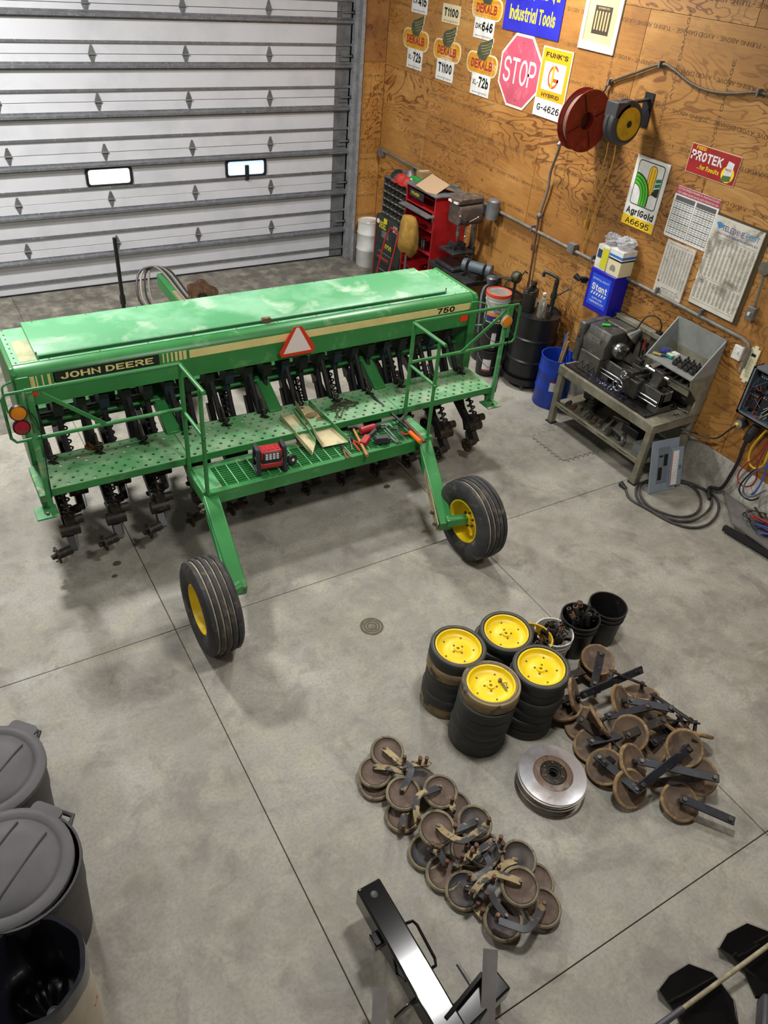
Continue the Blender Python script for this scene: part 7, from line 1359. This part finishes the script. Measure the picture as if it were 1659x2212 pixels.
for k in range(3): a = k*2*PI/3+.5; obj('chuck_jaw', MB().bar((lx+.025*math.cos(a),5.10,chz+.025*math.sin(a)),(lx+.075*math.cos(a),5.10,chz+.075*math.sin(a)),.025,.03,up=(0,1,0)), m_bolt, la)
obj('lead_screw', MB().cyl((lx-.115,5.26,zb2+.13),(lx-.115,LY0+.02,zb2+.13),.012,n=10), m_steel, la); obj('feed_rod', MB().cyl((lx-.115,5.26,zb2+.085),(lx-.115,LY0+.02,zb2+.085),.010,n=10), m_steel, la)
sd = obj('saddle', MB().b(lx-.13, lx+.12, 4.72, 4.90, bt+.005, bt+.045).b(lx-.12, lx-.07, 4.66, 4.96, bt+.003, bt+.035), m_ld, la, bevel=.006); obj('apron', MB().b(lx-.17, lx-.10, 4.66, 4.92, zb2+.05, bt+.01), m_ld, la, bevel=.01)
def hand(c, r_, ax, m_=m_steel):
    ax = Vector(ax).normalized(); Q = Matrix.Translation(c) @ ax.to_track_quat('Z','Y').to_matrix().to_4x4(); mb = MB().mat(Q); mb.lathe([(r_-.009,0),(r_,-.009),(r_+.009,0),(r_,.009),(r_-.009,0)], 28)
    for k in range(3): a = k*2.1; mb.cyl((0,0,0),(r_*math.cos(a),r_*math.sin(a),0),.006,n=6)
    mb.cyl((0,0,-.03),(0,0,.015),.014,n=10).cyl((r_,0,0),(r_,0,.05),.008,n=8); return mb
obj('carriage_handwheel', hand(Vector((lx-.21,4.88,zb2+.12)), .065, (-1,0,0)), m_steel, la); obj('cross_slide', MB().b(lx-.16, lx+.13, 4.77, 4.86, bt+.045, bt+.075).cyl((lx-.16,4.815,bt+.05),(lx-.24,4.815,bt+.05),.010), m_ld, la, bevel=.004); obj('cross_handwheel', hand(Vector((lx-.245,4.815,bt+.05)), .038, (-1,0,0)), m_steel, la)
obj('compound_rest', MB().b(lx-.05, lx+.03, 4.74, 4.90, bt+.075, bt+.11), m_ld, la, bevel=.004); obj('tool_post', MB().b(lx-.03, lx+.04, 4.82, 4.90, bt+.11, bt+.17).cyl((lx+.005,4.86,bt+.17),(lx+.005,4.86,bt+.20),.012), m_iron, la, bevel=.006)
ts = obj('tailstock', MB().mat(Matrix(((1,0,0,0),(0,0,1,0),(0,1,0,0),(0,0,0,1)))).prism([(lx-.07,bt+.012),(lx+.09,bt+.012),(lx+.05,bt+.10),(lx+.045,bt+.17),(lx-.03,bt+.17),(lx-.035,bt+.10)], 4.50, 4.62), m_ld, la, bevel=.008); obj('quill', MB().cyl((lx+.005,4.72,chz),(lx+.005,4.44,chz),.022,n=16).cyl((lx+.005,4.72,chz),(lx+.005,4.75,chz),.035,n=16), m_bright, ts)
random.seed(9); cm = MB()
for k in range(260):
    u_ = random.random(); c_ = Vector((random.gauss(6.16,.035), random.uniform(4.75,5.35), BZ+.012+abs(random.gauss(0,.014)))); r_ = random.uniform(.006,.014); a = random.uniform(0,6); cm.tube([c_+Vector((r_*math.cos(a+t_), r_*math.sin(a+t_), .004*t_)) for t_ in (0,1.2,2.4,3.6)], .0016, 3)
tag(obj('metal_shavings', cm, M('blue_swarf', '4a4a70', .3, .8, c2='8a8aa0', sc=30)), 'blue-grey curled metal shavings in the chip pan', 'metal shavings', kind='stuff')
m_lime = M('lime_green', '3fdc3a', .4)
t = thing('green_screwdriver', 'bright green handled tool lying on the lathe headstock', 'screwdriver', (lx+.02,5.40,bt+.30)); obj('handle', MB().cyl((lx-.04,5.45,bt+.312),(lx+.03,5.40,bt+.312),.013,n=8), m_lime, t); obj('shaft', MB().cyl((lx+.03,5.40,bt+.312),(lx+.10,5.345,bt+.308),.005,n=6), m_iron, t)
# gooseneck lamp
t = thing('gooseneck_lamp', 'grey gooseneck lamp bent over the lathe', 'lamp', (BX1-.05,4.98,bzt)); q0 = Vector((BX1-.05,4.98,bzt)); shd = Vector((6.52,5.16,1.26))
obj('neck', MB().tube([q0, q0+Vector((0,0,.10)), q0+Vector((-.03,.06,.17)), q0+Vector((-.09,.15,.15)), shd+Vector((.02,.02,.06))], .008, 8, smooth=6), m_iron, t); obj('clamp', MB().box(q0+Vector((0,0,.0)),(.05,.06,.06)), m_iron, t)
obj('shade', MB().mat(Matrix.Translation(shd) @ Vector((-.5,.35,-.75)).to_track_quat('Z','Y').to_matrix().to_4x4()).lathe([(0,-.075),(.03,-.075),(.038,-.03),(.075,.05),(.078,.06),(.07,.052),(.03,-.03),(0,-.04)], 24), m_lg, t)
# hanging tools on the backboard
hang = [('t_wrench','black T-handle wrench hanging on the backboard',5.28,1.16,.20,m_iron),('adjustable_wrench','dark wrench hanging beside the T-handle',5.18,1.15,.18,m_iron),('long_spanner','long dark spanner hanging near the tool shelf',4.90,1.12,.30,m_iron),('hex_key','thin hex key hanging on the backboard',5.10,1.14,.14,m_iron)]
for k, (nm, lab, y_, z_, L_, m_) in enumerate(hang):
    t = thing(nm, lab, 'wrench', (BX1-.03,y_,z_-L_)); obj('shank', MB().bar((BX1-.028,y_,z_),(BX1-.028,y_-.02,z_-L_),.014,.010,up=(1,0,0)), m_, t); obj('head', MB().bar((BX1-.03,y_+.05,z_),(BX1-.03,y_-.05,z_-.005),.016,.016) if k == 0 else MB().cyl((BX1-.022,y_,z_),(BX1-.036,y_,z_),.022,n=8), m_, t); obj('hook', MB().cyl((BX1-.015,y_,z_+.01),(BX1-.05,y_,z_+.012),.004,n=6), m_galvd, t)
t = thing('red_pliers', 'red handled pliers hanging in the middle of the backboard', 'pliers', (BX1-.03,5.13,1.0)); obj('grip', MB().tube([(BX1-.03,5.14,1.19),(BX1-.03,5.125,1.12),(BX1-.03,5.13,1.06)], .010, 8), M('grip_red', 'cf2f22', .4), t); obj('jaw', MB().bar((BX1-.03,5.13,1.07),(BX1-.03,5.12,.98),.018,.012,w2=.006), m_iron, t)
t = thing('red_long_screwdriver', 'red handled long screwdriver on the bench end', 'screwdriver', (6.52,4.37,BZ)); obj('handle', MB().cyl((6.52,4.52,BZ+.022),(6.54,4.44,BZ+.022),.012,n=8), M('grip_red', 'cf2f22', .4), t); obj('shaft', MB().cyl((6.54,4.44,BZ+.022),(6.60,4.26,BZ+.012),.005,n=8), m_bright, t)
for k, (x_, y_) in enumerate(((6.40,4.28),(6.44,4.27),(6.54,4.27))): single('steel_socket', MB().at((x_,y_,BZ+.003)).lathe([(.008,.02),(.014,.02),(.014,0),(.008,0),(.008,.02)], 14), m_bright, ['left', 'middle', 'right'][k]+' bright socket on the bare bench end', 'socket')
# contents of the tool tray
random.seed(14)
for k in range(11):
    u_ = k % 4; v_ = k//4; x_ = 6.46+.07*v_; y_ = 4.30+.075*u_+.02*v_; z_ = tz0-.008+.02*(x_-sx)/.355; t = thing('tool_holder', ['front', 'middle', 'back'][v_]+'-row dark tool holder, '+['nearest the end board', 'second from the end board', 'third from the end board', 'fourth from the end board'][u_], 'tool holder', (x_,y_,z_), 'tool holders in the tray')
    obj('block', MB().at((x_,y_,z_),(0,0,random.uniform(-.3,.3))).box((0,0,.02),(.045,.05,.04)), m_ld, t, bevel=.003); obj('stud', MB().cyl((x_,y_,z_+.04),(x_,y_,z_+.07),.007,n=8).cyl((x_,y_,z_+.05),(x_,y_,z_+.058),.012,n=6), m_iron, t)
p = Vector((6.56,4.66,tz0+.0)); t = thing('teal_insert_box', 'small teal and white box in the tool tray', 'box', tuple(p)); obj('case', MB().box(p+Vector((-.03,0,.018)),(.05,.075,.03)), M('teal', '2fa0ac', .45), t, bevel=.003); obj('lid', MB().box(p+Vector((-.03,0,.034)),(.05,.075,.004)), M('lid_pale_lime', 'c7d59a', .5), t)
single('white_insert_box', MB().box(p+Vector((.05,.0,.02)),(.055,.08,.035)), m_swhite, 'small white box behind the teal box', 'box', bevel=.003)
t = thing('yellow_pliers', 'pliers with dull yellow handles in the tool tray', 'pliers', (6.43,4.76,tz0-.01)); obj('handle', MB().cyl((6.42,4.80,tz0+.008),(6.46,4.72,tz0+.010),.010,n=8).cyl((6.44,4.81,tz0+.008),(6.47,4.72,tz0+.010),.010,n=8), M('dull_yellow', 'a3924a', .5), t); obj('jaw', MB().bar((6.465,4.72,tz0+.01),(6.49,4.66,tz0+.012),.02,.014,w2=.008), m_iron, t)
single('blue_rag', crumple((6.55,4.75,tz0+.035), .04, (1,1.3,.7)), M('rag_blue', '3a3f8a', .8), 'crumpled blue rag in the tool tray', 'rag', smooth=False)
for k in range(6): y_ = 4.30+.085*k; single('shelf_tool', MB().cyl((6.46,y_,1.076),(6.66,y_+.03,1.076),.012+.004*(k % 2),n=10), m_ld if k % 3 else m_steel, ['nearest','second','third','fourth','fifth','farthest'][k]+' dark bar on the shelf under the tool tray, counted from the end board', 'bar', group='bars under the tool tray')
# contents of the lower shelf
random.seed(22); sz = .266
labs = ['dark square block at the far end of the lower shelf','rusty cylinder beside the far block','pale steel slug on the lower shelf, third from the far end','long grey arbor, fourth on the lower shelf','ribbed tool shank in the middle of the lower shelf','grey sleeve in the middle of the lower shelf','long round bar right of the middle of the lower shelf','steel boring bar, next to the ring spanner','short rusty round stub beside the ring spanner']
for k, lab in enumerate(labs):
    y_ = 5.50-.085*k; r_ = random.uniform(.018,.030); L_ = random.uniform(.16,.34) if k in (3,6,7) else random.uniform(.08,.15); x_ = 6.12+random.uniform(0,.03); m_ = (m_lg, m_rust, m_steel, M('pale_steel', 'a09c90', .45, .4, c2='85806f', sc=8))[k % 4]
    if k == 8: mb = MB().cyl((6.13,y_,sz),(6.13,y_,sz+.09),.032,n=16)
    else: mb = MB().cyl((x_,y_,sz+r_),(x_+L_*.9,y_+L_*.35,sz+r_),r_,r_*.75,n=14).cyl((x_-.012,y_-.005,sz+r_),(x_+.02,y_+.01,sz+r_),r_*.6,n=12)
    single('turned_bar', mb, m_, lab, 'metal bar')
t = thing('ring_spanner', 'big steel ring spanner on the lower shelf near the front leg', 'spanner', (6.13,4.66,sz)); obj('ring', MB().mat(Matrix.Translation((6.13,4.60,sz+.075)) @ Euler((PI/2-.2,0,.5)).to_matrix().to_4x4()).ring(circ(.072,28), circ(.045,28), -.016, .016), m_steel, t, bevel=.005); obj('shank', MB().bar((6.14,4.66,sz+.04),(6.22,4.90,sz+.02),.04,.025), m_steel, t)
t = thing('lathe_centre', 'pale turned mandrel standing at the back of the lower shelf', 'mandrel', (6.30,5.30,sz)); obj('body', MB().at((6.30,5.30,sz)).lathe([(0,0),(.06,0),(.06,.06),(.04,.07),(.04,.16),(.028,.17),(.028,.24),(0,.24)], 20), m_lg, t); obj('collar', MB().at((6.30,5.30,sz)).lathe([(.041,.10),(.05,.105),(.05,.12),(.041,.125)], 20), m_steel, t)
t = thing('grey_steel_box', 'grey metal box on the lower shelf by the front leg', 'box', (6.24,4.36,sz)); obj('body', MB().b(6.10,6.40,4.29,4.44,sz,sz+.13), M('box_steel_grey', '77797a', .5, .2), t, bevel=.005); obj('lid', MB().b(6.095,6.405,4.285,4.445,sz+.13,sz+.142), M('box_steel_grey', '77797a', .5, .2), t, bevel=.003)
t = thing('dark_machine_part', 'dark cast machine part deep on the lower shelf', 'casting', (6.45,4.72,sz)); obj('casting', MB().box((6.45,4.72,sz+.05),(.20,.24,.10)).cyl((6.45,4.72,sz+.1),(6.45,4.72,sz+.17),.07,n=16), m_iron, t, bevel=.01); obj('shaft', MB().cyl((6.36,4.74,sz+.13),(6.30,4.95,sz+.13),.018), m_ld, t)
t = thing('dark_motor', 'dark electric motor at the far end of the lower shelf', 'motor', (6.48,5.42,sz)); obj('shell', MB().cyl((6.48,5.30,sz+.09),(6.48,5.54,sz+.09),.085,n=20), m_iron, t); obj('foot', MB().box((6.48,5.42,sz+.01),(.15,.18,.02)), m_iron, t)
# ================================================================ breaker panel cover, cords and cables
a = onz(1398,1067,0); b_ = onz(1478,1049,0); m_bpc = M('panel_cover_grey', '8d99a6', .42, .05, c2='83909d', sc=6); d = (b_-a); d.z = 0; d.normalize(); nrm = Vector((d.y,-d.x,0)); up = (Vector((0,0,1))-nrm*.30).normalized(); out = d.cross(up); out = out if out.dot(nrm) > 0 else -out
t = thing('breaker_panel_cover', 'grey breaker panel cover with open door leaning on the bench', 'panel cover', tuple(a+d*.18)); wv, hv = .36, .58
def pl(x, y, z=0): return a + d*x + up*y + out*z
def pbox(x0, x1, y0, y1, z0, z1): return MB().add([pl(x0,y0,z0),pl(x1,y0,z0),pl(x1,y1,z0),pl(x0,y1,z0),pl(x0,y0,z1),pl(x1,y0,z1),pl(x1,y1,z1),pl(x0,y1,z1)], [(0,3,2,1),(4,5,6,7),(0,1,5,4),(1,2,6,5),(2,3,7,6),(3,0,4,7)])
obj('cover', pbox(0,wv,.0,hv,0,.012), m_bpc, t, smooth=False, bevel=.003); obj('inner_frame', pbox(.09,.235,.10,.50,.012,.017), M('panel_frame', '6c7783', .42), t, smooth=False)
for (x0,x1,y0,y1) in ((.10,.15,.14,.28),(.165,.215,.29,.42),(.10,.15,.395,.415)): obj('breaker_opening', pbox(x0,x1,y0,y1,.017,.019), m_ink, t, smooth=False)
dr_ = obj('door', pbox(.255,.42,.045,.475,.02,.028), m_bpc, t, smooth=False, bevel=.002); obj('directory_card', pbox(.275,.355,.06,.44,.028,.030), m_swhite, dr_, smooth=False); obj('red_margin', pbox(.268,.276,.06,.44,.028,.030), M('margin_red', 'b8524a', .5), dr_, smooth=False); obj('latch', pbox(.37,.40,.23,.27,.028,.034), M('latch_dark', '5f6a74', .5), dr_, smooth=False)
for k in range(9): obj('card_row', pbox(.285,.345,.09+.035*k,.093+.035*k,.030,.0305), M('row_grey', 'b5b5b5', .6), dr_, smooth=False)
m_cab = M('black_cable', '2e2c2b', .55, c2='45423e', sc=12)
t = thing('coiled_power_cable', 'thick dark power cable coiled on the floor around the panel cover', 'cable', tuple(onz(1450,1090,0))); loops = []
pts = [(1352,1058),(1362,1078),(1400,1100),(1450,1128),(1495,1140),(1530,1132),(1550,1108),(1550,1082),(1530,1062),(1500,1048),(1470,1042),(1420,1040),(1385,1044),(1374,1056),(1378,1078),(1402,1100),(1450,1122),(1490,1126),(1520,1112),(1537,1090),(1530,1065),(1498,1046),(1460,1036),(1410,1036),(1385,1046),(1384,1070),(1406,1096),(1450,1114),(1485,1116),(1508,1104),(1514,1080),(1504,1058),(1486,1044)]
obj('cable', MB().tube([onz(u, v, .014+.010*(k/len(pts))+(.012 if k % 9 == 0 else 0)) for k, (u, v) in enumerate(pts)], .0135, 8, smooth=5), m_cab, t); a_ = onz(1352,1056,.02); obj('plug', MB().cyl(onz(1341,1044,.03), a_, .030, .018, n=12), m_blk, t)
m_led = M('ledge_grey', '6d6a64', .6, c2='5c5954', sc=6)
p0 = onz(1557,1066,.10); t = thing('low_wall_ledge', 'low grey ledge board along the stem wall under the cables', 'ledge', (6.6, p0.y-.6, 0)); yy = p0.y; obj('board', MB().add([(WX-.02,yy,.10),(WX-.02,yy-1.6,.10),(6.35,yy-1.6,.10),(6.35,yy-.42,.10),(WX-.02,yy,.12),(WX-.02,yy-1.6,.12),(6.35,yy-1.6,.12),(6.35,yy-.42,.12)], [(0,3,2,1),(4,5,6,7),(0,1,5,4),(1,2,6,5),(2,3,7,6),(3,0,4,7)]), m_led, t, smooth=False); obj('support', MB().b(6.5,WX-.02,yy-1.5,yy-.5,0,.10), m_stem, t)
single('black_angle_iron', MB().bar((6.30,yy-.38,.05),(6.36,yy-.95,.075),.05,.05), m_blk, 'short black angle iron beside the low ledge', 'angle iron')
def wallcord(label, pts, r, m_, d=.08, name='extension_cord'): return single(name, MB().tube([c6(u, v, d+.012*(k % 2)) for k, (u, v) in enumerate(pts)], r, 7, smooth=6), m_, label, 'cord')
wallcord('yellow extension cord looped at the right edge', [(680,1120),(627,1195),(560,1260),(450,1390),(408,1520),(430,1610),(500,1645),(580,1590),(640,1440),(690,1330)], .011, M('cord_yellow', 'd9b227', .45))
wallcord('dark red cord looped below the electrical box', [(690,1260),(627,1320),(510,1490),(350,1620),(285,1720),(300,1810),(370,1850),(450,1830),(500,1740),(500,1640),(560,1480),(660,1300)], .008, M('cord_red', '8a2a26', .5), .13)
wallcord('blue cord hanging at the right edge', [(690,1380),(640,1540),(570,1760),(490,1900),(440,1940)], .010, M('cord_blue', '3a5aa8', .5), .16)
wallcord('black cord hanging in a loop on the stem wall', [(560,1640),(470,1665),(350,1780),(300,1870),(330,1950),(430,2005),(520,1980)], .009, m_blk, .18)
wallcord('grey-blue cord looped beside the black cord', [(600,1620),(480,1680),(380,1790),(345,1880),(370,1950),(460,1960),(600,1890)], .009, M('cord_slate', '55586a', .5), .20)
random.seed(2)
for k, (lab, c_) in enumerate((('black cord in the tangle on the ledge, at the back','222224'),('brown cord in the tangle on the ledge','4f3f34'),('red cord in the tangle on the ledge','8f2f2c'),('blue cord in the tangle on the ledge','3a4f96'),('grey cord in the tangle on the ledge, in front','5c5a58'))):
    ce = Vector((6.55, yy-.62-.05*k, .135)); pts = [ce+Vector((random.uniform(-.14,.14), random.uniform(-.26,.26), random.uniform(0,.10))) for _ in range(9)]; single('tangled_cord', MB().tube(pts, .008, 6, smooth=6), M('tangle_'+c_, c_, .5), lab, 'cord')
